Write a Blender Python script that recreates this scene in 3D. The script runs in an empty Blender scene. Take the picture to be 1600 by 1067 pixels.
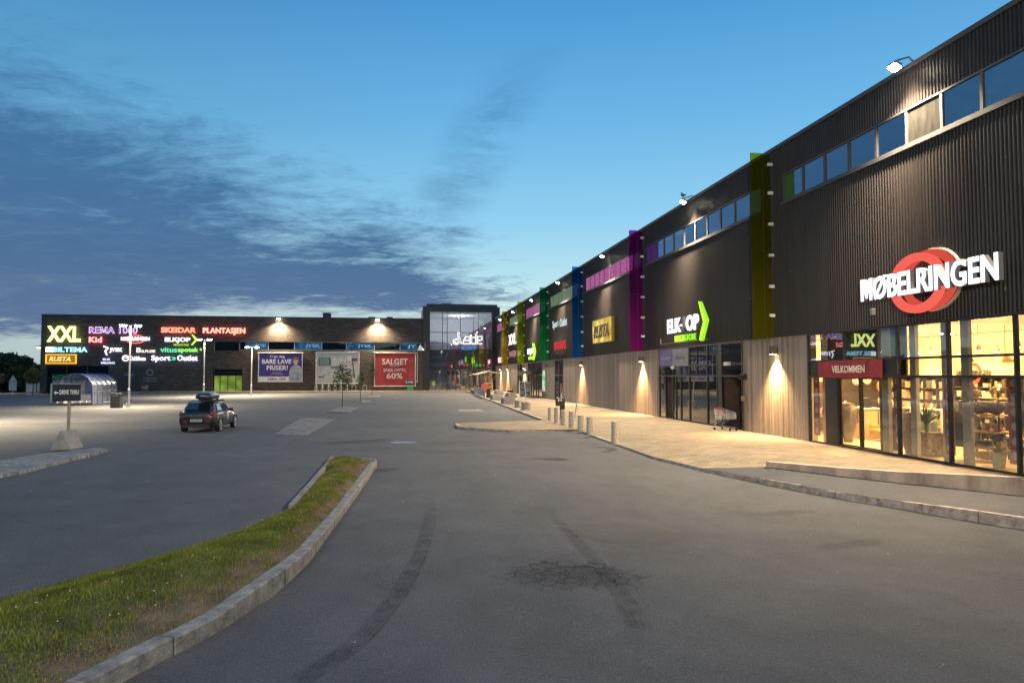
import bpy, bmesh, math, random
import numpy as np
from mathutils import Vector, Matrix
random.seed(7); RNG = np.random.default_rng(7)
scene = bpy.context.scene
col = scene.collection
R = math.radians

# ------------------------------------------------------------------ camera, sky, exposure
CAM_H, F_PX, CX, CY = 2.5, 1130.0, 800.0, 533.5
PITCH, YAW = R(2.66), R(8.6)
cd = bpy.data.cameras.new('camera'); cam = bpy.data.objects.new('camera', cd); col.objects.link(cam)
cam.location = (0, 0, CAM_H); cam.rotation_euler = (R(90) + PITCH, 0, -YAW)
cd.sensor_width = 36.0; cd.lens = 36.0 * F_PX / 1600.0
cd.clip_start = 0.1; cd.clip_end = 6000
scene.camera = cam
scene.view_settings.view_transform = 'Standard'
scene.view_settings.look = 'None'
scene.view_settings.exposure = 0.25
scene.view_settings.gamma = 1.0
scene.cycles.max_bounces = 8
scene.cycles.transparent_max_bounces = 24
scene.cycles.use_denoising = True
scene.cycles.sample_clamp_indirect = 6.0
scene.cycles.caustics_reflective = False
scene.cycles.caustics_refractive = False

world = bpy.data.worlds.new("World"); scene.world = world; world.use_nodes = True
def build_world():
    nt = world.node_tree; n = nt.nodes; l = nt.links; n.clear()
    def node(t, **kw):
        x = n.new(t)
        for k, v in kw.items(): setattr(x, k, v)
        return x
    def val(s, v):
        if isinstance(v, (int, float)): s.default_value = v
        else: l.new(v, s)
    def M(op, a, b=None, c=None, clamp=False):
        x = node('ShaderNodeMath', operation=op, use_clamp=clamp); val(x.inputs[0], a)
        if b is not None: val(x.inputs[1], b)
        if c is not None: val(x.inputs[2], c)
        return x.outputs[0]
    def SS(v, a, b):
        x = node('ShaderNodeMapRange', interpolation_type='SMOOTHSTEP'); val(x.inputs[0], v)
        val(x.inputs[1], a); val(x.inputs[2], b); return x.outputs[0]
    tc = node('ShaderNodeTexCoord'); sep = node('ShaderNodeSeparateXYZ'); l.new(tc.outputs['Generated'], sep.inputs[0])
    x, y, z = sep.outputs
    el = M('MULTIPLY', M('ARCSINE', z), 180/math.pi)
    az = M('MULTIPLY', M('ARCTAN2', x, y), 180/math.pi)
    # clear dusk sky by elevation (degrees / 90)
    ramp = node('ShaderNodeValToRGB'); l.new(M('DIVIDE', el, 90, clamp=True), ramp.inputs[0])
    cr = ramp.color_ramp
    stops = [(0.0, (.58,.71,.67)), (3.8, (.60,.74,.71)), (7.5, (.38,.62,.71)), (12, (.225,.51,.72)), (19, (.118,.385,.66)), (28, (.054,.255,.55)), (45, (.05,.22,.47)), (90, (.05,.19,.41))]
    while len(cr.elements) < len(stops): cr.elements.new(0.5)
    for e, (p, c) in zip(cr.elements, stops): e.position = p/90; e.color = (*c, 1)
    # the glow of the set sun is towards the right of the north; the west-left is darker
    side = M('ADD', 0.80, M('MULTIPLY', 0.20, SS(az, -30.0, 10.0)))
    sky = node('ShaderNodeTexSky', sky_type='NISHITA', sun_disc=False)
    sky.sun_elevation = R(-2.0); sky.sun_rotation = R(20); sky.altitude = 0
    base = node('ShaderNodeVectorMath', operation='SCALE'); l.new(ramp.outputs[0], base.inputs[0]); l.new(side, base.inputs['Scale'])
    skys = node('ShaderNodeVectorMath', operation='SCALE'); l.new(sky.outputs[0], skys.inputs[0]); skys.inputs['Scale'].default_value = 0.05
    add = node('ShaderNodeVectorMath', operation='ADD'); l.new(base.outputs[0], add.inputs[0]); l.new(skys.outputs[0], add.inputs[1])
    # cloud sheets: a plane overhead seen in perspective
    zz = M('ADD', M('MAXIMUM', z, 0.0), 0.15)
    cmb = node('ShaderNodeCombineXYZ'); l.new(M('DIVIDE', x, zz), cmb.inputs[0]); l.new(M('DIVIDE', y, zz), cmb.inputs[1])
    mp = node('ShaderNodeMapping'); l.new(cmb.outputs[0], mp.inputs[0]); mp.inputs['Rotation'].default_value = (0, 0, R(28)); mp.inputs['Scale'].default_value = (0.95, 1.45, 1)
    def noise(sc, det, rough, dist=0.0, vec=None, off=None):
        t = node('ShaderNodeTexNoise'); l.new(vec or mp.outputs[0], t.inputs['Vector'])
        t.inputs['Scale'].default_value = sc; t.inputs['Detail'].default_value = det; t.inputs['Roughness'].default_value = rough; t.inputs['Distortion'].default_value = dist
        return t.outputs['Fac']
    n1 = noise(0.7, 7, .62, .5); n2 = noise(3.4, 8, .66, .7); n3 = noise(11.0, 5, .65, .5)
    nn = M('ADD', M('ADD', M('MULTIPLY', n1, .42), M('MULTIPLY', n2, .36)), M('MULTIPLY', n3, .22))   # about .5
    # where the sheet lies: its upper edge slopes down from left to right
    bound = M('ADD', 13.2, M('MULTIPLY', az, -0.36))
    d = M('DIVIDE', M('SUBTRACT', bound, el), 9.0)
    d = M('ADD', M('MINIMUM', d, 0.95), M('MULTIPLY', M('SUBTRACT', nn, .5), 5.6))
    d = M('ADD', d, M('MULTIPLY', M('MULTIPLY', SS(el, 12.5, 7.0), M('MULTIPLY', SS(az, 3.0, -4.0), SS(M('ADD', M('MULTIPLY', n1, .5), M('MULTIPLY', n2, .5)), .34, .62))), .95))
    d = M('ADD', d, M('MULTIPLY', M('MULTIPLY', SS(el, 20.0, 14.0), SS(az, -6.0, -18.0)), .40))
    d = M('SUBTRACT', d, M('MULTIPLY', SS(az, 2.0, 13.0), 1.1))
    low = SS(M('ADD', M('SUBTRACT', el, M('MULTIPLY', SS(az, -25.0, -12.0), 2.4)), M('MULTIPLY', M('SUBTRACT', nn, .5), 7.0)), 1.9, 3.4)
    dens = M('MULTIPLY', M('MULTIPLY', SS(d, -0.35, 1.25), SS(az, -75.0, -34.0)), M('ADD', .25, M('MULTIPLY', low, .75)))
    dens = M('MULTIPLY', dens, M('ADD', .70, M('MULTIPLY', nn, .58)), clamp=True)
    # faint streak rising to the upper right
    sx = M('SUBTRACT', az, M('ADD', -5.0, M('MULTIPLY', el, 0.62)))
    st = M('MULTIPLY', SS(M('ABSOLUTE', sx), 4.5, 0.3), M('MULTIPLY', SS(el, 10.0, 15.0), SS(el, 27.0, 19.0)))
    st = M('MULTIPLY', M('MULTIPLY', st, SS(M('ADD', M('MULTIPLY', n1, .5), M('MULTIPLY', n2, .5)), .34, .60)), .6)
    # small dark flecks at the right, just above the roofs
    fl = M('MULTIPLY', M('MULTIPLY', SS(M('ABSOLUTE', M('SUBTRACT', az, 6.5)), 5.0, 1.0), SS(M('ABSOLUTE', M('SUBTRACT', el, 6.2)), 4.4, 0.6)), SS(nn, .50, .58))
    dens = M('MAXIMUM', M('MAXIMUM', dens, st), M('MULTIPLY', fl, .75))
    cramp = node('ShaderNodeValToRGB'); l.new(M('DIVIDE', el, 30, clamp=True), cramp.inputs[0])
    ce = cramp.color_ramp; ce.elements[0].position = .1; ce.elements[0].color = (.064,.116,.245,1); ce.elements[1].position = .75; ce.elements[1].color = (.040,.150,.32,1)
    e = ce.elements.new(.3); e.color = (.046,.112,.245,1)
    mix = node('ShaderNodeMix', data_type='RGBA'); l.new(M('MULTIPLY', dens, .93), mix.inputs[0]); l.new(add.outputs[0], mix.inputs[6]); l.new(cramp.outputs[0], mix.inputs[7])
    bg = node('ShaderNodeBackground'); l.new(mix.outputs[2], bg.inputs[0]); bg.inputs[1].default_value = 1.0
    out = node('ShaderNodeOutputWorld'); l.new(bg.outputs[0], out.inputs[0])
build_world()
sd = bpy.data.lights.new('sun', 'SUN'); sd.energy = 0.12; sd.angle = R(40); sd.color = (1, .82, .72)   # afterglow
so = bpy.data.objects.new('sun', sd); col.objects.link(so); so.rotation_euler = (R(72), 0, R(160))

# ------------------------------------------------------------------ picture-to-place helpers (points on real surfaces)
_a = math.pi/2 + PITCH
_RX = np.array([[1,0,0],[0,math.cos(_a),-math.sin(_a)],[0,math.sin(_a),math.cos(_a)]])
_RZ = np.array([[math.cos(YAW),math.sin(YAW),0],[-math.sin(YAW),math.cos(YAW),0],[0,0,1]])
def ray(px, py): return _RZ @ (_RX @ np.array([(px-CX)/F_PX, -(py-CY)/F_PX, -1.0]))
def sstep(t):
    t = min(1, max(0, t)); return t*t*(3-2*t)
def gz(x, y):                                    # height of the asphalt: it dips towards the front right corner
    return -0.12 - 0.60*sstep((31-y)/19)*sstep((x-0.5)/9.5) - 0.15*sstep((-15-x)/35)*sstep((y-50)/40)
def at(px, py, z=None):
    d = ray(px, py); zz = -0.12 if z is None else z
    for _ in range(12):
        k = (zz - CAM_H)/d[2]; p = d*k
        if z is not None: break
        zz = gz(p[0], p[1])
    return Vector((p[0], p[1], zz))
def at_x(px, py, X): d = ray(px, py); k = X/d[0]; return Vector((X, d[1]*k, CAM_H+d[2]*k))
def at_y(px, py, Y): d = ray(px, py); k = Y/d[1]; return Vector((d[0]*k, Y, CAM_H+d[2]*k))
def z_over(px, py, p): d = ray(px, py); k = math.hypot(p[0], p[1])/math.hypot(d[0], d[1]); return CAM_H+d[2]*k

# ------------------------------------------------------------------ materials
MATS = {}
def new_mat(name):
    m = bpy.data.materials.new(name); m.use_nodes = True; m.node_tree.nodes.clear(); MATS[name] = m
    return m, m.node_tree.nodes, m.node_tree.links
def mat(name, c, rough=.6, metal=0.0, var=.12, scale=3.0, bump=0.0, bscale=40.0, spec=.5, c2=None, stretch=(1,1,1), coat=0.0):
    if name in MATS: return MATS[name]
    m, n, l = new_mat(name)
    out = n.new('ShaderNodeOutputMaterial'); p = n.new('ShaderNodeBsdfPrincipled'); l.new(p.outputs[0], out.inputs[0])
    tc = n.new('ShaderNodeTexCoord'); mp = n.new('ShaderNodeMapping'); l.new(tc.outputs['Object'], mp.inputs[0]); mp.inputs['Scale'].default_value = stretch
    t = n.new('ShaderNodeTexNoise'); l.new(mp.outputs[0], t.inputs['Vector']); t.inputs['Scale'].default_value = scale; t.inputs['Detail'].default_value = 6; t.inputs['Roughness'].default_value = .65
    r = n.new('ShaderNodeValToRGB'); l.new(t.outputs['Fac'], r.inputs[0])
    r.color_ramp.elements[0].position = .3; r.color_ramp.elements[1].position = .7
    a = [max(0, x*(1-var*1.6)) for x in c]; b = [min(1, x*(1+var*1.6)) for x in (c2 or c)]
    r.color_ramp.elements[0].color = (*a, 1); r.color_ramp.elements[1].color = (*b, 1)
    l.new(r.outputs[0], p.inputs['Base Color'])
    p.inputs['Roughness'].default_value = rough; p.inputs['Metallic'].default_value = metal; p.inputs['Specular IOR Level'].default_value = spec
    p.inputs['Coat Weight'].default_value = coat; p.inputs['Coat Roughness'].default_value = .05
    if bump:
        t2 = n.new('ShaderNodeTexNoise'); l.new(tc.outputs['Object'], t2.inputs['Vector']); t2.inputs['Scale'].default_value = bscale; t2.inputs['Detail'].default_value = 4
        b = n.new('ShaderNodeBump'); b.inputs['Strength'].default_value = bump; b.inputs['Distance'].default_value = .02; l.new(t2.outputs['Fac'], b.inputs['Height']); l.new(b.outputs[0], p.inputs['Normal'])
    return m
def emit(name, c, s=1.0):
    if name in MATS: return MATS[name]
    m, n, l = new_mat(name)
    out = n.new('ShaderNodeOutputMaterial'); e = n.new('ShaderNodeEmission'); l.new(e.outputs[0], out.inputs[0])
    e.inputs[0].default_value = (*c, 1); e.inputs[1].default_value = s
    return m
def glass(name, tint=(.9,.93,.92), refl=1.0, rough=0.0, base=.04):
    if name in MATS: return MATS[name]
    m, n, l = new_mat(name)
    out = n.new('ShaderNodeOutputMaterial'); mx = n.new('ShaderNodeMixShader'); l.new(mx.outputs[0], out.inputs[0])
    fr = n.new('ShaderNodeLayerWeight'); fr.inputs[0].default_value = .5
    pw = n.new('ShaderNodeMath'); pw.operation = 'POWER'; l.new(fr.outputs['Facing'], pw.inputs[0]); pw.inputs[1].default_value = 4.0
    mu = n.new('ShaderNodeMath'); mu.operation = 'MULTIPLY_ADD'; mu.use_clamp = True; l.new(pw.outputs[0], mu.inputs[0]); mu.inputs[1].default_value = refl; mu.inputs[2].default_value = base
    l.new(mu.outputs[0], mx.inputs[0])
    tr = n.new('ShaderNodeBsdfTransparent'); tr.inputs[0].default_value = (*tint, 1)
    gl = n.new('ShaderNodeBsdfGlossy'); gl.inputs['Roughness'].default_value = rough; gl.inputs['Color'].default_value = (.95,.97,1,1)
    # slight waviness of the sheets
    tc = n.new('ShaderNodeTexCoord'); t = n.new('ShaderNodeTexNoise'); l.new(tc.outputs['Object'], t.inputs['Vector']); t.inputs['Scale'].default_value = .8
    b = n.new('ShaderNodeBump'); b.inputs['Strength'].default_value = .04; b.inputs['Distance'].default_value = .02; l.new(t.outputs['Fac'], b.inputs['Height']); l.new(b.outputs[0], gl.inputs['Normal'])
    l.new(tr.outputs[0], mx.inputs[1]); l.new(gl.outputs[0], mx.inputs[2])
    return m
def lit(name, c, s, var=.5, scale=6.0, c2=None):       # something that gives off light unevenly (lit poster, lit window)
    if name in MATS: return MATS[name]
    m, n, l = new_mat(name)
    out = n.new('ShaderNodeOutputMaterial'); e = n.new('ShaderNodeEmission'); l.new(e.outputs[0], out.inputs[0])
    tc = n.new('ShaderNodeTexCoord'); t = n.new('ShaderNodeTexNoise'); l.new(tc.outputs['Object'], t.inputs['Vector']); t.inputs['Scale'].default_value = scale
    r = n.new('ShaderNodeValToRGB'); l.new(t.outputs['Fac'], r.inputs[0]); r.color_ramp.elements[0].position = .35; r.color_ramp.elements[1].position = .65
    r.color_ramp.elements[0].color = (*[x*(1-var) for x in c], 1); r.color_ramp.elements[1].color = (*(c2 or c), 1)
    l.new(r.outputs[0], e.inputs[0]); e.inputs[1].default_value = s
    return m

# ------------------------------------------------------------------ mesh builder
class MB:
    def __init__(s): s.v = []; s.f = []
    def add(s, vs, fs, M=None):
        o = len(s.v)
        for p in vs:
            p = Vector(p); s.v.append(tuple(M @ p) if M is not None else tuple(p))
        s.f += [tuple(i+o for i in f) for f in fs]; return s
    def box(s, x0, x1, y0, y1, z0, z1, M=None):
        v = [(x, y, z) for z in (z0, z1) for y in (y0, y1) for x in (x0, x1)]
        return s.add(v, [(0,2,3,1),(4,5,7,6),(0,1,5,4),(2,6,7,3),(0,4,6,2),(1,3,7,5)], M)
    def bbox(s, c, d, b=.02, M=None):               # box with chamfered vertical and top edges, c = base centre
        x, y, z = d[0]/2, d[1]/2, d[2]
        def ring(ix, iy, zz):
            return [(-x+ix+b,-y+iy,zz),(x-ix-b,-y+iy,zz),(x-ix,-y+iy+b,zz),(x-ix,y-iy-b,zz),(x-ix-b,y-iy,zz),(-x+ix+b,y-iy,zz),(-x+ix,y-iy-b,zz),(-x+ix,-y+iy+b,zz)]
        rs = [ring(0,0,0), ring(0,0,z-b), ring(b,b,z)]
        v = [(p[0]+c[0], p[1]+c[1], p[2]+c[2]) for r in rs for p in r]; f = []
        for k in (0, 1):
            for i in range(8): j = (i+1) % 8; f.append((k*8+i, k*8+j, k*8+8+j, k*8+8+i))
        f.append(tuple(range(16, 24))); f.append(tuple(range(7, -1, -1)))
        return s.add(v, f, M)
    def quad(s, a, b, c, d): return s.add([a, b, c, d], [(0,1,2,3)])
    def tube(s, pts, r, n=8, cap=True):
        pts = [Vector(p) for p in pts]; rs = r if isinstance(r, (list, tuple)) else [r]*len(pts)
        o = len(s.v); prev = None
        for i, p in enumerate(pts):
            t = (pts[min(i+1, len(pts)-1)] - pts[max(i-1, 0)]).normalized()
            if prev is None: u = t.cross(Vector((0,0,1)) if abs(t.z) < .9 else Vector((1,0,0))).normalized()
            else: u = (prev - t*prev.dot(t)).normalized()
            prev = u; w = t.cross(u)
            for k in range(n):
                a = 2*math.pi*k/n; s.v.append(tuple(p + (u*math.cos(a)+w*math.sin(a))*rs[i]))
        for i in range(len(pts)-1):
            for k in range(n):
                j = (k+1) % n; s.f.append((o+i*n+k, o+i*n+j, o+(i+1)*n+j, o+(i+1)*n+k))
        if cap:
            s.f.append(tuple(o+k for k in range(n-1, -1, -1))); s.f.append(tuple(o+(len(pts)-1)*n+k for k in range(n)))
        return s
    def lathe(s, prof, c=(0,0,0), n=20, cap=True, M=None):
        v = [(c[0]+r*math.cos(2*math.pi*k/n), c[1]+r*math.sin(2*math.pi*k/n), c[2]+z) for r, z in prof for k in range(n)]; f = []
        for i in range(len(prof)-1):
            for k in range(n): j = (k+1) % n; f.append((i*n+k, i*n+j, (i+1)*n+j, (i+1)*n+k))
        if cap: f.append(tuple(range(n-1, -1, -1))); f.append(tuple((len(prof)-1)*n+k for k in range(n)))
        return s.add(v, f, M)
    def prism(s, poly, fr, d0, d1):                  # polygon in a wall frame, extruded along its normal from d0 to d1
        n = len(poly); v = [fr(x, y, d0) for x, y in poly] + [fr(x, y, d1) for x, y in poly]
        f = [tuple(range(n-1, -1, -1)), tuple(range(n, 2*n))] + [(i, (i+1) % n, n+(i+1) % n, n+i) for i in range(n)]
        return s.add(v, f)
    def ball(s, c, rx, ry=None, rz=None, n=10, m=6):
        ry = ry or rx; rz = rz or rx
        prof = [(math.sin(math.pi*i/m), -math.cos(math.pi*i/m)) for i in range(m+1)]
        v = [(c[0]+max(r,.01)*rx*math.cos(2*math.pi*k/n), c[1]+max(r,.01)*ry*math.sin(2*math.pi*k/n), c[2]+z*rz) for r, z in prof for k in range(n)]
        f = [(i*n+k, i*n+(k+1) % n, (i+1)*n+(k+1) % n, (i+1)*n+k) for i in range(m) for k in range(n)]
        return s.add(v, f)
    def build(s, name, m, parent=None, origin=None, smooth=False, local=False, bevel=0.0, subsurf=0, autosmooth=None):
        o = Vector(ORG.get(parent.name, (0,0,0))) if parent is not None else Vector(origin or (0,0,0))
        if local: o = Vector((0,0,0))
        me = bpy.data.meshes.new(name)
        me.from_pydata([(p[0]-o.x, p[1]-o.y, p[2]-o.z) for p in s.v], [], s.f); me.update()
        if smooth: me.polygons.foreach_set('use_smooth', [True]*len(me.polygons))
        me.materials.append(m)
        ob = bpy.data.objects.new(name, me); col.objects.link(ob)
        if parent is not None: ob.parent = parent; ORG[ob.name] = tuple(o)
        else: ob.location = o; ORG[ob.name] = tuple(o)
        if bevel: b = ob.modifiers.new('b', 'BEVEL'); b.width = bevel; b.segments = 2; b.limit_method = 'ANGLE'
        if subsurf: b = ob.modifiers.new('s', 'SUBSURF'); b.levels = subsurf; b.render_levels = subsurf
        return ob
ORG = {}
def tag(o, label=None, cat=None, group=None, kind=None):
    if label: o['label'] = label
    if cat: o['category'] = cat
    if group: o['group'] = group
    if kind: o['kind'] = kind
    return o
def thing(name, label, cat, loc=(0,0,0), group=None, rotz=0.0):
    o = bpy.data.objects.new(name, None); col.objects.link(o); o.location = loc; o.rotation_euler = (0, 0, rotz); o.empty_display_size = .2
    ORG[o.name] = tuple(loc); return tag(o, label, cat, group)
def copy_tree(o, loc, label=None, rotz=None):
    def cp(x, par):
        c = x.copy(); col.objects.link(c)
        if par is not None: c.parent = par
        for ch in x.children: cp(ch, c)
        return c
    r = cp(o, None); r.location = loc
    if rotz is not None: r.rotation_euler = (0, 0, rotz)
    if label: r['label'] = label
    ORG[r.name] = tuple(loc); return r
def lamp(kind, loc, energy, color=(1,.78,.5), target=None, size=.15, angle=100, blend=.5, parent=None, name='bulb'):
    d = bpy.data.lights.new(name, kind); d.energy = energy; d.color = color
    if kind in ('POINT', 'SPOT'): d.shadow_soft_size = size
    if kind == 'SPOT': d.spot_size = R(angle); d.spot_blend = blend
    if kind == 'AREA': d.size = size
    o = bpy.data.objects.new(name, d); col.objects.link(o)
    if parent is not None: o.parent = parent; o.location = Vector(loc) - Vector(ORG[parent.name])
    else: o.location = loc
    if target is not None: o.rotation_euler = (Vector(target)-Vector(loc)).to_track_quat('-Z', 'Y').to_euler()
    return o
FX, FY = 15.2, 118.0                               # the long facade and the brick facade
def right_frame(y0, z0, x0=FX): return lambda u, v, d: (x0-d, y0-u, z0+v)
def far_frame(x0, z0, y0=FY): return lambda u, v, d: (x0+u, y0-d, z0+v)
_tc = {}
def glyphs(text, bold=0.0):
    key = (text, bold)
    if key in _tc: return _tc[key]
    c = bpy.data.curves.new('t', 'FONT'); c.body = text; c.size = 1; c.extrude = .5; c.offset = bold; c.resolution_u = 3; c.space_character = 1.0 + bold*.7
    o = bpy.data.objects.new('t', c); col.objects.link(o); bpy.context.view_layer.update()
    me = bpy.data.meshes.new_from_object(o.evaluated_get(bpy.context.evaluated_depsgraph_get()))
    vs = np.array([v.co[:] for v in me.vertices]); fs = [tuple(p.vertices) for p in me.polygons]
    bpy.data.objects.remove(o); bpy.data.curves.remove(c); bpy.data.meshes.remove(me)
    if bold > 0 and 'M' in text and text.upper() == text:      # redraw the capital M as one clean outline
        par = list(range(len(vs)))
        def find(i):
            while par[i] != i: par[i] = par[par[i]]; i = par[i]
            return i
        for f in fs:
            for i in f[1:]: par[find(i)] = find(f[0])
        isl = {}
        for i in range(len(vs)): isl.setdefault(find(i), []).append(i)
        # merge islands that share an x range (front, back and side faces of one glyph)
        runs = []
        for ids in sorted(isl.values(), key=lambda q: vs[q][:, 0].min()):
            a, c2 = vs[ids][:, 0].min(), vs[ids][:, 0].max()
            if runs and (a+c2)/2 < runs[-1][1]: runs[-1][1] = max(runs[-1][1], c2); runs[-1][2] += ids
            else: runs.append([a, c2, list(ids)])
        chars = text.replace(' ', '')
        if len(runs) == len(chars):
            z0, z1 = vs[:, 2].min(), vs[:, 2].max(); kill = set(); nv, nf = [], []; hh = vs[:, 1].max()*0
            ref = [r for r, ch in zip(runs, chars) if ch in 'EBLXIKTHN']; y0 = min(vs[r[2]][:, 1].min() for r in ref); y1 = max(vs[r[2]][:, 1].max() for r in ref)
            for (a, c2, ids), ch in zip(runs, chars):
                if ch != 'M': continue
                kill |= set(ids); q = (.095+2*bold)/(c2-a)
                pl = [(0,0),(0,1),(q*1.12,1),(.5,.47),(1-q*1.12,1),(1,1),(1,0),(1-q,0),(1-q,.62),(.5+q*.28,.10),(.5-q*.28,.10),(q,.62),(q,0)]; n = len(pl); o = len(vs)+len(nv)
                nv += [(a+x*(c2-a), y0+y*(y1-y0), z1) for x, y in pl] + [(a+x*(c2-a), y0+y*(y1-y0), z0) for x, y in pl]
                nf += [tuple(o+n-1-i for i in range(n)), tuple(o+n+i for i in range(n))] + [(o+i, o+(i+1) % n, o+n+(i+1) % n, o+n+i) for i in range(n)]
            fs = [f for f in fs if f[0] not in kill] + nf; allv = np.vstack([vs, np.array(nv)]); used = sorted(set(i for f in fs for i in f)); mp_ = {u: k for k, u in enumerate(used)}
            vs = allv[used]; fs = [tuple(mp_[i] for i in f) for f in fs]
    mn = vs.min(0); mx = vs.max(0); vs = (vs-mn)/(mx-mn)
    _tc[key] = (vs, fs); return vs, fs
def letters(mb, text, fr, u0, v0, w, h, d0, d1, bold=0.02, slant=0.0):
    vs, fs = glyphs(text, bold)
    return mb.add([fr(u0 + x*w + slant*y*h, v0 + y*h, d0 + z*(d1-d0)) for x, y, z in vs], fs)
def arc(cx, cy, rx, ry, a0, a1, n=24): return [(cx+rx*math.cos(R(a0+(a1-a0)*i/n)), cy+ry*math.sin(R(a0+(a1-a0)*i/n))) for i in range(n+1)]
def ring_poly(mb, fr, cx, cy, rx, ry, w, a0, a1, d0, d1, n=28):
    A = arc(cx, cy, rx, ry, a0, a1, n); B = arc(cx, cy, rx-w, ry-w, a0, a1, n)
    for i in range(n): mb.prism([A[i], A[i+1], B[i+1], B[i]], fr, d0, d1)
    return mb

# ------------------------------------------------------------------ shared materials
def asphalt_mat():
    m, n, l = new_mat('asphalt')
    out = n.new('ShaderNodeOutputMaterial'); p = n.new('ShaderNodeBsdfPrincipled'); l.new(p.outputs[0], out.inputs[0])
    tc = n.new('ShaderNodeTexCoord')
    def noise(s, d, r=.6):
        t = n.new('ShaderNodeTexNoise'); l.new(tc.outputs['Object'], t.inputs['Vector']); t.inputs['Scale'].default_value = s; t.inputs['Detail'].default_value = d; t.inputs['Roughness'].default_value = r; return t.outputs['Fac']
    def ramp(f, p0, c0, p1, c1):
        r = n.new('ShaderNodeValToRGB'); l.new(f, r.inputs[0]); e = r.color_ramp.elements
        e[0].position = p0; e[0].color = (*c0, 1); e[1].position = p1; e[1].color = (*c1, 1); return r.outputs[0]
    def mul(a, b, f=1.0):
        x = n.new('ShaderNodeMix'); x.data_type = 'RGBA'; x.blend_type = 'MULTIPLY'; x.inputs[0].default_value = f; l.new(a, x.inputs[6]); l.new(b, x.inputs[7]); return x.outputs[2]
    big = ramp(noise(.11, 5), .3, (.088,.090,.094), .7, (.124,.123,.122))
    mid = ramp(noise(.9, 9, .78), .25, (.72,.72,.72), .75, (1.2,1.2,1.2))
    fine = ramp(noise(48, 3, .8), .3, (.5,.5,.5), .72, (1.5,1.49,1.48))
    c = mul(mul(big, mid), fine)
    vo = n.new('ShaderNodeTexVoronoi'); l.new(tc.outputs['Object'], vo.inputs['Vector']); vo.inputs['Scale'].default_value = 34
    sp = ramp(vo.outputs['Distance'], .10, (1,1,1), .16, (0,0,0))
    x = n.new('ShaderNodeMix'); x.data_type = 'RGBA'
    w = n.new('ShaderNodeTexWhiteNoise'); l.new(vo.outputs['Position'], w.inputs['Vector'])
    g = n.new('ShaderNodeMath'); g.operation = 'GREATER_THAN'; l.new(w.outputs['Value'], g.inputs[0]); g.inputs[1].default_value = .88
    gm = n.new('ShaderNodeMath'); gm.operation = 'MULTIPLY'; l.new(g.outputs[0], gm.inputs[0]); l.new(sp, gm.inputs[1])
    l.new(gm.outputs[0], x.inputs[0]); l.new(c, x.inputs[6]); x.inputs[7].default_value = (.45,.44,.42,1)
    l.new(x.outputs[2], p.inputs['Base Color'])
    p.inputs['Roughness'].default_value = .88; p.inputs['Specular IOR Level'].default_value = .3
    b = n.new('ShaderNodeBump'); b.inputs['Strength'].default_value = .9; b.inputs['Distance'].default_value = .014; l.new(noise(55, 3, .7), b.inputs['Height']); l.new(b.outputs[0], p.inputs['Normal'])
    return m
def paver_mat(name, c, sx, sy, vary=.1, mortar=.55):
    m, n, l = new_mat(name)
    out = n.new('ShaderNodeOutputMaterial'); p = n.new('ShaderNodeBsdfPrincipled'); l.new(p.outputs[0], out.inputs[0])
    tc = n.new('ShaderNodeTexCoord'); br = n.new('ShaderNodeTexBrick'); l.new(tc.outputs['Object'], br.inputs['Vector'])
    br.inputs['Scale'].default_value = 1; br.inputs['Brick Width'].default_value = sx; br.inputs['Row Height'].default_value = sy; br.inputs['Mortar Size'].default_value = .008
    br.inputs['Color1'].default_value = (*[x*(1-vary) for x in c], 1); br.inputs['Color2'].default_value = (*[x*(1+vary) for x in c], 1); br.inputs['Mortar'].default_value = (*[x*mortar for x in c], 1)
    t = n.new('ShaderNodeTexNoise'); l.new(tc.outputs['Object'], t.inputs['Vector']); t.inputs['Scale'].default_value = .7; t.inputs['Detail'].default_value = 9; t.inputs['Roughness'].default_value = .7
    r = n.new('ShaderNodeValToRGB'); l.new(t.outputs['Fac'], r.inputs[0]); r.color_ramp.elements[0].position = .3; r.color_ramp.elements[0].color = (.72,.70,.67,1); r.color_ramp.elements[1].position = .72; r.color_ramp.elements[1].color = (1.12,1.12,1.12,1)
    x = n.new('ShaderNodeMix'); x.data_type = 'RGBA'; x.blend_type = 'MULTIPLY'; x.inputs[0].default_value = 1; l.new(br.outputs['Color'], x.inputs[6]); l.new(r.outputs[0], x.inputs[7])
    l.new(x.outputs[2], p.inputs['Base Color']); p.inputs['Roughness'].default_value = .85; p.inputs['Specular IOR Level'].default_value = .3
    b = n.new('ShaderNodeBump'); b.inputs['Strength'].default_value = .25; b.inputs['Distance'].default_value = .01; b.invert = True; l.new(br.outputs['Fac'], b.inputs['Height']); l.new(b.outputs[0], p.inputs['Normal'])
    return m
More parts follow.
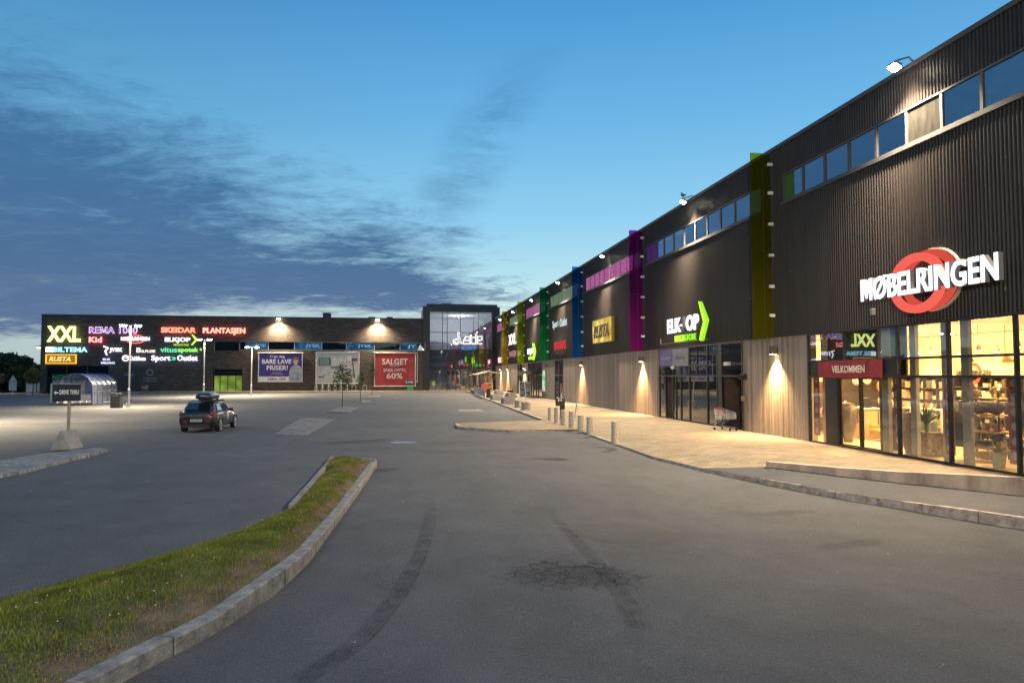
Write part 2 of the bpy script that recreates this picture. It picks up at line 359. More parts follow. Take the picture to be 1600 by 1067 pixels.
def brick_mat():
    m, n, l = new_mat('dark_brick')
    out = n.new('ShaderNodeOutputMaterial'); p = n.new('ShaderNodeBsdfPrincipled'); l.new(p.outputs[0], out.inputs[0])
    tc = n.new('ShaderNodeTexCoord'); se = n.new('ShaderNodeSeparateXYZ'); l.new(tc.outputs['Object'], se.inputs[0])
    ad = n.new('ShaderNodeMath'); ad.operation = 'ADD'; l.new(se.outputs[0], ad.inputs[0]); l.new(se.outputs[1], ad.inputs[1])
    cb = n.new('ShaderNodeCombineXYZ'); l.new(ad.outputs[0], cb.inputs[0]); l.new(se.outputs[2], cb.inputs[1])
    br = n.new('ShaderNodeTexBrick'); l.new(cb.outputs[0], br.inputs['Vector']); br.inputs['Scale'].default_value = 1; br.inputs['Brick Width'].default_value = .55; br.inputs['Row Height'].default_value = .14; br.inputs['Mortar Size'].default_value = .012
    br.inputs['Color1'].default_value = (.040,.030,.026,1); br.inputs['Color2'].default_value = (.088,.066,.054,1); br.inputs['Mortar'].default_value = (.028,.024,.022,1)
    mp = n.new('ShaderNodeMapping'); l.new(cb.outputs[0], mp.inputs[0]); mp.inputs['Scale'].default_value = (.35, 2.2, 1)
    t = n.new('ShaderNodeTexNoise'); l.new(mp.outputs[0], t.inputs['Vector']); t.inputs['Scale'].default_value = 1.3; t.inputs['Detail'].default_value = 7; t.inputs['Roughness'].default_value = .75
    r = n.new('ShaderNodeValToRGB'); l.new(t.outputs['Fac'], r.inputs[0]); r.color_ramp.elements[0].position = .3; r.color_ramp.elements[0].color = (.6,.6,.6,1); r.color_ramp.elements[1].position = .7; r.color_ramp.elements[1].color = (1.5,1.45,1.4,1)
    x = n.new('ShaderNodeMix'); x.data_type = 'RGBA'; x.blend_type = 'MULTIPLY'; x.inputs[0].default_value = 1; l.new(br.outputs['Color'], x.inputs[6]); l.new(r.outputs[0], x.inputs[7])
    l.new(x.outputs[2], p.inputs['Base Color']); p.inputs['Roughness'].default_value = .8
    b = n.new('ShaderNodeBump'); b.inputs['Strength'].default_value = .5; b.inputs['Distance'].default_value = .03; l.new(t.outputs['Fac'], b.inputs['Height']); l.new(b.outputs[0], p.inputs['Normal'])
    return m
ASPH = asphalt_mat(); BRICK = brick_mat()
PAVE = paver_mat('pavement_slabs', (.255,.206,.143), .42, .21, .16, .42)
COBBLE = paver_mat('cobbles', (.22,.21,.20), .22, .14, .3, .4)
def clad_mat():
    m, n, l = new_mat('dark_cladding')
    out = n.new('ShaderNodeOutputMaterial'); p = n.new('ShaderNodeBsdfPrincipled'); l.new(p.outputs[0], out.inputs[0])
    tc = n.new('ShaderNodeTexCoord'); mp = n.new('ShaderNodeMapping'); l.new(tc.outputs['Object'], mp.inputs[0]); mp.inputs['Scale'].default_value = (1, 1.6, .12)
    t = n.new('ShaderNodeTexNoise'); l.new(mp.outputs[0], t.inputs['Vector']); t.inputs['Scale'].default_value = 2; t.inputs['Detail'].default_value = 8; t.inputs['Roughness'].default_value = .7
    r = n.new('ShaderNodeValToRGB'); l.new(t.outputs['Fac'], r.inputs[0]); r.color_ramp.elements[0].position = .3; r.color_ramp.elements[0].color = (.016,.0135,.0135,1); r.color_ramp.elements[1].position = .72; r.color_ramp.elements[1].color = (.034,.0285,.0275,1)
    # small pale scuffs
    t2 = n.new('ShaderNodeTexVoronoi'); mp2 = n.new('ShaderNodeMapping'); l.new(tc.outputs['Object'], mp2.inputs[0]); mp2.inputs['Scale'].default_value = (1, 1.6, .55); l.new(mp2.outputs[0], t2.inputs['Vector']); t2.inputs['Scale'].default_value = .9
    r2 = n.new('ShaderNodeValToRGB'); l.new(t2.outputs['Distance'], r2.inputs[0]); r2.color_ramp.elements[0].position = .022; r2.color_ramp.elements[0].color = (1,1,1,1); r2.color_ramp.elements[1].position = .035; r2.color_ramp.elements[1].color = (0,0,0,1)
    x = n.new('ShaderNodeMix'); x.data_type = 'RGBA'; l.new(r2.outputs[0], x.inputs[0]); l.new(r.outputs[0], x.inputs[6]); x.inputs[7].default_value = (.16,.14,.12,1)
    l.new(x.outputs[2], p.inputs['Base Color'])
    p.inputs['Roughness'].default_value = .45; p.inputs['Metallic'].default_value = 0; p.inputs['Specular IOR Level'].default_value = .24
    return m
CLAD = clad_mat()
def wood_mat():
    m, n, l = new_mat('weathered_boards')
    out = n.new('ShaderNodeOutputMaterial'); p = n.new('ShaderNodeBsdfPrincipled'); l.new(p.outputs[0], out.inputs[0])
    tc = n.new('ShaderNodeTexCoord')
    se = n.new('ShaderNodeSeparateXYZ'); l.new(tc.outputs['Object'], se.inputs[0])
    q = n.new('ShaderNodeMath'); q.operation = 'SNAP'; l.new(se.outputs[1], q.inputs[0]); q.inputs[1].default_value = .205
    w = n.new('ShaderNodeTexWhiteNoise'); w.noise_dimensions = '1D'; l.new(q.outputs[0], w.inputs['W'])
    r0 = n.new('ShaderNodeValToRGB'); l.new(w.outputs['Value'], r0.inputs[0]); r0.color_ramp.elements[0].color = (.25,.205,.165,1); r0.color_ramp.elements[1].color = (.41,.345,.28,1)
    mp = n.new('ShaderNodeMapping'); l.new(tc.outputs['Object'], mp.inputs[0]); mp.inputs['Scale'].default_value = (1, 9, .5)
    t = n.new('ShaderNodeTexNoise'); l.new(mp.outputs[0], t.inputs['Vector']); t.inputs['Scale'].default_value = 1.6; t.inputs['Detail'].default_value = 8; t.inputs['Roughness'].default_value = .7
    r = n.new('ShaderNodeValToRGB'); l.new(t.outputs['Fac'], r.inputs[0]); r.color_ramp.elements[0].position = .28; r.color_ramp.elements[0].color = (.72,.72,.72,1); r.color_ramp.elements[1].position = .72; r.color_ramp.elements[1].color = (1.15,1.15,1.15,1)
    x = n.new('ShaderNodeMix'); x.data_type = 'RGBA'; x.blend_type = 'MULTIPLY'; x.inputs[0].default_value = 1; l.new(r0.outputs[0], x.inputs[6]); l.new(r.outputs[0], x.inputs[7])
    l.new(x.outputs[2], p.inputs['Base Color']); p.inputs['Roughness'].default_value = .85
    b = n.new('ShaderNodeBump'); b.inputs['Strength'].default_value = .3; b.inputs['Distance'].default_value = .01; l.new(t.outputs['Fac'], b.inputs['Height']); l.new(b.outputs[0], p.inputs['Normal'])
    return m
BOARDS = wood_mat()
GRANITE = mat('granite', (.235,.22,.20), .85, var=.34, scale=7, bump=.7, bscale=38)
CONC = mat('concrete', (.33,.30,.265), .9, var=.16, scale=2.5, bump=.3)
DARKM = mat('dark_metal', (.035,.033,.033), .45, .3)
FRAME = mat('window_frame', (.03,.03,.032), .4, .4)
GREYM = mat('grey_metal', (.30,.30,.31), .45, .7)
GALV = mat('galvanised_steel', (.42,.42,.42), .42, .85, var=.15, scale=12)
BLACK = mat('black_paint', (.018,.018,.019), .5)
WHITE = mat('white_paint', (.75,.74,.72), .5)
COPING = mat('coping_metal', (.060,.063,.070), .6, 0)
PANE = glass('shop_pane', (.94,.95,.93), 1.0, base=.10)
DPANE = glass('tinted_pane', (.62,.66,.68), 1.2, base=.06)
SPANE = glass('strip_pane', (.35,.38,.42), 2.2, base=.42)
HPANE = glass('hall_pane', (.72,.72,.76), 1.3, base=.20)
ROOM = mat('dim_room', (.10,.095,.10), .9)
CREAM = mat('cream_wall', (.70,.62,.46), .9, var=.05)
OAK = mat('pale_wood', (.52,.36,.18), .6, stretch=(1,1,8))
RUST = mat('rust_red', (.42,.085,.04), .8)
E_FLOOD = emit('flood_glow', (1, .88, .66), 120)
E_WARM = emit('warm_bulb', (1, .78, .45), 30)
E_WHITE = emit('white_sign_light', (.92, .95, 1), 3.2)

# ------------------------------------------------------------------ ground, hills
def ground():
    xs = sorted(set([-1500,-700,-350,-200] + list(np.arange(-130, -20, 10)) + list(np.arange(-20, 16, 1.0)) + [16,20,30,60,120,300,700,1500]))
    ys = sorted(set([-1500,-600,-250,-100,-50,-25,-10] + list(np.arange(-5, 42, 1.0)) + list(np.arange(42, 140, 7)) + [150,200,350,700,1500]))
    b = MB(); b.v = [(x, y, gz(x, y)) for y in ys for x in xs]; n = len(xs)
    b.f = [(j*n+i, j*n+i+1, (j+1)*n+i+1, (j+1)*n+i) for j in range(len(ys)-1) for i in range(n-1)]
    tag(b.build('ground', ASPH, smooth=True), 'wide grey worn asphalt car park', kind='structure')
ground()
def hills():
    b = MB(); rows = []; N = 90
    for k in range(N+1):
        a = R(-35 - 290*k/N)                       # from the far left round behind the viewer
        h = 34 + 16*math.sin(k*.31+1) + 9*math.sin(k*.83) + 4*math.sin(k*2.1)
        if k < 6: h *= .35 + .1*k
        for q, (r, z) in enumerate(((560, -1), (610, h*.45), (680, h*.85), (740, h), (900, h*.9), (1100, -1))):
            b.v.append((r*math.sin(a), r*math.cos(a), z + (random.random()-.5)*(3 if 0 < q < 5 else 0)))
    for k in range(N):
        for q in range(5): b.f.append((k*6+q, k*6+6+q, k*6+7+q, k*6+q+1))
    tag(b.build('hills', mat('hill_forest', (.03,.045,.035), .95, var=.4, scale=.03), smooth=True), 'low dark wooded hills behind the car park', kind='structure')
hills()

# pavement by the long facade, in three dimensional stations along the kerb
def kerb_stations():
    out = []
    for (x0, yt, yb) in ((904,673.5,675.2),(932,682.6,685),(960,692,695),(1020,713,717),(1100,731.5,737),(1197,748.6,757.6),(1307,768,779),(1390,781,792.5),(1500,795,812),(1600,809,828)):
        p = at(x0, yb); out.append((p.x, p.y, p.z, z_over(x0, yt, p)))
    x, y, z, t = out[-1]; px, py, pz, pt = out[-2]
    out.append((x+(x-px)*1.6, y+(y-py)*1.6, gz(x+(x-px)*1.6, y+(y-py)*1.6), t-.06))
    out.append((12.9, 2.0, gz(12.9, 2.0), t-.16))
    return out
KS = kerb_stations()
APR = [at(710, 661.3, 0), at(716, 666.5, 0), at(800, 672, 0)]
FARK = [at(850, 656.0, 0), at(805, 639.6, 0), at(760, 622.6, 0), at(740, 613.6, 0)]
WALLPX = [(1197,729.5,722.0),(1307,743,731.5),(1412,755,738.5),(1510,765,743.0),(1600,775,747.5),(1680,785,751)]
WF = []
for k, (px, yb, yt) in enumerate(WALLPX):
    z = (-.13,-.20,-.28,-.35,-.42,-.47)[k]; p = at(px, yb, z); WF.append((p.x, p.y, z, z_over(px, yt, p)))
WF += [(14.98, WF[-1][1]-3, -.54, .04), (14.98, 2.0, -.62, .04)]
def pavement():
    b = MB()
    # main terrace of slabs: outline at z = 0, far part
    far = [APR[0], APR[1], APR[2], Vector((KS[0][0], KS[0][1], 0))]
    near = [Vector((s[0], s[1], s[3])) for s in KS[1:5]]
    o = []
    edge = far + near
    wf = [Vector((w[0], w[1], w[3])) for w in WF]
    outline = [Vector((9.6, 121, 0)), FARK[3], FARK[2], FARK[1], FARK[0]] + edge
    outline = [(p.x, p.y, p.z) for p in outline]
    # strips: every outline point pairs with a facade point at its own y
    far_poly = [(9.6,121,0), tuple(FARK[3]), tuple(FARK[2]), tuple(FARK[1]), tuple(FARK[0])]
    def strip(poly):
        for a, c in zip(poly[:-1], poly[1:]):
            n = 6
            for i in range(n):
                f0, f1 = i/n, (i+1)/n
                L = lambda p, f: (p[0]+(15.3-p[0])*f, p[1], p[2]*(1-sstep(f*2.2)))
                b.quad(L(a, f0), L(c, f0), L(c, f1), L(a, f1))
    strip(far_poly)
    k0 = (KS[0][0], KS[0][1], 0)
    strip([tuple(FARK[0]), (8.25, 36.5, 0), k0])
    b.add([tuple(FARK[0]), tuple(APR[0]), tuple(APR[1]), tuple(APR[2]), k0, (8.25,36.5,0)], [(0,1,2,3,4,5)])
    strip([k0] + [tuple(p) for p in near])
    kn = tuple(near[-1]); w0 = tuple(wf[0])
    wz = (w0[0], w0[1], WF[0][2]); strip([kn, wz])
    for i in range(8):
        f0, f1 = i/8, (i+1)/8; X = lambda f: w0[0]+(15.3-w0[0])*f; Z = lambda z, f: z*(1-sstep(f*2.2))
        b.quad((X(f0), w0[1], Z(wz[2], f0)), (X(f1), w0[1], Z(wz[2], f1)), (X(f1), w0[1], Z(w0[2], f1)), (X(f0), w0[1], Z(w0[2], f0)))
    strip([tuple(p) for p in wf])
    tag(b.build('pavement', PAVE), 'raised pale slab pavement along the long facade', kind='structure')
    # footpath of asphalt between kerb and low wall
    c = MB(); ks = [Vector((s[0], s[1], s[3])) for s in KS[4:]]
    wfz = [Vector((KS[4][0], KS[4][1], KS[4][3]+.003)), Vector((WF[0][0], WF[0][1], WF[0][2]+.005))] + [Vector((w[0], w[1], w[2])) for w in WF[1:]]
    def samp(pts, n):
        d = [0]
        for a, q in zip(pts[:-1], pts[1:]): d.append(d[-1]+(q-a).length)
        r = []
        for i in range(n+1):
            t = d[-1]*i/n
            for j in range(len(pts)-1):
                if t <= d[j+1]+1e-6: r.append(pts[j].lerp(pts[j+1], (t-d[j])/max(1e-6, d[j+1]-d[j]))); break
        return r
    A, B = samp(ks, 30), samp(wfz, 30)
    for i in range(30):
        for q in range(4): c.quad(tuple(A[i].lerp(B[i], q/4)), tuple(A[i+1].lerp(B[i+1], q/4)), tuple(A[i+1].lerp(B[i+1], (q+1)/4)), tuple(A[i].lerp(B[i], (q+1)/4)))
    tag(c.build('path', ASPH), 'sloping asphalt footpath below the low concrete wall', kind='structure')
pavement()
def kerb_stones(name, pts, tops, width, label, mk=GRANITE, step=1.0, side=1):
    """granite kerb: stones with narrow joints along a line of (x, y, zbottom) with top heights; width goes to the left of travel"""
    b = MB(); P = [Vector(p) for p in pts]; d = [0]
    for a, q in zip(P[:-1], P[1:]): d.append(d[-1]+(q-a).xy.length)
    def ev(t):
        for j in range(len(P)-1):
            if t <= d[j+1]+1e-9:
                f = (t-d[j])/max(1e-6, d[j+1]-d[j]); return P[j].lerp(P[j+1], f), tops[j]+(tops[j+1]-tops[j])*f
        return P[-1], tops[-1]
    t = 0
    while t < d[-1]-.05:
        L = min(step*random.uniform(.85, 1.15), d[-1]-t); t1 = t+L-.014
        n = 3; jz = random.uniform(-.006, .006); jo = random.uniform(-.008, .008); o = len(b.v)
        for i in range(n+1):
            tt = t+.007+(t1-t-.007)*i/n; p, z = ev(tt); q, _ = ev(min(d[-1], tt+.05)); r, _ = ev(max(0, tt-.05))
            u = (q-r); u.z = 0; u = u.normalized() if u.length > 0 else Vector((1,0,0)); w = Vector((-u.y, u.x, 0))*side
            z += jz; c = .018
            for (off, zz) in ((jo, p.z-.15), (jo, z-c), (jo+c, z), (width, z), (width, p.z-.15)):
                b.v.append((p.x+w.x*off, p.y+w.y*off, zz))
        for i in range(n):
            for k in range(4): b.f.append((o+i*5+k, o+i*5+k+1, o+i*5+6+k, o+i*5+5+k))
        b.f.append((o, o+1, o+2, o+3, o+4)); b.f.append(tuple(o+n*5+k for k in (4,3,2,1,0)))
        t += L
    return tag(b.build(name, mk), label, kind='structure')
kp = [(a.x, a.y, gz(a.x, a.y)) for a in APR] + [(s[0], s[1], s[2]) for s in KS]
kt = [.004]*len(APR) + [s[3]+.004 for s in KS]
KERBR = mat('pinkish_granite', (.40,.32,.27), .85, var=.3, scale=5, bump=.8, bscale=30)
kerb_stones('kerb', kp, kt, .16, 'granite kerb along the right hand pavement', KERBR, 1.1, side=1)
kp = [(p.x, p.y, gz(p.x, p.y)) for p in FARK]; kerb_stones('kerb', kp[::-1], [.004]*4, .14, 'thin granite kerb edging the far pavement', KERBR, 1.2, side=1)

def low_wall():
    o = Vector((WF[0][0], WF[0][1], WF[0][2])); b = MB()
    for i in range(len(WF)-1):
        p, q = WF[i], WF[i+1]; d = Vector((q[0]-p[0], q[1]-p[1], 0)).normalized(); w = Vector((-d.y, d.x, 0))*.22
        for (e0, e1) in ((p, q),):
            n = 4
            for k in range(n):
                a = [p[j]+(q[j]-p[j])*k/n for j in range(4)]; c = [p[j]+(q[j]-p[j])*(k+1)/n for j in range(4)]
                A0 = (a[0], a[1], a[2]-.3); A1 = (a[0], a[1], a[3]+.02); A2 = (a[0]+w.x, a[1]+w.y, a[3]+.02); A3 = (a[0]+w.x, a[1]+w.y, a[2]-.3)
                C0 = (c[0], c[1], c[2]-.3); C1 = (c[0], c[1], c[3]+.02); C2 = (c[0]+w.x, c[1]+w.y, c[3]+.02); C3 = (c[0]+w.x, c[1]+w.y, c[2]-.3)
                b.quad(A0, C0, C1, A1); b.quad(A1, C1, C2, A2); b.quad(A2, C2, C3, A3)
                if i == 0 and k == 0: b.quad(A0, A1, A2, A3)
    tag(b.build('low_wall', mat('stained_concrete', (.44,.33,.255), .9, var=.3, scale=1.6, bump=.4, stretch=(1,1,.35)), origin=o), 'low stained concrete retaining wall in front of the lit shop', 'wall')
low_wall()

# ------------------------------------------------------------------ the long dark building on the right
FINS = [27.9, 44.2, 59.9, 74.7, 89.7, 103.8]
Y0, Y1, ZB, ZW0, ZW1, ZT = 1.0, 118.9, 4.07, 9.50, 10.62, 11.78
WBANDS = [(9.6, 27.0, 12), (29.8, 43.6, 9), (46.3, 58.9, 9), (61.9, 73.6, 9), (76.8, 88.5, 9), (91.8, 102.6, 8), (105.9, 116.5, 8)]
OPEN = [(10.2, 25.45), (30.75, 41.55), (67.8, 71.4), (78.2, 87.4), (91.6, 95.3)]
hall = thing('shopping_building', 'long two storey retail building clad in dark corrugated metal over pale boards', 'building', (FX, 60, 0))
def profile(y0, y1, pitch, pts, x):
    out = []; y = y0
    while y < y1 - 1e-6:
        for (f, d) in pts:
            yy = y + f*pitch
            if yy <= y1: out.append((x-d, yy))
        y += pitch
    out.append((x-pts[0][1], y1)); return out
RIB = [(0,0),(.52,0),(.60,.018),(.66,.026),(.84,.026),(.90,.018)]
def sheet(b, prof, z0, z1):
    o = len(b.v)
    for (x, y) in prof: b.v.append((x, y, z0)); b.v.append((x, y, z1))
    for i in range(len(prof)-1): b.f.append((o+2*i, o+2*i+1, o+2*i+3, o+2*i+2))
b = MB()
sheet(b, profile(Y0, Y1, .132, RIB, FX), ZB, ZW0)
sheet(b, profile(Y0, Y1, .132, RIB, FX), ZW1, ZT)
prev = Y0
for (a, c, n) in WBANDS + [(Y1, Y1, 0)]:
    sheet(b, profile(prev, a, .132, RIB, FX), ZW0, ZW1); prev = c
b.build('corrugated_cladding', CLAD, hall)
b = MB(); BOARD = [(0,-.07),(.19,-.07),(.195,0),(.995,0)]
prev = Y0
for (a, c) in OPEN + [(Y1, Y1)]:
    sheet(b, profile(prev, a, .205, BOARD, FX), -.4, ZB-.03)
    if prev > Y0: b.quad((FX, prev, -.4), (FX+.35, prev, -.4), (FX+.35, prev, ZB), (FX, prev, ZB))
    b.quad((FX, a, -.4), (FX+.35, a, -.4), (FX+.35, a, ZB), (FX, a, ZB))
    b.build('board_cladding', BOARDS, hall); b = MB(); prev = c
b = MB(); b.box(FX-.04, FX+.2, Y0, 25.44, -1.2, -.03); b.build('plinth', CONC, hall)
b = MB(); b.box(FX-.06, FX+.02, Y0, Y1, ZB-.03, ZB-.002); b.build('drip_trim', DARKM, hall)
b = MB(); b.box(FX-.09, FX+1.0, Y0, Y1, ZT, 11.92); b.build('roof_coping', COPING, hall)
b = MB(); b.box(FX+.4, FX+34, Y0, Y1, -.3, ZT-.05); 
b = MB(); b.box(FX+1.0, FX+34, Y0, Y1, 11.5, 11.75); b.build('roof', DARKM, hall)
b = MB(); b.box(FX+13.5, FX+34, Y0, Y1, -.3, 11.5); b.box(FX+.1, FX+34, Y0-.2, Y0, -.3, 11.75); b.box(FX+.1, FX+34, Y1, Y1+.2, -.3, 11.75); b.box(FX+.06, FX+13.5, Y0, Y1, 4.3, 4.5); b.build('inner_wall', ROOM, hall)
PINK = lit('lit_window_pink', (.30,.055,.22), .8, .8, 9, (.75,.22,.55)); GRN = lit('lit_window_green', (.08,.16,.10), .5, .8, 9, (.42,.62,.40))
for bi, (a, c, n) in enumerate(WBANDS):
    fr = MB(); fr.box(FX-.10, FX+.03, a-.06, c+.06, ZW0-.13, ZW0)                 # projecting sill
    fr.box(FX-.03, FX+.06, a, c, ZW1-.06, ZW1)
    fo = fr.build('window_band', COPING, hall)
    for k in range(n):
        y0, y1 = a+(c-a)*k/n, a+(c-a)*(k+1)/n
        w = MB(); w.box(FX-.02, FX+.05, y0, y0+.05, ZW0, ZW1-.06); w.box(FX-.02, FX+.05, y1-.05, y1, ZW0, ZW1-.06); w.box(FX-.02, FX+.05, y0+.05, y1-.05, ZW0, ZW0+.05)
        wo = w.build('window', FRAME if bi > 1 else mat('dull_alu', (.06,.06,.064), .6, 0), hall)
        p = MB(); p.box(FX+.02, FX+.034, y0+.05, y1-.05, ZW0+.05, ZW1-.06)
        pm = SPANE if bi < 2 else glass('far_strip_pane', (.85,.85,.85), 1.2, base=.07)
        if bi == 0 and k == 6: pm = None
        po = p.build('pane', pm or mat('grubby_pane', (.022,.021,.018), .3, var=.3, scale=3, stretch=(1,2,.4)), wo)
        if bi in (2, 3, 4, 5, 6):
            p = MB(); p.box(FX-.004, FX+.012, y0+.06, y1-.06, ZW0+.06, ZW1-.07); p.build('blind', PINK if bi in (2, 4, 6) else GRN, wo)
# backing behind the strip windows
b = MB(); b.box(FX+.5, FX+.55, Y0, Y1, 9.0, 11.4); b.build('window_backing', ROOM, hall)

# the glazed shop front of the bright furniture shop
def mullions(b, ys, z0, z1, w=.07, d=.12, x=FX):
    for y in ys: b.box(x-.04, x-.04+d, y-w/2, y+w/2, z0, z1)
SY = [25.42, 23.9, 21.15, 18.32, 16.05, 13.6, 10.25]
b = MB()
mullions(b, [25.40, 20.42, 18.30, 16.03, 13.6, 10.25], 0, 4.05)
for (z0, z1) in ((2.42,2.50),(2.98,3.05),(3.99,4.05),(-.02,.06)): b.box(FX-.03, FX+.07, 10.25, 25.42, z0, z1)
mullions(b, [23.16, 21.32], 3.05, 4.0, .05)
b.box(FX-.035, FX+.10, 24.30, 23.62, 0, 2.42)                    # broad dark jamb by the sliding doors
b.build('shopfront_frame', FRAME, hall)
# angled base trim
for (a, c, z0, z1) in ((25.36,24.3,.06,2.42),(21.35,20.46,.06,2.42),(20.38,18.34,.06,2.42),(18.26,16.07,.06,2.42),(15.99,13.64,.06,2.42),(13.56,10.3,.06,2.42),
                       (20.38,18.34,2.5,2.98),(18.26,16.07,2.5,2.98),(15.99,13.64,2.5,2.98),(13.56,10.3,2.5,2.98),
                       (25.36,23.19,3.05,3.99),(23.13,20.46,3.05,3.99),(20.38,18.34,3.05,3.99),(18.26,16.07,3.05,3.99),(15.99,13.64,3.05,3.99),(13.56,10.3,3.05,3.99)):
    p = MB(); p.box(FX+.01, FX+.022, c, a, z0, z1); p.build('shop_pane', PANE, hall)
b = MB(); b.box(FX+.0, FX+.05, 20.46, 25.36, 2.5, 2.98); b.build('door_transom', BLACK, hall)
for (a, c) in ((23.6, 22.45), (22.4, 21.38)):
    d = MB(); x = FX+.08
    d.box(x, x+.05, a-.07, a, .02, 2.42); d.box(x, x+.05, c, c+.07, .02, 2.42); d.box(x, x+.05, c+.07, a-.07, .02, .10); d.box(x, x+.05, c+.07, a-.07, 2.36, 2.42)
    do = d.build('sliding_door', FRAME, hall); p = MB(); p.box(x+.02, x+.03, c+.07, a-.07, .10, 2.36); p.build('door_pane', PANE, do)
    p = MB(); p.box(x-.03, x-.005, (c+.10), (c+.13), .9, 1.35); p.build('door_handle', GREYM, do)

# dark double entrance, bay two
b = MB(); EY = [41.5, 39.75, 38.05, 36.85, 34.55, 33.5, 32.95, 30.8]
mullions(b, [41.5, 39.3, 36.9, 34.6, 33.45, 32.95, 30.8], 0, 4.03, .09)
for (z0, z1) in ((-.02,.07),(2.42,2.50),(2.98,3.04),(3.97,4.03)): b.box(FX-.03, FX+.07, 32.95 if z0 < 2.0 else 30.8, 41.5, z0, z1)
mullions(b, [40.45, 38.1, 38.85], 0.07, 2.42, .07); mullions(b, [38.1, 35.9], 2.5, 3.97, .05)
b.box(FX-.02, FX+.04, 33.42, 32.98, .0, 4.0)
b.build('entrance_frame', FRAME, hall)
for (a, c, z0, z1) in ((41.45,40.49,.07,2.42),(39.26,38.9,.07,2.42),(38.81,38.14,.07,2.42),(38.06,36.95,.07,2.42),(36.85,34.65,.07,2.42),(34.55,33.5,.07,2.42),
                       (41.45,39.35,2.5,2.98),(39.25,36.95,2.5,2.98),(36.85,34.65,2.5,2.98),(34.55,33.5,2.5,2.98),(32.9,30.85,2.5,2.98),
                       (41.45,39.35,3.04,3.97),(39.25,36.95,3.04,3.97),(36.85,34.65,3.04,3.97),(34.55,33.5,3.04,3.97),(32.9,30.85,3.04,3.97)):
    p = MB(); p.box(FX+.01, FX+.022, c, a, z0, z1); p.build('entrance_pane', DPANE, hall)
LILAC = mat('lilac_film', (.14,.12,.30), .5)
fr = right_frame(41.4, 3.06); b = MB(); b.prism([(0,0),(2.0,0),(2.0,.9),(0,.9)], fr, .02, .03); po = b.build('service_panel', LILAC, hall)
b = MB(); letters(b, 'servicesenter', fr, .25, .33, 1.5, .2, .032, .036, 0); b.build('lettering', mat('pale_print', (.5,.48,.6), .6), po)
fr = right_frame(39.3, 3.06); b = MB(); b.prism([(.05,-.05),(2.3,-.05),(2.3,.9),(.05,.9)], fr, .04, .05); po = b.build('collection_panel', mat('grey_panel', (.36,.33,.36), .6), hall)
b = MB(); letters(b, 'Utlevering', fr, .5, .26, 1.35, .26, .052, .056, 0); b.build('lettering', mat('grey_print', (.1,.1,.12), .6), po)
for q in ((FX+.12, FX+3.2, 30.86, 30.9), (FX+3.2, FX+3.3, 30.8, 33), (FX+.12, FX+1.2, 32.9, 32.97)): b = MB(); b.box(*q, 0, 2.42); b.build('lobby_wall', mat('brown_lobby', (.08,.055,.045), .8), hall)
for q in ((39.25, 38.95, 2.85, 3.0), (32.4, 31.9, 2.95, 3.12)): b = MB(); b.box(FX-.16, FX-.04, *q); b.build('door_sensor', mat('sensor_white', (.6,.58,.55), .5), hall)
# other far openings
def glazed(ya, yb, parts, z1=4.0, canopy=False):
    b = MB(); n = len(parts); ys = [yb + (ya-yb)*k for k in parts]
    mullions(b, ys, 0, z1, .12, .16)
    for z in (0, 2.45, z1-.06): b.box(FX-.03, FX+.08, yb, ya, z, z+.08)
    b.build('opening_frame', FRAME, hall)
    for k in range(n-1):
        p = MB(); p.box(FX+.02, FX+.034, min(ys[k], ys[k+1])+.06, max(ys[k], ys[k+1])-.06, .08, z1-.06); p.build('opening_pane', DPANE, hall)
    if canopy: c = MB(); c.box(FX-1.3, FX-.02, yb-.2, ya+.2, 2.62, 2.95); c.build('entrance_canopy', BLACK, hall)
glazed(71.4, 67.8, (0, .5, 1)); glazed(87.4, 78.2, (0, .25, .4, .6, .75, 1), canopy=True); glazed(95.3, 91.6, (0, .5, 1))
# rooms behind the dark openings
b = MB()
for (a, c) in ((30.9, 42.2), (66.8, 72.5), (77.5, 88), (91, 96)):
    b.box(FX+.4, FX+9, a, c, -.12, -.02); b.box(FX+8.9, FX+9, a, c, 0, 4.2); b.box(FX+.4, FX+9, a-.06, a, 0, 4.2); b.box(FX+.4, FX+9, c, c+.06, 0, 4.2)
b.build('dim_interior', mat('dim_interior', (.16,.13,.11), .9, var=.3, scale=1), hall)
for (y, x, e, c) in ((80.5, 2.0, 260, (1,.72,.35)), (85, 3.0, 260, (1,.75,.42)), (69.6, 2.5, 160, (1,.85,.6)), (93.4, 2, 200, (1,.8,.5)), (37, 5, 45, (.75,.8,1)), (39.5, 5, 35, (.6,.6,1))):
    t = thing('ceiling_lamp', 'small interior lamp glowing behind the %s' % {80.5:'left half of the canopied entrance glass', 85:'right half of the canopied entrance glass', 69.6:'narrow glazed slot in the boards', 93.4:'farthest glazed slot', 37:'dark entrance, centre', 39.5:'dark entrance, beside the service panel'}[y], 'lamp', (FX+x, y, 3.9))
    b = MB(); b.lathe([(.14,0),(.14,.08),(.05,.12),(.02,.35)], (FX+x, y, 3.9), 12); b.build('shade', BLACK, t)
    b = MB(); b.lathe([(.11,-.01),(.11,0)], (FX+x, y, 3.9), 12); b.build('diffuser', emit('lamp_%d' % int(y), c, 14), t)
    lamp('POINT', (FX+x, y, 3.6), e, c, parent=t)

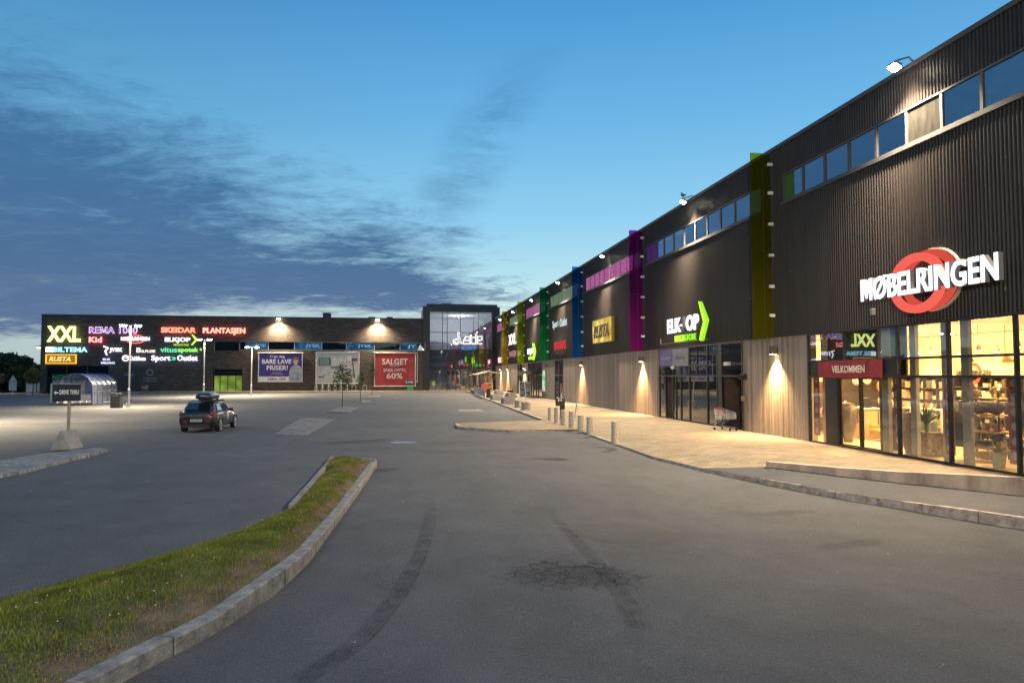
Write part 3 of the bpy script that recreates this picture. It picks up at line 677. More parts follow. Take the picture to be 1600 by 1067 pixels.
# ------------------------------------------------------------------ coloured glass fins standing out from the facade
FCOL = [('olive yellow', (.36,.35,.010)), ('magenta purple', (.42,.03,.36)), ('deep blue', (.010,.20,.55)), ('emerald green', (.010,.42,.13)), ('lime green', (.40,.55,.015)), ('dark olive', (.42,.36,.012))]
def fin_mat(name, c):
    m, n, l = new_mat(name)
    out = n.new('ShaderNodeOutputMaterial'); mx = n.new('ShaderNodeMixShader'); l.new(mx.outputs[0], out.inputs[0])
    fr = n.new('ShaderNodeLayerWeight'); fr.inputs[0].default_value = .5
    pw = n.new('ShaderNodeMath'); pw.operation = 'POWER'; l.new(fr.outputs['Facing'], pw.inputs[0]); pw.inputs[1].default_value = 4.0
    mf = n.new('ShaderNodeMath'); mf.operation = 'MULTIPLY_ADD'; l.new(pw.outputs[0], mf.inputs[0]); mf.inputs[1].default_value = .9; mf.inputs[2].default_value = .05
    tr = n.new('ShaderNodeBsdfTransparent'); tr.inputs[0].default_value = (*[math.sqrt(x) for x in c], 1)
    df = n.new('ShaderNodeBsdfTranslucent'); df.inputs[0].default_value = (*c, 1); d2 = n.new('ShaderNodeBsdfDiffuse'); d2.inputs[0].default_value = (*c, 1)
    m1 = n.new('ShaderNodeMixShader'); m1.inputs[0].default_value = .5; l.new(df.outputs[0], m1.inputs[1]); l.new(d2.outputs[0], m1.inputs[2])
    m2 = n.new('ShaderNodeMixShader'); m2.inputs[0].default_value = .075 if 'yellow' in name else .14; l.new(tr.outputs[0], m2.inputs[1]); l.new(m1.outputs[0], m2.inputs[2])
    gl = n.new('ShaderNodeBsdfGlossy'); gl.inputs['Roughness'].default_value = .02; gl.inputs[0].default_value = (*[.4+.6*min(1, x*2) for x in c], 1)
    l.new(mf.outputs[0], mx.inputs[0]); l.new(m2.outputs[0], mx.inputs[1]); l.new(gl.outputs[0], mx.inputs[2])
    return m
for k, (yf, (nm, c)) in enumerate(zip(FINS, FCOL)):
    t = thing('glass_fin', '%s translucent glass fin standing out from the dark facade' % nm, 'glass fin', (FX-.5, yf, 4.0), 'coloured glass fins on the dark facade')
    m = fin_mat('fin_%s' % nm.replace(' ', '_'), c)
    for (z0, z1) in ((4.02, 7.62), (7.64, 11.74)):
        b = MB(); b.box(FX-.96, FX-.42, yf-.008, yf+.008, z0, z1); b.build('outer_pane', m, t)
        b = MB(); b.box(FX-.41, FX-.08, yf-.008, yf+.008, z0, z1 if z1 < 8 else 11.68); b.build('inner_pane', m, t)
    b = MB(); b.box(FX-.42, FX-.405, yf-.03, yf+.03, 4.0, 11.68); b.build('rail', DARKM, t)
    for z in (4.9, 6.1, 7.4, 8.7, 10.0, 11.2):
        b = MB(); b.bbox((FX-.10, yf-.06, z), (.24, .10, .12), .012); b.build('bracket', WHITE, t)

# ------------------------------------------------------------------ floodlights on the roof edge and downlights on the boards
FLN = ['nearest roof floodlight, above the white lettering with red ring', 'roof floodlight with a gull on it, above the white lettering with green arrow', 'roof floodlight above the yellow plate sign', 'roof floodlight between the blue and green fins', 'roof floodlight between the green and lime fins', 'roof floodlight between the lime and dark olive fins', 'farthest roof floodlight, next to the glass hall']
FL = [(19.4, 11.75), (36.0, 11.62), (51.7, 11.3), (67.0, 11.25), (81.6, 11.1), (95.8, 10.95), (108.8, 10.9)]
def floodlight(y, z, label, dirx=-1, x0=FX, energy=15000):
    x = x0-.62; t = thing('floodlight', label, 'floodlight', (x0, y, z), 'floodlights along the roof edge')
    b = MB(); b.tube([(x0+.15, y, 11.86), (x0-.15, y, z+.34), (x, y, z+.18)], .03, 8); b.build('arm', GREYM, t)
    T_ = Matrix.Translation((x, y, z)) @ Matrix.Rotation(R(24), 4, 'Y')
    b = MB(); b.bbox((0, 0, 0), (.28, .36, .12), .03, T_); b.build('housing', GREYM, t)
    b = MB(); b.bbox((0, 0, -.05), (.24, .32, .05), .01, T_); b.build('lens', E_FLOOD, t)
    lamp('SPOT', (x, y, z-.09), energy, (1,.79,.53), (x-4.5, y-.4, 0), .12, 138, .9, t)
    lamp('SPOT', (x+.12, y, z-.09), energy*.05, (1,.76,.48), (x0+.1, y, z-4.5), .12, 95, 1.0, t, 'wall_beam')
    return t
for (y, z), nm in zip(FL, FLN): floodlight(y, z, nm)
WL = [(27.75, 'wall downlight on the boards beside the bright shop front'), (44.45, 'wall downlight on the boards under the purple fin'), (60.2, 'wall downlight on the boards under the blue fin'), (89.7, 'wall downlight between the canopied entrance and farthest slot'), (104.3, 'wall downlight under the dark olive fin'), (111.9, 'last wall downlight before the glass hall'), (75.3, 'unlit wall lamp beside the canopied entrance')]
for (y, nm) in WL:
    t = thing('wall_lamp', nm, 'wall lamp', (FX, y, 3.5), 'downlights on the pale boards')
    b = MB(); b.bbox((FX-.17, y, 3.36), (.22, .26, .34), .012); b.build('housing', mat('bronze_metal', (.10,.085,.07), .5, .5), t)
    b = MB(); b.box(FX-.06, FX, y-.07, y+.07, 3.42, 3.62); b.build('back_plate', DARKM, t)
    if 'unlit' in nm: continue
    b = MB(); b.box(FX-.25, FX-.09, y-.1, y+.1, 3.345, 3.357); b.build('lens', E_WARM, t)
    lamp('SPOT', (FX-.19, y, 3.32), 2200, (1,.62,.27), (FX-.05, y, 0), .04, 88, 1.0, t)
    lamp('SPOT', (FX-.20, y, 3.32), 2000, (1,.62,.26), (FX-1.1, y, 0), .04, 110, .9, t, 'floor_beam')

# gull on the second floodlight
gx, gy, gzz = FX-.62, 36.0, 11.62+.15
t = thing('gull', 'small gull standing on the second roof floodlight', 'bird', (gx, gy, gzz))
b = MB()
b.tube([(gx, gy-.27, gzz+.17), (gx, gy-.16, gzz+.18), (gx, gy, gzz+.20), (gx, gy+.12, gzz+.24), (gx, gy+.17, gzz+.31), (gx, gy+.20, gzz+.36), (gx, gy+.24, gzz+.35), (gx, gy+.31, gzz+.34)], [.012,.045,.085,.075,.045,.05,.035,.008], 10)
b.build('body', mat('gull_grey', (.30,.30,.31), .8), t, smooth=True)
b = MB(); [b.tube([(gx+s*.03, gy+.02, gzz+.15), (gx+s*.03, gy+.03, gzz)], .009, 6) for s in (-1, 1)]; b.build('legs', mat('gull_legs', (.4,.25,.08), .7), t)
b = MB(); [b.tube([(gx+s*.075, gy+.1, gzz+.23), (gx+s*.085, gy-.08, gzz+.2), (gx+s*.03, gy-.33, gzz+.17)], [.02,.045,.008], 8) for s in (-1, 1)]; b.build('wings', mat('gull_wing', (.18,.18,.19), .8), t, smooth=True)

# ------------------------------------------------------------------ signs on the long facade
t = thing('shop_sign', 'large white lettering over a red double ring above the bright shop front', 'sign', (FX, 19, 5.3), 'lit shop signs on the long facade')
fr = right_frame(21.5, 4.87); RED = emit('ring_red', (.80,.115,.085), 1.0); RED2 = emit('ring_red_pale', (.70,.085,.06), .8)
for (a0, a1) in ((14, 166), (194, 346)):
    b = MB(); ring_poly(b, fr, 2.36, .33, 1.12, .88, .23, a0, a1, .20, .34); b.build('front_ring', RED, t)
    b = MB(); ring_poly(b, fr, 2.70, .38, 1.10, .88, .22, a0+4, a1-8, .10, .19); b.build('rear_ring', RED2, t)
    b = MB(); ring_poly(b, fr, 2.75, .38, 1.14, .92, .05, *((14, 95) if a0 < 90 else (262, 346)), .02, .10); b.build('ring_edge', mat('cream_edge', (.6,.5,.4), .5), t)
b = MB(); letters(b, 'MØBELRINGEN', fr, 0, 0, 5.5, .74, .445, .462, .028); b.build('lettering', emit('white_letters', (.9,.95,1), 1.5), t)
b = MB(); letters(b, 'MØBELRINGEN', fr, 0, 0, 5.5, .74, .30, .44, .024); b.build('letter_sides', mat('letter_grey', (.26,.26,.28), .5), t)
b = MB(); b.bbox((FX-.15, 21.35, 4.45), (.12,.14,.2), .01); tag(b.build('wall_sensor', GREYM, origin=(FX-.15, 21.35, 4.45)), 'small grey box under the first letter of the ringed sign', 'box')

LIME = emit('lime_light', (.40,1.0,.04), 1.6); LIMEd = emit('lime_light_dim', (.30,.80,.03), 1.0)
t = thing('shop_sign', 'white lettering with one dark letter and a tall green arrow', 'sign', (FX, 37, 5), 'lit shop signs on the long facade')
fr = right_frame(39.6, 4.86)
WLT = emit('white_letters_soft', (.92,.95,1), 1.5)
b = MB(); letters(b, 'ELK', fr, 0, 0, 2.0, .80, .16, .22, .035); b.build('lettering', WLT, t); b = MB(); letters(b, 'OP', fr, 2.75, -.02, 1.65, .84, .16, .22, .035); b.build('lettering', WLT, t); b = MB(); letters(b, "-", fr, 2.02, .30, .18, .1, .16, .26, .0); b.build('lettering', WLT, t)
b = MB(); letters(b, 'J', fr, 2.2, 0, .42, .80, .16, .26, .05); b.build('unlit_letter', mat('unlit_letter', (.13,.13,.14), .5), t)
b = MB(); letters(b, 'MEGA', fr, 1.15, -.52, 1.35, .34, .16, .22, .012); b.build('small_lettering', LIME, t)
b = MB(); letters(b, 'STORE', fr, 2.52, -.52, 1.55, .34, .16, .22, .0); b.build('small_lettering', LIMEd, t)
b = MB(); b.prism([(4.42,1.42),(4.52,1.40),(5.28,.46),(5.30,.36),(4.98,.34),(4.62,1.0)], fr, .1, .2); b.prism([(4.98,.32),(5.30,.34),(5.22,.2),(4.66,-.62),(4.50,-.55),(4.62,-.2)], fr, .1, .2); b.build('arrow', LIME, t)
b = MB(); b.prism([(4.56,1.40),(4.62,1.38),(5.42,.40),(5.34,.38)], fr, .06, .2); b.prism([(5.34,.34),(5.42,.38),(4.78,-.62),(4.70,-.62)], fr, .06, .2); b.build('arrow_edge', LIMEd, t)
b = MB(); b.tube([(FX-.12, 40.9, 4.3), (FX-.12, 40.9, 4.62)], .03, 6); b.tube([(FX-.1, 40.9, 4.32), (FX-.1, 34.2, 4.3)], .018, 6); tag(b.build('conduit', GREYM, origin=(FX, 38, 4.3)), 'thin grey conduit under the lettering with green arrow', 'conduit')

t = thing('shop_sign', 'yellow plate sign with black slanted lettering', 'sign', (FX, 53, 5.8), 'lit shop signs on the long facade')
fr = right_frame(55.7, 5.02)
b = MB(); b.prism([(0,0),(5.1,0),(5.1,1.68),(0,1.68)], fr, .08, .26); b.build('plate', lit('yellow_plate', (.62,.40,.05), .95, .3, 1.2, (.95,.72,.20)), t)
b = MB()
for (x0, x1, z0, z1) in ((-.04,5.14,-.06,0),(-.04,5.14,1.68,1.74),(-.06,0,-.06,1.74),(5.1,5.16,-.06,1.74)): b.prism([(x0,z0),(x1,z0),(x1,z1),(x0,z1)], fr, .06, .29)
b.build('frame', mat('gold_frame', (.45,.32,.06), .5), t)
b = MB(); letters(b, 'RUSTA', fr, .35, .32, 4.1, 1.0, .262, .33, .02, slant=.28); b.build('lettering', BLACK, t)

t = thing('shop_sign', 'pale white lettering high between the blue and green fins', 'sign', (FX, 69, 7.4), 'lit shop signs on the long facade')
fr = right_frame(72.1, 7.05); b = MB(); letters(b, 'Sport', fr, 0, 0, 2.7, .92, .1, .13, .012); letters(b, 'Outlet', fr, 3.5, .1, 3.0, .80, .1, .13, .012); b.build('lettering', emit('dim_white', (.55,.58,.66), 1.0), t)
b = MB(); letters(b, '»', fr, 2.8, .2, .6, .5, .1, .22, .03); b.build('chevrons', emit('dim_green', (.1,.5,.2), .6), t)
t = thing('shop_sign', 'red lettering low between the blue and green fins', 'sign', (FX, 68.5, 5.4), 'lit shop signs on the long facade')
fr = right_frame(71.2, 4.98); b = MB(); letters(b, 'BARNAS', fr, 0, 0, 5.2, .82, .1, .13, .008); b.build('lettering', emit('red_letters', (.72,.045,.05), .8), t)

t = thing('shop_sign', 'white square sign with green arrow above the canopied entrance', 'sign', (FX, 84, 5.2), 'lit shop signs on the long facade')
fr = right_frame(86.9, 4.85); b = MB(); letters(b, 'ELKJOP', fr, 0, 0, 3.8, .80, .12, .16, .012); b.build('lettering', E_WHITE, t)
b = MB(); b.prism([(4.1,1.35),(4.35,1.35),(5.5,.35),(4.9,.3)], fr, .1, .3); b.prism([(4.9,.28),(5.5,.33),(4.4,-.6),(4.15,-.5)], fr, .1, .3); b.build('arrow', LIME, t)
b = MB(); letters(b, 'MEGASTORE', fr, 1.0, -.5, 2.8, .34, .12, .2, .03); b.build('small_lettering', LIME, t)
t = thing('shop_sign', 'large white lettering between the lime and dark olive fins', 'sign', (FX, 99, 7.5), 'lit shop signs on the long facade')
fr = right_frame(103.0, 6.75); b = MB(); letters(b, 'XXL', fr, 0, 0, 7.0, 1.5, .1, .15, .02); b.build('lettering', emit('cream_letters', (1,.86,.72), 1.5), t)
t = thing('shop_sign', 'dull pink lettering below the large white lettering, beside lime fin', 'sign', (FX, 99, 5.3), 'lit shop signs on the long facade')
fr = right_frame(102.4, 4.82); b = MB(); letters(b, 'PLANTASJEN', fr, 0, 0, 6.4, 1.05, .1, .14, .008); b.build('lettering', emit('dull_pink', (.42,.20,.22), .8), t)
t = thing('shop_sign', 'small bright pink sign at the far end beside the dark olive fin', 'sign', (FX, 112, 4.9), 'lit shop signs on the long facade')
fr = right_frame(114.2, 4.35); b = MB(); b.prism([(0,0),(4.4,0),(4.4,1.0),(0,1.0)], fr, .05, .2); b.build('box', lit('pink_box', (.55,.05,.12), 1.1, .4, 3, (.95,.2,.3)), t)
b = MB(); letters(b, 'Kid', fr, .9, .2, 2.4, .6, .21, .25, .05); b.build('lettering', E_WHITE, t)

t = thing('shop_banner', 'red welcome banner over the sliding doors of the bright shop', 'banner', (FX-.06, 23, 2.4))
fr = right_frame(24.66, 2.40, FX); b = MB(); b.prism([(0,0),(1.72,0),(1.72,.61),(0,.59)], fr, .05, .065); b.prism([(1.735,0),(3.58,.02),(3.58,.62),(1.735,.61)], fr, .05, .065); b.build('cloth', mat('crimson_cloth', (.26,.022,.035), .7), t)
b = MB(); letters(b, 'VELKOMMEN', fr, .85, .18, 1.85, .25, .067, .07, .02); b.build('lettering', mat('cream_print', (.75,.68,.55), .7), t)
fr = right_frame(77.6, .75); t = thing('poster_case', 'narrow upright lit poster case on the boards beside the canopied entrance', 'poster', (FX, 76.8, .75))
b = MB(); b.prism([(-.1,-.1),(1.7,-.1),(1.7,2.35),(-.1,2.35)], fr, .02, .12); b.build('case', GREYM, t)
b = MB(); b.prism([(.05,.05),(1.55,.05),(1.55,2.2),(.05,2.2)], fr, .121, .13); b.build('poster', lit('poster_light', (.25,.55,.35), 1.0, .3, 1.0, (.85,.9,.6)), t)
b = MB(); b.bbox((FX-.13, 30.45, 2.3), (.2,.28,.26), .02); b.tube([(FX-.2, 30.3, 2.45), (FX-.42, 30.25, 2.42)], [.06,.13], 10); tag(b.build('alarm_horn', BLACK, origin=(FX, 30.45, 2.3)), 'black horn and box on boards beside the dark entrance', 'alarm')
b = MB(); b.bbox((FX-.1, 30.5, 1.35), (.16,.3,.2), .02); tag(b.build('key_box', mat('brass', (.35,.25,.12), .4, .7), origin=(FX, 30.5, 1.35)), 'small brass coloured box on boards behind the shopping trolley', 'box')

# ------------------------------------------------------------------ the brick store across the end
XL, XR, ZR = -53.8, 3.2, 11.55
store = thing('brick_building', 'wide flat roofed dark brick store across the end of the car park', 'building', (-25, FY, 0))
def holed_wall(b, fr, u0, u1, v0, v1, holes, depth):
    us = sorted(set([u0, u1] + [h[0] for h in holes] + [h[1] for h in holes])); vs = sorted(set([v0, v1] + [h[2] for h in holes] + [h[3] for h in holes]))
    for i in range(len(us)-1):
        for j in range(len(vs)-1):
            uc, vc = (us[i]+us[i+1])/2, (vs[j]+vs[j+1])/2
            if any(h[0] < uc < h[1] and h[2] < vc < h[3] for h in holes): continue
            b.quad(fr(us[i], vs[j], 0), fr(us[i+1], vs[j], 0), fr(us[i+1], vs[j+1], 0), fr(us[i], vs[j+1], 0))
    for h in holes:
        a, c, d, e = h; D = -depth
        b.quad(fr(a,d,0), fr(c,d,0), fr(c,d,D), fr(a,d,D)); b.quad(fr(a,e,D), fr(c,e,D), fr(c,e,0), fr(a,e,0))
        b.quad(fr(a,d,D), fr(a,e,D), fr(a,e,0), fr(a,d,0)); b.quad(fr(c,d,0), fr(c,e,0), fr(c,e,D), fr(c,d,D))
ff = far_frame(0, 0)
HOL = [(-29.0,-25.3,6.3,7.68), (-25.2,3.18,6.44,7.75), (-29.1,-24.7,-.6,3.45), (-52.9,-44.2,-.6,3.9)]
b = MB(); holed_wall(b, ff, XL, XR, -.8, ZR, HOL, .35)
b.quad((XL,FY,-.8),(XL,FY,ZR),(XL,FY+45,ZR),(XL,FY+45,-.8)); b.quad((XR,FY,-.8),(XR,FY+3,-.8),(XR,FY+3,ZR),(XR,FY,ZR)); b.quad((XL,FY+45,-.8),(XL,FY+45,ZR),(XR,FY+45,ZR),(XR,FY+45,-.8))
b.build('brick_wall', BRICK, store)
b = MB(); b.box(XL-.05, XR, FY-.06, FY+.5, ZR, ZR+.14); b.box(XL-.05, XL+.4, FY+.5, FY+45, ZR, ZR+.14); b.build('roof_coping', COPING, store)
b = MB(); b.box(XL+.2, XR-.1, FY+.5, FY+44, ZR-.4, ZR-.2); b.build('roof', DARKM, store)
for (px, w, h) in ((511, 1.55, 1.35), (581, 1.35, .75), (609, 1.15, .8)):
    X = at_y(px, 490, FY+9)[0]; b = MB(); b.lathe([(w*.52, ZR-.4), (w*.44, ZR+h), (w*.46, ZR+h+.03), (w*.46, ZR+h+.22)], (X, FY+9, 0), 14); b.build('roof_vent', COPING, store)
b = MB(); b.box(-29, 3.1, FY+.6, FY+.7, 6.2, 7.9); b.box(-29.0, -24.7, FY+2.5, FY+2.6, -.5, 3.5); b.box(-52.9, -44.2, FY+4, FY+4.1, -.5, 4); b.build('window_backing', ROOM, store)
b = MB()
for u in (-29.0, -25.25): b.box(u, u+.09, FY+.12, FY+.2, 6.3, 7.68)
for px in (401, 419, 460, 503, 541, 585, 625, 664): u = at_y(px, 540, FY)[0]; b.box(u-.05, u+.05, FY+.1, FY+.18, 6.44, 7.75)
b.box(-25.2, 3.15, FY+.1, FY+.18, 6.44, 6.5); b.box(-25.2, 3.15, FY+.1, FY+.18, 7.69, 7.75); b.build('strip_frame', GREYM, store)
b = MB(); b.box(-28.95, -25.3, FY+.14, FY+.155, 6.32, 7.66); b.box(-25.15, 3.12, FY+.14, FY+.155, 6.5, 7.69); b.build('strip_pane', DPANE, store)
BLUEF = lit('blue_film', (.018,.06,.13), .8, .4, .8, (.03,.12,.22))
def film(px0, px1, txt, m=BLUEF):
    a, c = at_y(px0, 540, FY)[0], at_y(px1, 540, FY)[0]
    b = MB(); b.box(a, c, FY+.118, FY+.13, 6.52, 7.67); o = b.build('window_film', m, store)
    if txt:
        b = MB(); w = (c-a); letters(b, txt, far_frame(a, 6.52, FY+.118), w*.42, .28, w*.5, .6, .002, .01, .012); b.build('film_lettering', lit('film_print', (.22,.36,.52), 1.3), o)
film(383, 419, 'JYSK'); film(459, 503, 'JYSK'); film(541, 584, 'JYSK'); film(626, 652, 'JY')
b = MB(); a = at_y(652, 545, FY)[0]; b.prism([(a, 6.52), (a+1.15, 6.52), (a+.45, 7.5)], far_frame(0, 0, FY+.2), 0, .02); b.build('lit_triangle', emit('paper_white', (1,.97,.9), 1.2), store)
b = MB(); a = at_y(616, 545, FY)[0]; 
for k in range(7): b.box(a+k*.18, a+k*.18+.1, FY+.3, FY+.34, 6.55, 6.55+random.uniform(.4,1.0))
b.build('window_goods', mat('goods_grey', (.3,.3,.3), .7), store)
# green glazed door, left shop window
b = MB()
for u in (-29.0,-28.1,-26.95,-25.75,-24.8): b.box(u, u+.1, FY+.15, FY+.25, -.5, 2.45 if u not in (-29.0,-24.8) else 3.45)
for z in (2.4, 2.85, 3.38): b.box(-29.0, -24.7, FY+.15, FY+.25, z, z+.09)
b.build('door_frame', FRAME, store)
b = MB(); b.box(-28.9, -24.8, FY+.3, FY+.32, -.2, 2.38); b.build('green_door', lit('green_door_film', (.13,.20,.025), 1.0, .3, .7, (.21,.32,.05)), store)
b = MB(); b.box(-28.9, -24.8, FY+.26, FY+.28, 2.5, 3.36); b.build('door_light', DPANE, store)
b = MB()
for u in (-52.9,-50.2,-47.3,-44.3): b.box(u, u+.1, FY+.15, FY+.25, -.6, 3.9)
b.box(-52.9,-44.2,FY+.15,FY+.25,1.9,2.0); b.build('left_frame', FRAME, store)
b = MB(); b.box(-52.8,-44.3,FY+.2,FY+.215,-.5,3.9); b.build('left_pane', DPANE, store)
b = MB(); b.box(-52.6,-46.2,FY+1.2,FY+1.25,1.6,2.6); b.build('green_interior', lit('green_glow', (.006,.05,.025), 1.0, .7, 1.2, (.03,.16,.08)), store)
b = MB(); b.box(-52.0,-45,FY-.03,FY-.02,-.5,1.65); b.prism([(-48.6,.9),(-48.2,1.4),(-47.8,.9)], ff, .035, .04); b.build('pale_hoarding', mat('pinkish_panel', (.30,.24,.25), .8, var=.2), store)
# small white direction lettering on the brick
WPRINT = mat('faint_white_print', (.22,.22,.26), .7)
b = MB(); letters(b, '15 m', ff, -41.9, 2.3, 1.3, .55, .005, .012, .02); ring_poly(b, ff, -38.3, 2.9, .5, .5, .12, 0, 360, .005, .012); letters(b, 'OVERVAKET', ff, -39.2, 1.9, 1.9, .25, .005, .012); letters(b, 'OMRADE', ff, -39.2, 1.5, 1.9, .25, .005, .012); b.build('wall_print', WPRINT, store)

# glass hall between the two buildings
gh = thing('glass_hall', 'tall glass entrance hall with black frame between brick store and long building', 'building', (9.3, 119, 0))
GY = 119.0; GX0, GX1 = 4.35, 14.6; GZ = 12.9
b = MB(); b.box(3.25, 15.9, GY-.4, GY+12, GZ, 13.75); b.box(3.25, GX0, GY-.4, GY+12, -.3, GZ); b.box(GX1, 15.9, GY-.4, GY+12, -.3, GZ); b.build('black_frame', mat('navy_black', (.014,.016,.022), .35, .2), gh)
b = MB(); b.box(3.9, 15.6, GY+.6, GY+11.5, 13.75, 14.25); b.box(6.4, 8.0, GY+1.5, GY+3, 14.25, 14.42); b.build('upper_roof', COPING, gh)
b = MB()
for f in (0, .205, .28, .49, .70, .78, 1): x = GX0+(GX1-GX0)*f; b.box(x-.045, x+.045, GY-.02, GY+.1, 0, GZ)
for z in (9.5, 6.6, 3.5): b.box(GX0, GX1, GY-.025, GY+.1, z-.05, z+.05)
for f in (.10, .36, .42, .57, .64): x = GX0+(GX1-GX0)*f; b.box(x-.03, x+.03, GY-.01, GY+.08, 0, 3.45)
b.build('mullions', FRAME, gh)
b = MB(); b.box(GX0, GX1, GY+.03, GY+.045, 0, GZ); b.build('glazing', HPANE, gh)
b = MB(); b.box(GX0, GX1, GY+11.8, GY+11.9, 0, GZ); b.box(GX0, GX1, GY+.2, GY+11.8, -.2, -.02); b.box(GX0, GX1, GY+.3, GY+11.8, GZ-.3, GZ-.05); b.build('hall_interior', mat('hall_grey', (.34,.33,.36), .9), gh)
b = MB(); b.box(GX0+.1, GX1-.1, GY+3.5, GY+11.7, 3.3, 3.75); b.box(GX0+.1, GX1-.1, GY+5, GY+11.7, 6.9, 7.3); b.build('gallery_floor', mat('gallery', (.3,.28,.27), .8), gh)
b = MB(); b.box(GX0+3.0, GX0+8.2, GY+1.2, GY+2.2, 2.55, 3.15); b.build('entrance_header', BLACK, gh)
b = MB(); b.box(GX0+.25, GX0+3, GY+2, GY+2.2, 3.9, 4.6); b.build('white_panel', mat('panel_white', (.6,.6,.6), .6), gh)
b = MB(); 
for k in range(5): b.tube([(GX0+.3+k*.5, GY+2.1, 4.6), (GX0+.3+k*.5, GY+2.1, 5.5)], .03, 6)
b.tube([(GX0+.2, GY+2.1, 5.5), (GX0+2.9, GY+2.1, 5.5)], .04, 6); b.build('railing', WHITE, gh)
rr = random.Random(5)
for k, (f, z, c, w, h) in enumerate([(.60,4.6,(.25,.8,.02),.35,.9),(.545,4.3,(.8,.35,.9),.3,.7),(.50,4.2,(.6,.7,.05),.25,.7),(.575,4.0,(.9,.08,.12),.35,.4),(.63,4.0,(.9,.08,.1),.4,.4),(.73,4.6,(.5,.9,.02),.28,1.1),(.705,4.5,(.3,.8,.02),.2,.9),(.78,3.95,(.05,.75,.08),.4,.45),(.84,3.95,(.05,.75,.08),.4,.45),(.90,3.95,(.9,.1,.15),.3,.45),(.97,3.95,(.9,.1,.15),.3,.5),(.08,.8,(.5,.6,.05),.5,.7),(.14,.5,(.7,.08,.04),.3,.3),(.30,3.9,(.3,.01,.02),1.0,.7)]):
    x = GX0+(GX1-GX0)*f; b = MB(); b.bbox((x, GY+2.6, z), (w, .2, h), .03)
    tag(b.build('shop_light', emit('hall_light_%d' % k, c, 1.1), origin=(x, GY+2.6, z)), '%s glowing %s sign inside the glass hall, %s' % (['small','slim','low','short','wide'][k % 5], {0:'lime',1:'pink',2:'olive',3:'red',4:'red',5:'lime',6:'green',7:'green',8:'green',9:'red',10:'red',11:'yellow-green',12:'orange-red',13:'dark red'}[k], ['left of centre','beside the olive one','third of the coloured row from the doors','first of the red pair','second of the red pair','tallest of all','beside the tallest lime one','first of the green pair','second of the green pair','near the right edge','at the very right edge','on the ground floor at left','lowest, at the ground floor left','over the ground floor left'][k]), 'sign', 'glowing signs inside the glass hall')
for k, (x, z, e) in enumerate(((6.2, 3.0, 150), (9.4, 2.4, 170), (12.6, 3.1, 170), (9.5, 12.3, 3000), (6.5, 6.4, 200))):
    t = thing('ceiling_lamp', ['small white lamp in the hall ground floor, left', 'small white lamp behind the hall doors', 'small white lamp in the hall ground floor, right', 'lamp under the roof of the glass hall', 'lamp over the gallery of the glass hall'][k], 'lamp', (x, GY+4.2, z))
    b = MB(); b.lathe([(.05,.3),(.16,.1),(.22,0)], (x, GY+4.2, z), 12); b.build('shade', WHITE, t)
    b = MB(); b.lathe([(.17,-.02),(.17,-.01)], (x, GY+4.2, z), 12); b.build('diffuser', emit('hall_lamp', (1,.95,.88), 8), t)
    lamp('POINT', (x, GY+4.2, z-.25), e, (1,.86,.72) if k < 3 else (.86,.84,.95), parent=t)
# looping outline emblem on the hall glass
t = thing('hall_emblem', 'white outlined looping word emblem on the glass hall', 'sign', (10, GY-.1, 8.2))
def hpx(px, py): p = at_y(px, py, GY-.15); return (p.x, p.z)
EMB = emit('emblem_white', (1,.98,.95), 1.5)
def stroke(mb, pts, r):
    mb.tube([(x, GY-.15, z) for x, z in (hpx(*p) for p in pts)], r, 6)
A = [(717,518.5),(716,524),(718,529),(719,533),(714,537.5),(709,536),(709,532),(713,530),(718,532),(722,537)]
Bs = [[(727,526),(734,526),(734,537),(724,537),(724,531.5),(734,531.5)], [(744,521),(744,537),(736.5,537),(736.5,527),(743,527)], [(743.6,537),(738,537)], [(748,532),(753.6,530.5),(753,525.5),(746.5,525.5),(746.5,537),(753.5,537)]]
b = MB(); stroke(b, A, .18); [stroke(b, s, .15) for s in Bs]; b.build('outline', EMB, t)
b = MB()
def stroke2(pts, r): b.tube([(x, GY-.36, z) for x, z in (hpx(*p) for p in pts)], r, 6)
stroke2(A, .075); [stroke2(s, .06) for s in Bs]; b.build('core', BLACK, t)
t = thing('hall_letters', 'row of small blue glowing letters under the looping emblem', 'sign', (10.5, GY+1, 6.8))
p0, p1 = at_y(721, 547, GY+1), at_y(744, 540.5, GY+1); b = MB(); letters(b, 'KLEPP', far_frame(p0.x, p0.z, GY+1), 0, 0, p1.x-p0.x, .62, .0, .1, .04); b.build('lettering', emit('blue_letters', (.06,.35,.9), 1.6), t)

# ------------------------------------------------------------------ glowing signs on the brick wall
def esign(label, parts, base, glow=None, gs=7.0):
    t = thing('wall_sign', label, 'sign', base, 'glowing shop signs on the brick wall')
    for (nm, mb, m) in parts: mb.build(nm, m, t)
    for (txt, x0, x1, z0, z1) in (glow or ([],))[1:]: letters(MB(), txt, ff, x0+.04, z0+.03, x1-x0-.08, z1-z0-.06, .33, .36, 0).build('back_light', emit('back_light_%d_%d_%d' % tuple(int(c*99) for c in glow[0]), glow[0], gs), t)
    return t
def L(txt, x0, x1, z0, z1, bold=.04, d0=.37, d1=.45, slant=0, fr=ff):
    bold = .03 if bold > .07 else min(bold, .06)*.62
    return letters(MB(), txt, fr, x0, z0, x1-x0, z1-z0, d0, d1, bold, slant)
XXLm = emit('yellow_green_light', (.95, 1.0, .32), 2.4)
esign('huge yellow-green three letter sign at the top left of the brick wall', [('lettering', L('XXL', -52.8, -48.1, 7.5, 9.85, .05, .37, .47), XXLm)], (-50.5, FY, 7.5), ((.42,.60,.0), ('XXL',-52.8,-48.1,7.5,9.85)), 9)
RW, RP = emit('rim_white', (1,.66,.82), 1.3), emit('violet_core', (.12,.08,.55), 1.0)
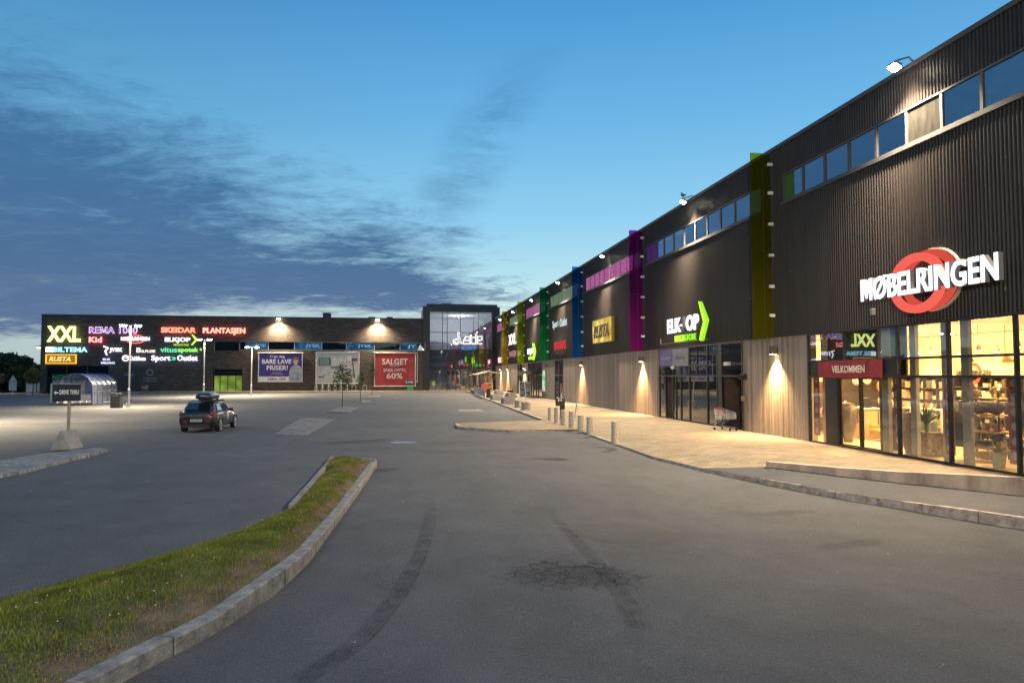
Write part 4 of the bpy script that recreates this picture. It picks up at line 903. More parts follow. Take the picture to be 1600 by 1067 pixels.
esign('white outlined violet lettering ending in a number, at the top', [('rim', L('REMA 1000', -46.95, -40.1, 8.8, 9.82, .075), RW), ('core', L('REMA 1000', -46.85, -40.2, 8.9, 9.72, .0, .452, .48), RP)], (-43.5, FY, 8.8), ((.6,.3,1), ('REMA 1000',-46.9,-40.2,8.8,9.8)), 3)
REDL = emit('red_light', (1.0,.16,.13), 1.1); PEACH = emit('peach_light', (1,.42,.24), 1.25); PEACH2 = emit('peach_pale', (1,.62,.38), 1.25); REDG = emit('red_back_glow', (1,.02,.05), 11)
esign('small red three letter sign below the violet lettering', [('lettering', L('Kid', -46.95, -45.1, 7.42, 8.3, .05), emit('kid_light', (1,.50,.42), 1.3)), ('back_light', L('Kid', -46.9, -45.15, 7.46, 8.26, .03, .32, .36), REDG)], (-46, FY, 7.4))
b = MB(); ring_poly(b, ff, -40.4, 7.98, 1.42, .72, .22, 18, 162, .28, .36); ring_poly(b, ff, -40.4, 7.98, 1.42, .72, .22, 198, 342, .28, .36)
esign('small white lettering across a red ring, behind the tall lamp head', [('ring', b, REDL), ('lettering', L('MØBELRINGEN', -42.4, -38.3, 7.75, 8.32, .05), emit('cold_white', (.95,.95,1), 2.0))], (-40.4, FY, 7.7))
esign('red-orange lettering at the top between violet number and condensed red lettering', [('lettering', L('SKEIDAR', -36.7, -31.6, 9.0, 9.85, .06), PEACH), ('back_light', L('SKEIDAR', -36.6, -31.7, 9.05, 9.8, .03, .32, .36), REDG)], (-34, FY, 9))
esign('tall condensed red lettering, rightmost of the glowing wall signs', [('lettering', L('PLANTASJEN', -30.6, -24.3, 8.7, 9.85, .045), PEACH2), ('back_light', L('PLANTASJEN', -30.5, -24.4, 8.75, 9.8, .03, .32, .36), REDG)], (-27.4, FY, 8.7))
CW = MATS['cold_white']
b = MB(); b.prism([(-32.3,8.75),(-32.1,8.75),(-31.35,8.02),(-31.75,7.95)], ff, .15, .3); b.prism([(-31.75,7.93),(-31.35,8.0),(-32.15,7.1),(-32.35,7.15)], ff, .15, .3); 
b2 = L('MEGASTORE', -34.8, -32.6, 7.0, 7.3, .03)
esign('white lettering with green arrow on the brick wall', [('lettering', L('ELKJOP', -36.1, -32.4, 7.45, 8.28, .05), CW), ('arrow', b, emit('lime_bright', (.60,1,.10), 1.25)), ('small_lettering', b2, emit('lime_mid', (.50,.85,.05), .9))], (-34, FY, 7))
b = MB()
for k in range(5): b.prism([(-53.0+k*.22, 5.95), (-52.85+k*.22, 5.95), (-52.85+k*.22, 6.72), (-53.0+k*.22, 6.72)], ff, .16, .26)
esign('pale blue lettering with white stripes under the huge yellow-green sign', [('stripes', b, CW), ('lettering', L('BILTEMA', -51.9, -47.1, 5.95, 6.72, .06), emit('ice_blue', (.42,.85,1), 1.3))], (-50, FY, 5.9), ((.1,.45,1), ('BILTEMA',-51.9,-47.1,5.95,6.72)), 4)
b = MB(); b.prism([(-44.95,6.95),(-44.3,6.75),(-44.15,6.6),(-44.55,6.2),(-44.35,5.55),(-44.5,5.5),(-44.78,6.15),(-44.45,6.58),(-44.95,6.78)], ff, .16, .26)
esign('white four letter sign with a slender curved bird emblem', [('emblem', b, CW), ('lettering', L('JYSK', -44.0, -42.15, 5.9, 6.62, .05), CW)], (-43.5, FY, 5.5), ((.28,.24,1), ('JYSK',-44,-42.15,5.9,6.62)), 9)
esign('white lettering with one large capital, middle of the wall signs', [('lettering', L('B', -40.15, -39.5, 5.95, 6.68, .05), emit('warm_white', (1,.88,.8), 1.3)), ('small_lettering', L('ILPLEIE', -39.4, -37.45, 5.95, 6.35, .03), MATS['warm_white'])], (-38.8, FY, 5.9))
b = L('vitus', -36.75, -34.3, 6.0, 6.75, .03); b2 = L('apotek', -34.2, -31.2, 5.85, 6.75, .045); b2.box(-31.1,-30.7,FY-.26,FY-.16,6.4,6.52); b2.box(-30.96,-30.84,FY-.26,FY-.16,6.26,6.66)
esign('two tone green lower case lettering ending in a small plus', [('lettering', b, emit('teal_light', (.16,.80,.48), 1.1)), ('bold_lettering', b2, emit('green_light', (.34,.95,.16), 1.2))], (-33.7, FY, 5.9), ((.02,.7,.12), ('vitus',-36.75,-34.3,6.0,6.75), ('apotek',-34.2,-31.2,5.85,6.75)), 5)
b = MB()
for (x0,x1,z0,z1) in ((-53.0,-48.7,4.2,4.34),(-53.0,-48.7,5.5,5.64),(-53.0,-52.86,4.34,5.5),(-48.84,-48.7,4.34,5.5)): b.box(x0,x1,FY-.26,FY-.1,z0,z1)
bb = MB(); bb.box(-52.85,-48.85,FY-.14,FY-.08,4.35,5.49)
esign('amber framed sign with slanted lettering at the lower left of the wall', [('frame', b, emit('amber_light', (1,.46,.04), 1.4)), ('panel', bb, emit('amber_panel', (.30,.14,.012), 1.0)), ('lettering', L('RUSTA', -52.5, -49.5, 4.55, 5.3, .04, .15, .22, .2), emit('amber_pale', (1,.72,.25), 1.1))], (-50.8, FY, 4.2))
esign('small two line bluish white sign below the bird emblem', [('lettering', L('BUS', -44.9, -43.9, 4.72, 5.05, .04), emit('bluish_white', (.66,.68,1), 1.3)), ('lower_lettering', L('WELDING', -45.2, -43.2, 4.2, 4.5, .04), MATS['bluish_white'])], (-44.3, FY, 4.1), ((.22,.2,1), ('WELDING',-45.2,-43.2,4.2,4.5)), 8)
b = MB(); ring_poly(b, ff, -41.75, 5.08, .5, .46, .13, 0, 360, .16, .26); b.box(-42.0,-41.3,FY-.26,FY-.16,5.1,5.2)
esign('white lettering with round emblem, lowest row behind the tall lamp post', [('emblem', b, CW), ('lettering', L('Cublifross', -41.1, -38.85, 4.72, 5.35, .05), CW)], (-40.5, FY, 4.6), ((.28,.24,1), ('Cublifross',-41.1,-38.85,4.72,5.35)), 8)
esign('bold white lettering with small green chevrons, lowest row at right', [('lettering', letters(letters(MB(), 'Sport', ff, -38.0, 4.5, 2.75, 1.02, .37, .45, .016), 'Outlet', ff, -34.25, 4.72, 2.95, .82, .37, .45, .016), CW), ('chevrons', L('»', -35.1, -34.4, 4.78, 5.3, .04), emit('chevron_green', (.05,.7,.3), 1.2))], (-34.7, FY, 4.5), ((.28,.24,1), ('Sport',-38,-35.25,4.5,5.5), ('Outlet',-34.25,-31.3,4.72,5.54)), 9)

# hanging banners on the brick
def banner(label, x0, x1, z0, z1, m, post=True):
    t = thing('wall_banner', label, 'banner', ((x0+x1)/2, FY, z0), 'large banners on the brick wall')
    b = MB(); n = 24
    for i in range(n):
        a, c = x0+.12+(x1-x0-.24)*i/n, x0+.12+(x1-x0-.24)*(i+1)/n
        w = lambda q: FY-.15-.012*math.sin(q*5)
        b.quad((a, w(a), z0+.1), (c, w(c), z0+.1), (c, w(c), z1-.1), (a, w(a), z1-.1))
    b.build('cloth', m, t, smooth=True)
    b = MB(); G = .06
    b.tube([(x0-.05, FY-.14, z0+.05), (x1+.05, FY-.14, z0+.05)], G, 8); b.tube([(x0-.05, FY-.14, z1-.05), (x1+.05, FY-.14, z1-.05)], G, 8)
    b.tube([(x0+.05, FY-.14, z0), (x0+.05, FY-.14, z1)], G, 8); b.tube([(x1-.05, FY-.14, z0), (x1-.05, FY-.14, z1)], G, 8); b.build('frame', mat('banner_frame', (.5,.48,.46), .5, .3), t)
    return t
PW = mat('print_white', (.62,.6,.6), .7)
t = banner('violet banner with white slogan and a printed man in grey', -22.35, -15.6, 1.42, 6.05, mat('violet_cloth', (.040,.028,.19), .7, var=.08))
F = far_frame(-22.35, 1.42, FY-.16)
for (tx, x0, x1, z0, z1, bd) in (('Vi gir deg', 1.7, 4.0, 3.75, 4.2, .01), ('BARE LAVE', .6, 5.0, 2.85, 3.55, .05), ('PRISER!', 1.3, 4.5, 1.85, 2.6, .05), ('Bare lave priser', 2.2, 3.6, 1.38, 1.55, 0), ('hver eneste dag', 1.9, 3.8, 1.14, 1.3, 0)):
    b = MB(); letters(b, tx, F, x0, z0, x1-x0, z1-z0, .022, .03, bd*.35); b.build('slogan', PW, t)
b = MB(); b.prism([(.15,.12),(6.6,.12),(6.6,.85),(.15,.85)], F, .02, .026); b.build('foot_strip', PW, t)
b = MB(); letters(b, 'REMA 1000', F, 1.5, .28, 2.7, .38, .028, .032, .03); b.build('foot_lettering', mat('print_violet', (.10,.05,.12), .7), t)
b = MB(); b.prism([(4.75,.13),(6.62,.13),(6.62,2.3),(6.3,2.55),(5.9,2.7),(5.75,2.85),(5.55,2.7),(5.1,2.5),(4.85,2.1),(4.7,1.2)], F, .028, .036); b.build('printed_jacket', mat('print_grey', (.24,.27,.30), .8, var=.3, scale=2), t)
b = MB(); b.prism([(x, z) for x, z in arc(5.7, 3.3, .40, .62, 0, 360, 20)[:-1]], F, .038, .044); b.build('printed_head', mat('print_skin', (.42,.25,.18), .8), t)
b = MB(); b.prism(arc(5.7, 3.42, .43, .60, 10, 170, 14), F, .046, .05); b.build('printed_hair', mat('print_hair', (.14,.09,.07), .8), t)
t = banner('white banner with green panel and a printed room interior', -13.57, -6.86, 1.1, 6.2, mat('white_cloth', (.50,.47,.44), .7, var=.08))
F = far_frame(-13.57, 1.1, FY-.16)
b = MB(); b.prism([(.4,2.9),(2.3,2.9),(2.3,4.15),(.4,4.15)], F, .022, .03); b.build('green_panel', mat('print_green', (.06,.15,.11), .7), t)
b = MB(); 
for k in range(3): letters(b, ('BESTILL DIN', 'NYE TRYGGE', 'SOFA NA')[k], F, .6, 3.75-k*.32, 1.4, .2, .032, .036, .01)
b.build('panel_lettering', PW, t)
b = MB(); b.prism([(5.5,3.6),(6.4,3.6),(6.4,4.1),(5.5,4.1)], F, .022, .03); b.prism([(.4,1.0),(1.3,1.0),(1.3,1.2),(.4,1.2)], F, .022, .03); b.prism([(5.6,3.55),(5.75,3.55),(6.1,.9),(5.9,.9)], F, .022, .03); b.build('dark_shapes', mat('print_dark', (.07,.07,.08), .7), t)
b = MB(); b.prism([(.4,1.3),(2.2,1.9),(3.0,2.6),(5.2,2.6),(6.2,2.2),(6.2,1.0),(4,.8),(1.4,.8)], F, .018, .021); b.build('printed_floor', mat('print_pale', (.40,.38,.36), .7, var=.3, scale=1), t)
b = MB(); b.prism([(2.3,2.4),(3.6,2.5),(3.6,2.9),(2.3,2.8)], F, .022, .027); b.prism([(3.9,2.1),(5.3,2.2),(5.3,2.5),(3.9,2.45)], F, .022, .027)
for x in (4.2, 4.8, 5.2): b.prism([(x-.02,4.0),(x+.02,4.0),(x+.02,3.6),(x+.15,3.35),(x-.15,3.35),(x-.02,3.6)], F, .022, .027)
b.build('printed_furniture', mat('print_mid', (.2,.2,.2), .7), t)
t = banner('red sale banner with large white percentage', -4.49, 2.1, .68, 6.15, mat('red_cloth', (.28,.028,.030), .7, var=.08))
F = far_frame(-4.49, .68, FY-.16)
for (tx, x0, x1, z0, z1, bd) in (('SALGET', 1.25, 5.3, 3.5, 4.45, .05), ('PA STUE', 2.5, 4.0, 3.2, 3.4, .02), ('SPAR', 1.45, 3.0, 2.35, 2.85, .05), ('OPPTIL', 3.15, 5.1, 2.35, 2.85, .01), ('60%', 1.95, 4.5, 1.25, 2.15, .05)):
    b = MB(); letters(b, tx, F, x0, z0, x1-x0, z1-z0, .022, .03, bd*.35); b.build('slogan', mat('print_rosy', (.58,.48,.46), .7), t)
b = MB(); b.prism([(4.9,.35),(6.3,.35),(6.3,1.0),(4.9,1.0)], F, .022, .028); b.build('corner_panel', mat('print_navy', (.03,.035,.09), .7), t)
b = MB(); letters(b, 'JYSK', F, 5.3, .5, .9, .32, .03, .034, .04); b.prism([(4.98,.9),(5.2,.8),(5.1,.4)], F, .03, .034); b.build('corner_lettering', PW, t)
b = MB(); b.tube([(2.35, FY-.1, 1.4), (2.35, FY-.1, 6.1)], .06, 8); b.tube([(2.1, FY-.1, 6.1), (2.35, FY-.1, 6.1)], .06, 8); b.tube([(2.1, FY-.1, 1.4), (2.4, FY-.1, 1.4)], .06, 8); tag(b.build('spare_banner_frame', MATS['banner_frame'], origin=(2.3, FY, 1.4)), 'narrow empty pipe frame behind the red sale banner', 'frame')

for (px, py, nm) in ((435, 498, 'floodlight on the brick parapet above the violet banner'), (590, 500, 'floodlight on the brick parapet above the red banner')):
    p = at_y(px, py, FY-.5); t = thing('floodlight', nm, 'floodlight', (p.x, FY-.5, 11.35), 'floodlights on the brick parapet')
    b = MB(); b.tube([(p.x, FY+.05, 11.62), (p.x, FY-.35, 11.62), (p.x, FY-.5, 11.5)], .04, 8); b.build('arm', GREYM, t)
    b = MB(); b.bbox((p.x, FY-.5, 11.35), (.6,.34,.16), .04); b.build('housing', GREYM, t)
    b = MB(); b.bbox((p.x, FY-.5, 11.29), (.5,.26,.05), .01); b.build('lens', E_FLOOD, t)
    lamp('SPOT', (p.x, FY-.5, 11.25), 15000, (1,.80,.52), (p.x, FY-6, 0), .12, 150, .7, t)
    lamp('SPOT', (p.x, FY-.8, 11.25), 2000, (1,.74,.46), (p.x, FY+.2, 7.0), .12, 110, 1.0, t, 'wall_beam')
p = at_y(66, 543, FY); t = thing('wall_lamp', 'lit lamp on the left end of the brick store', 'wall lamp', (XL, FY+.5, 6.6))
b = MB(); b.tube([(XL, FY+.5, 6.9), (XL-.4, FY+.5, 6.95)], .05, 8); b.bbox((XL-.5, FY+.5, 6.65), (.6,.4,.22), .04); b.build('housing', GREYM, t)
b = MB(); b.box(XL-.75, XL-.25, FY+.35, FY+.65, 6.6, 6.64); b.build('lens', E_WARM, t); lamp('SPOT', (XL-.5, FY+.5, 6.55), 1200, (1,.7,.4), (XL-2, FY-1, 0), .1, 140, .7, t)

# ------------------------------------------------------------------ inside the bright furniture shop
b = MB(); b.box(FX+.08, 28, 6, 30.7, -.1, -.01); b.build('shop_floor', mat('shop_floor', (.55,.46,.33), .45, var=.12, scale=1.2), hall)
b = MB(); b.box(27.9, 28, 6, 30.7, 0, 4.3); b.box(FX+.1, 28, 30.6, 30.72, 0, 4.3); b.box(FX+.08, 28, 6, 6.1, 0, 4.3); b.box(FX+.06, FX+.12, 25.5, 30.7, 0, 4.3); b.build('shop_wall', CREAM, hall)
b = MB(); b.box(FX+.12, 28, 6, 30.7, 4.12, 4.2); b.build('shop_ceiling', mat('shop_ceiling', (.62,.55,.44), .9), hall)
b = MB(); b.box(FX+.5, FX+.56, 20.7, 25.4, 2.5, 4.1); b.build('dark_bulkhead', BLACK, hall)
b = MB(); b.box(22.0, 22.1, 16.0, 30.5, 2.45, 4.1); b.build('sign_bulkhead', CREAM, hall)
for (y0, y1, m) in ((21.62, 21.30, 0), (20.28, 20.02, 0), (18.95, 18.72, 1), (18.20, 17.92, 0), (15.95, 15.62, 0), (25.0, 24.82, 1)):
    b = MB(); b.box(FX+.30, FX+.42, y1, y0, 0, 4.12); b.build('shop_column', mat('pale_column', (.62,.52,.36), .8, var=.05) if m else mat('greenish_plaster', (.34,.33,.26), .8), hall)
def snow_banner(y, nm, z0=.25, z1=2.42, x=FX+.16):
    t = thing('window_banner', nm, 'banner', (x, y, z0), 'rust red hanging banners in the shop windows')
    b = MB(); b.box(x, x+.012, y-.19, y+.19, z0, z1); b.build('cloth', RUST, t)
    b = MB(); fr = right_frame(y+.19, z0, x); z = .2
    while z < z1-z0-.1:
        pts = []
        for i in range(24): r = .13 if i % 2 == 0 else .085; a = 2*math.pi*i/24; pts.append((.19+r*math.cos(a), z+r*math.sin(a)))
        b.prism(pts, fr, .002, .006); z += .37
    b.build('rosettes', mat('lace_white', (.62,.50,.42), .8), t)
for y, nm in ((25.18, 'rust red rosette banner at the far edge of the shop front'), (20.68, 'rust red rosette banner beside the sliding doors'), (18.52, 'rust red rosette banner left of the dark chair'), (16.30, 'rust red rosette banner right of the cushion shelf')): snow_banner(y, nm)
def P2(px, X): q = at_x(px, 600, X); return q.x, q.y
# ceiling spots
for k, (px, X) in enumerate(((1457, 18.0), (1438, 18.6), (1592, 17.2), (1340, 18.3), (1385, 19.0), (1530, 18.5), (1290, 18.4), (1420, 20.8), (1500, 20.8), (1350, 16.6), (1560, 20.5))):
    x, y = P2(px, X)
    t = thing('track_spot', ['bright ceiling spot behind the second window pane', 'ceiling spot just left of the bright one', 'ceiling spot at the right edge of the shop', 'ceiling spot above the sales counter', 'ceiling spot above the armchair', 'ceiling spot above the cushion shelf', 'ceiling spot by the far wall', 'ceiling spot over the wall shelves', 'ceiling spot by the inner wall sign', 'ceiling spot inside the sliding doors', 'ceiling spot right of the inner wall sign'][k], 'spotlight', (x, y, 3.95), 'ceiling spots in the furniture shop')
    b = MB(); b.tube([(x, y, 4.12), (x, y, 3.45)], .015, 6); b.lathe([(.03,.12),(.075,.08),(.085,-.08)], (x, y, 3.37), 12); b.build('body', WHITE, t)
    b = MB(); b.lathe([(.08,-.087),(.08,-.08)], (x, y, 3.37), 12); b.build('lens', emit('spot_lens', (1,.82,.5), 25), t)
    lamp('SPOT', (x, y, 3.27), 430, (1,.58,.21), (x, y, 0), .12, 160, .5, t); lamp('POINT', (x, y, 2.85), 165, (1,.58,.21), size=.1, parent=t, name='glow')  # point light added below each spot as fill for the ceiling
# counter
cx, cy = P2(1346, 18.4)
t = thing('counter', 'pale wooden sales counter with a white sunburst behind the sliding doors', 'counter', (cx, cy, 0))
b = MB(); b.bbox((cx, cy, 0), (.7, 1.35, 1.15), .02); b.build('body', OAK, t); b = MB(); b.bbox((cx, cy, 1.15), (.8, 1.5, .05), .01); b.build('top', WHITE, t)
b = MB(); fr = right_frame(cy+.1, .62, cx-.355); b.prism([((.36 if i % 2 == 0 else .17)*math.cos(math.pi*i/12), (.36 if i % 2 == 0 else .17)*math.sin(math.pi*i/12)) for i in range(24)], fr, .002, .01); b.build('sunburst', mat('cream_star', (.75,.66,.48), .8), t)
def till(x, y): b = MB(); b.bbox((x, y, 1.2), (.25,.34,.06), .01); b.bbox((x, y, 1.26), (.05,.4,.34), .01); return b
tag(till(cx, cy-.3).build('till', BLACK, origin=(cx, cy-.3, 1.2)), 'black till standing on the sales counter', 'till')
def urn(px, X, h, r, nm):
    x, y = P2(px, X); b = MB(); b.lathe([(r*.45,0),(r*.6,h*.15),(r*.9,h*.55),(r,h*.78),(r*.92,h*.9),(r*.6,h*.98),(r*.66,h),(r*.5,h*.97),(r*.4,h*.8)], (x, y, 0), 22)
    tag(b.build('urn', mat('dark_glaze', (.09,.075,.055), .35, var=.3, scale=3), origin=(x, y, 0), smooth=True), nm, 'urn', 'tall dark floor urns')
urn(1324, 16.6, 1.45, .34, 'tall dark floor urn behind the first sliding door'); urn(1398, 16.25, 1.35, .30, 'tall dark floor urn left of the second mullion'); urn(1419, 16.15, 1.3, .30, 'tall dark floor urn right of the second mullion')
x, y = P2(1446, 16.35)
t = thing('potted_plant', 'spiky palm in a square woven planter behind the second window', 'plant', (x, y, 0))
b = MB(); b.bbox((x, y, 0), (.55,.80,.72), .03); b.build('planter', mat('woven_grey', (.20,.15,.11), .9, var=.5, scale=14, bump=.6), t)
def spiky(c, n, r, h, rnd):
    b = MB()
    for i in range(n):
        a = rnd.uniform(0, 6.28); el = rnd.uniform(.35, 1.3); L = r*rnd.uniform(.7, 1.1); w = .03
        pts = [Vector((c[0]+math.cos(a)*math.cos(el)*L*f, c[1]+math.sin(a)*math.cos(el)*L*f, c[2]+math.sin(el)*L*f-(.35*L*f*f*math.cos(el)))) for f in (0,.35,.7,1)]
        s = Vector((-math.sin(a), math.cos(a), 0))*w; o = len(b.v)
        for k, p in enumerate(pts): q = s*(.5,1,.7,.05)[k]; b.v += [tuple(p-q), tuple(p+q)]
        b.f += [(o+2*k, o+2*k+1, o+2*k+3, o+2*k+2) for k in range(3)]
    return b
b = spiky((x, y, .95), 70, .85, 1, random.Random(3)); b.tube([(x,y,.6),(x,y,1.0)], .06, 8); b.build('leaves', mat('palm_green', (.07,.12,.03), .6, var=.35), t)
for (px, X, s, nm, c, pc) in ((1557, 16.0, .6, 'small yellow-green plant in grey pot by the cushion shelf', (.28,.26,.04), (.28,.27,.25)), (1599, 15.9, .75, 'green plant in pale pot at the right edge of the shop front', (.08,.20,.04), (.6,.55,.45)), (1580, 18.2, .7, 'green plant on the floor right of the cushion shelf', (.06,.13,.03), (.2,.18,.15))):
    x, y = P2(px, X); t = thing('potted_plant', nm, 'plant', (x, y, 0)); b = MB(); b.lathe([(.14,0),(.20,.38),(.18,.42),(.15,.38)], (x, y, 0), 14); b.build('pot', mat('pot_%d' % px, pc, .7), t)
    spiky((x, y, .38), 60, s*.75, 1, random.Random(px)).build('leaves', mat('plant_green_%d' % px, c, .6, var=.35), t)
# shelf unit with cushions and pots: a local origin so that everything on it moves with one number
sx, sy = P2(1541, 17.0)
t = thing('display_shelf', 'open four tier display shelf behind the third window', 'shelf', (sx, sy, 0))
b = MB()
for y in (-.66, .66):
    for x in (-.22, .22): b.box(sx+x-.02, sx+x+.02, sy+y-.02, sy+y+.02, 0, 2.0)
b.build('posts', BLACK, t); b = MB()
for z in (.35, .85, 1.32, 1.80): b.box(sx-.27, sx+.27, sy-.7, sy+.7, z, z+.04)
b.build('boards', OAK, t)
rc = random.Random(9)
def cushion(x, y, z, w, d, h, m, nm, cat='cushion', g='cushions on the display shelf'):
    b = MB(); b.ball((x, y, z+h/2), w/2, d/2, h/2, 14, 8); tag(b.build('cushion', m, origin=(x, y, z), smooth=True), nm, cat, g)
FUR = mat('brown_fur', (.13,.085,.05), .95, var=.5, scale=20, bump=.8); TEAL = mat('teal_cloth', (.05,.10,.11), .9); TAN = mat('tan_cloth', (.45,.33,.20), .9)
cushion(sx, sy+.3, 1.36, .4, .55, .24, FUR, 'left brown fur cushion on the second tier'); cushion(sx, sy-.3, 1.36, .4, .6, .32, mat('dark_fur', (.10,.07,.045), .95, var=.5, scale=20, bump=.8), 'right dark fur cushion on the second tier'); cushion(sx, sy+.1, .39, .45, .9, .2, TEAL, 'long teal cushion on the lowest tier'); cushion(sx-.05, sy, .02, .5, 1.0, .26, TAN, 'large tan cushion on the floor under the shelf'); cushion(sx, sy-.35, .6, .3, .4, .2, mat('navy_cloth', (.03,.04,.06), .9), 'dark navy cushion leaning on the lowest tier')
for (dy, z, m, nm) in ((.35, .89, mat('bowl_brown', (.07,.05,.04), .4), 'dark round bowl on the third tier'), (-.35, .89, mat('bowl_amber', (.45,.25,.08), .3), 'amber bowl on the third tier'), (.05, .89, mat('bowl_pale', (.5,.42,.32), .5), 'pale bowl between the dark and amber bowls'), (.4, 1.84, mat('tray_dark', (.08,.06,.04), .5), 'dark shallow bowl on the top tier')):
    b = MB(); b.lathe([(.08,0),(.15,.08),(.15,.17),(.12,.21),(.11,.18)], (sx, sy+dy, z), 16); tag(b.build('bowl', m, origin=(sx, sy+dy, z), smooth=True), nm, 'bowl')
b = MB(); b.ball((sx, sy-.35, 2.0), .19, .19, .17, 14, 8); tag(b.build('glass_vase', glass('vase_glass', (.8,.78,.7), .8, .05, .12), origin=(sx, sy-.35, 1.84), smooth=True), 'round clear glass vase on the top tier', 'vase')
t = thing('table_lamp', 'small globe lamp glowing on the second tier of the shelf', 'lamp', (sx-.15, sy+.6, 1.36)); b = MB(); b.ball((sx-.15, sy+.55, 1.66), .08, n=12, m=8); b.build('globe', emit('globe_light', (1,.75,.4), 5), t, smooth=True); b = MB(); b.tube([(sx-.15,sy+.55,1.36),(sx-.15,sy+.55,1.6)], .02, 8); b.build('stem', BLACK, t)
def chair(px, X, rz, m, nm, seat=.46, back=1.15):
    x, y = P2(px, X); t = thing('chair', nm, 'chair', (x, y, 0), 'dark chairs in the shop window', rz)
    b = MB(); b.bbox((0,0,seat-.08), (.46,.46,.1), .03); b.build('seat', m, t, local=True)
    b = MB(); b.bbox((0,.22,seat), (.46,.07,back-seat), .03, Matrix.Rotation(R(-6), 4, 'X')); b.build('backrest', m, t, local=True)
    for ax in (-1,1):
        for ay in (-1,1): b = MB(); b.tube([(ax*.19, ay*.19, seat-.06), (ax*.21, ay*.21, 0)], [.02,.014], 6); b.build('leg', BLACK, t, local=True)
CH = mat('chair_navy', (.025,.035,.045), .8)
chair(1505, 16.6, R(100), CH, 'dark high backed chair left of the cushion shelf'); chair(1506, 18.2, R(95), CH, 'second dark chair directly behind the high backed chair', .6, 1.35); chair(1503, 20.0, R(80), mat('chair_teal', (.03,.07,.08), .8), 'teal chair farthest back behind the dark chairs', .9, 1.9)
x, y = P2(1383, 18.3)
t = thing('armchair', 'mustard yellow armchair beside the sliding doors', 'armchair', (x, y, 0)); MU = mat('mustard_cloth', (.42,.28,.05), .9)
b = MB(); b.bbox((x,y,.12), (.8,.8,.32), .06); b.build('seat', MU, t); b = MB(); b.bbox((x+.35,y,.3), (.22,.9,.75), .06); b.build('backrest', MU, t)
for s in (-1,1): b = MB(); b.bbox((x,y+s*.42,.12),(.8,.16,.5),.05); b.build('armrest', MU, t)
x, y = P2(1446, 17.9)
t = thing('sofa', 'pale teal armchair back behind the palm', 'sofa', (x, y, 0)); PT = mat('pale_teal', (.16,.26,.25), .9)
b = MB(); b.bbox((x+.3,y,.1), (.8,1.2,.35), .05); b.build('seat', PT, t); b = MB(); b.bbox((x-.1,y,.3), (.2,1.2,.9), .06); b.build('backrest', PT, t)
for k, (px, z, c, nm) in enumerate(((1377, 2.05, (.55,.18,.06), 'orange cushion hanging on the display by the doors'), (1388, 2.1, (.04,.22,.12), 'green cushion hanging on the display by the doors'), (1378, 1.45, (.6,.42,.2), 'tan cushion hanging low on the display by the doors'), (1388, 1.4, (.5,.36,.18), 'sand cushion hanging low on the display by the doors'), (1355, 2.35, (.7,.6,.42), 'cream cushion hanging high on the display'), (1338, 2.3, (.72,.66,.55), 'white cushion hanging high at the left of the display'))):
    x, y = P2(px, 19.2); cushion(x, y, z-.25, .18, .5, .5, mat('hang_%d' % k, c, .9), nm, g='cushions hanging by the doors')
def goods_shelf(x, y0, y1, z0, z1, rows, nm, cols, seed=1, dark=True, axis='y'):
    r = random.Random(seed); t = thing('wall_shelf', nm, 'shelf', (x, y0, z0), 'stocked shelves in the furniture shop')
    W = (lambda u, v0, v1: (x+v0, x+v1, u[0], u[1])) if axis == 'y' else (lambda u, v0, v1: (u[0], u[1], x-v1, x-v0))
    b = MB(); b.box(*W((y0, y1), .35, .4), z0, z1)
    for k in range(rows+1): z = z0+(z1-z0)*k/rows; b.box(*W((y0, y1), 0, .35), z-.02, z+.02)
    for k in range(cols+1): y = y0+(y1-y0)*k/cols; b.box(*W((y-.02, y+.02), 0, .35), z0, z1)
    b.build('frame', mat('shelf_dark', (.05,.042,.035), .6) if dark else WHITE, t)
    pal = [(.65,.55,.38),(.08,.07,.06),(.45,.3,.15),(.7,.64,.52),(.25,.2,.16),(.5,.15,.06),(.12,.15,.16)]
    bs = [MB() for _ in pal]
    for k in range(rows):
        for c in range(cols):
            y = y0+(y1-y0)*c/cols+.05; ye = y0+(y1-y0)*(c+1)/cols-.05; z = z0+(z1-z0)*k/rows+.025; hz = (z1-z0)/rows-.08
            while y < ye-.06:
                w = min(r.uniform(.06,.28), ye-y); q = r.choice((0,0,1,2,3,3,4,5,6))
                if r.random() < .85: bs[q].box(*W((y+.01, y+w*.92), .04+r.uniform(0,.08), .3), z, z+hz*r.uniform(.35,1))
                y += w
    for q, m in enumerate(bs):
        if m.v: o = m.build('goods', mat('goods_%d' % q, pal[q], .7), t); o['kind'] = 'stuff'
    return t
goods_shelf(22.1, 26.6, 30.4, .5, 2.4, 4, 'dark wall shelf with pale boxes, left of the inner sign', 5, 3); goods_shelf(22.1, 23.2, 26.4, .5, 2.4, 5, 'dark wall shelf stocked directly below the inner sign', 5, 4); goods_shelf(22.1, 17.0, 23.0, .2, 2.4, 4, 'dark shelf with upright spines at the right of the shop', 8, 5)
goods_shelf(30.5, 16.0, 18.9, .1, 2.2, 4, 'shelf with lamps on the far end wall, left', 3, 6, True, 'x'); goods_shelf(30.5, 19.2, 21.8, .1, 2.5, 5, 'shelf with bottles on the far end wall, right', 3, 7, True, 'x')
x, y = P2(1432, 19.0); goods_shelf(x, y-1.2, y+.9, .05, 1.25, 2, 'low display of cushions and throws behind the palm', 4, 8, False)
x, y = P2(1530, 19.4); goods_shelf(x, y-1.0, y+1.0, .05, 1.6, 3, 'dark display unit behind the cushion shelf', 4, 11)
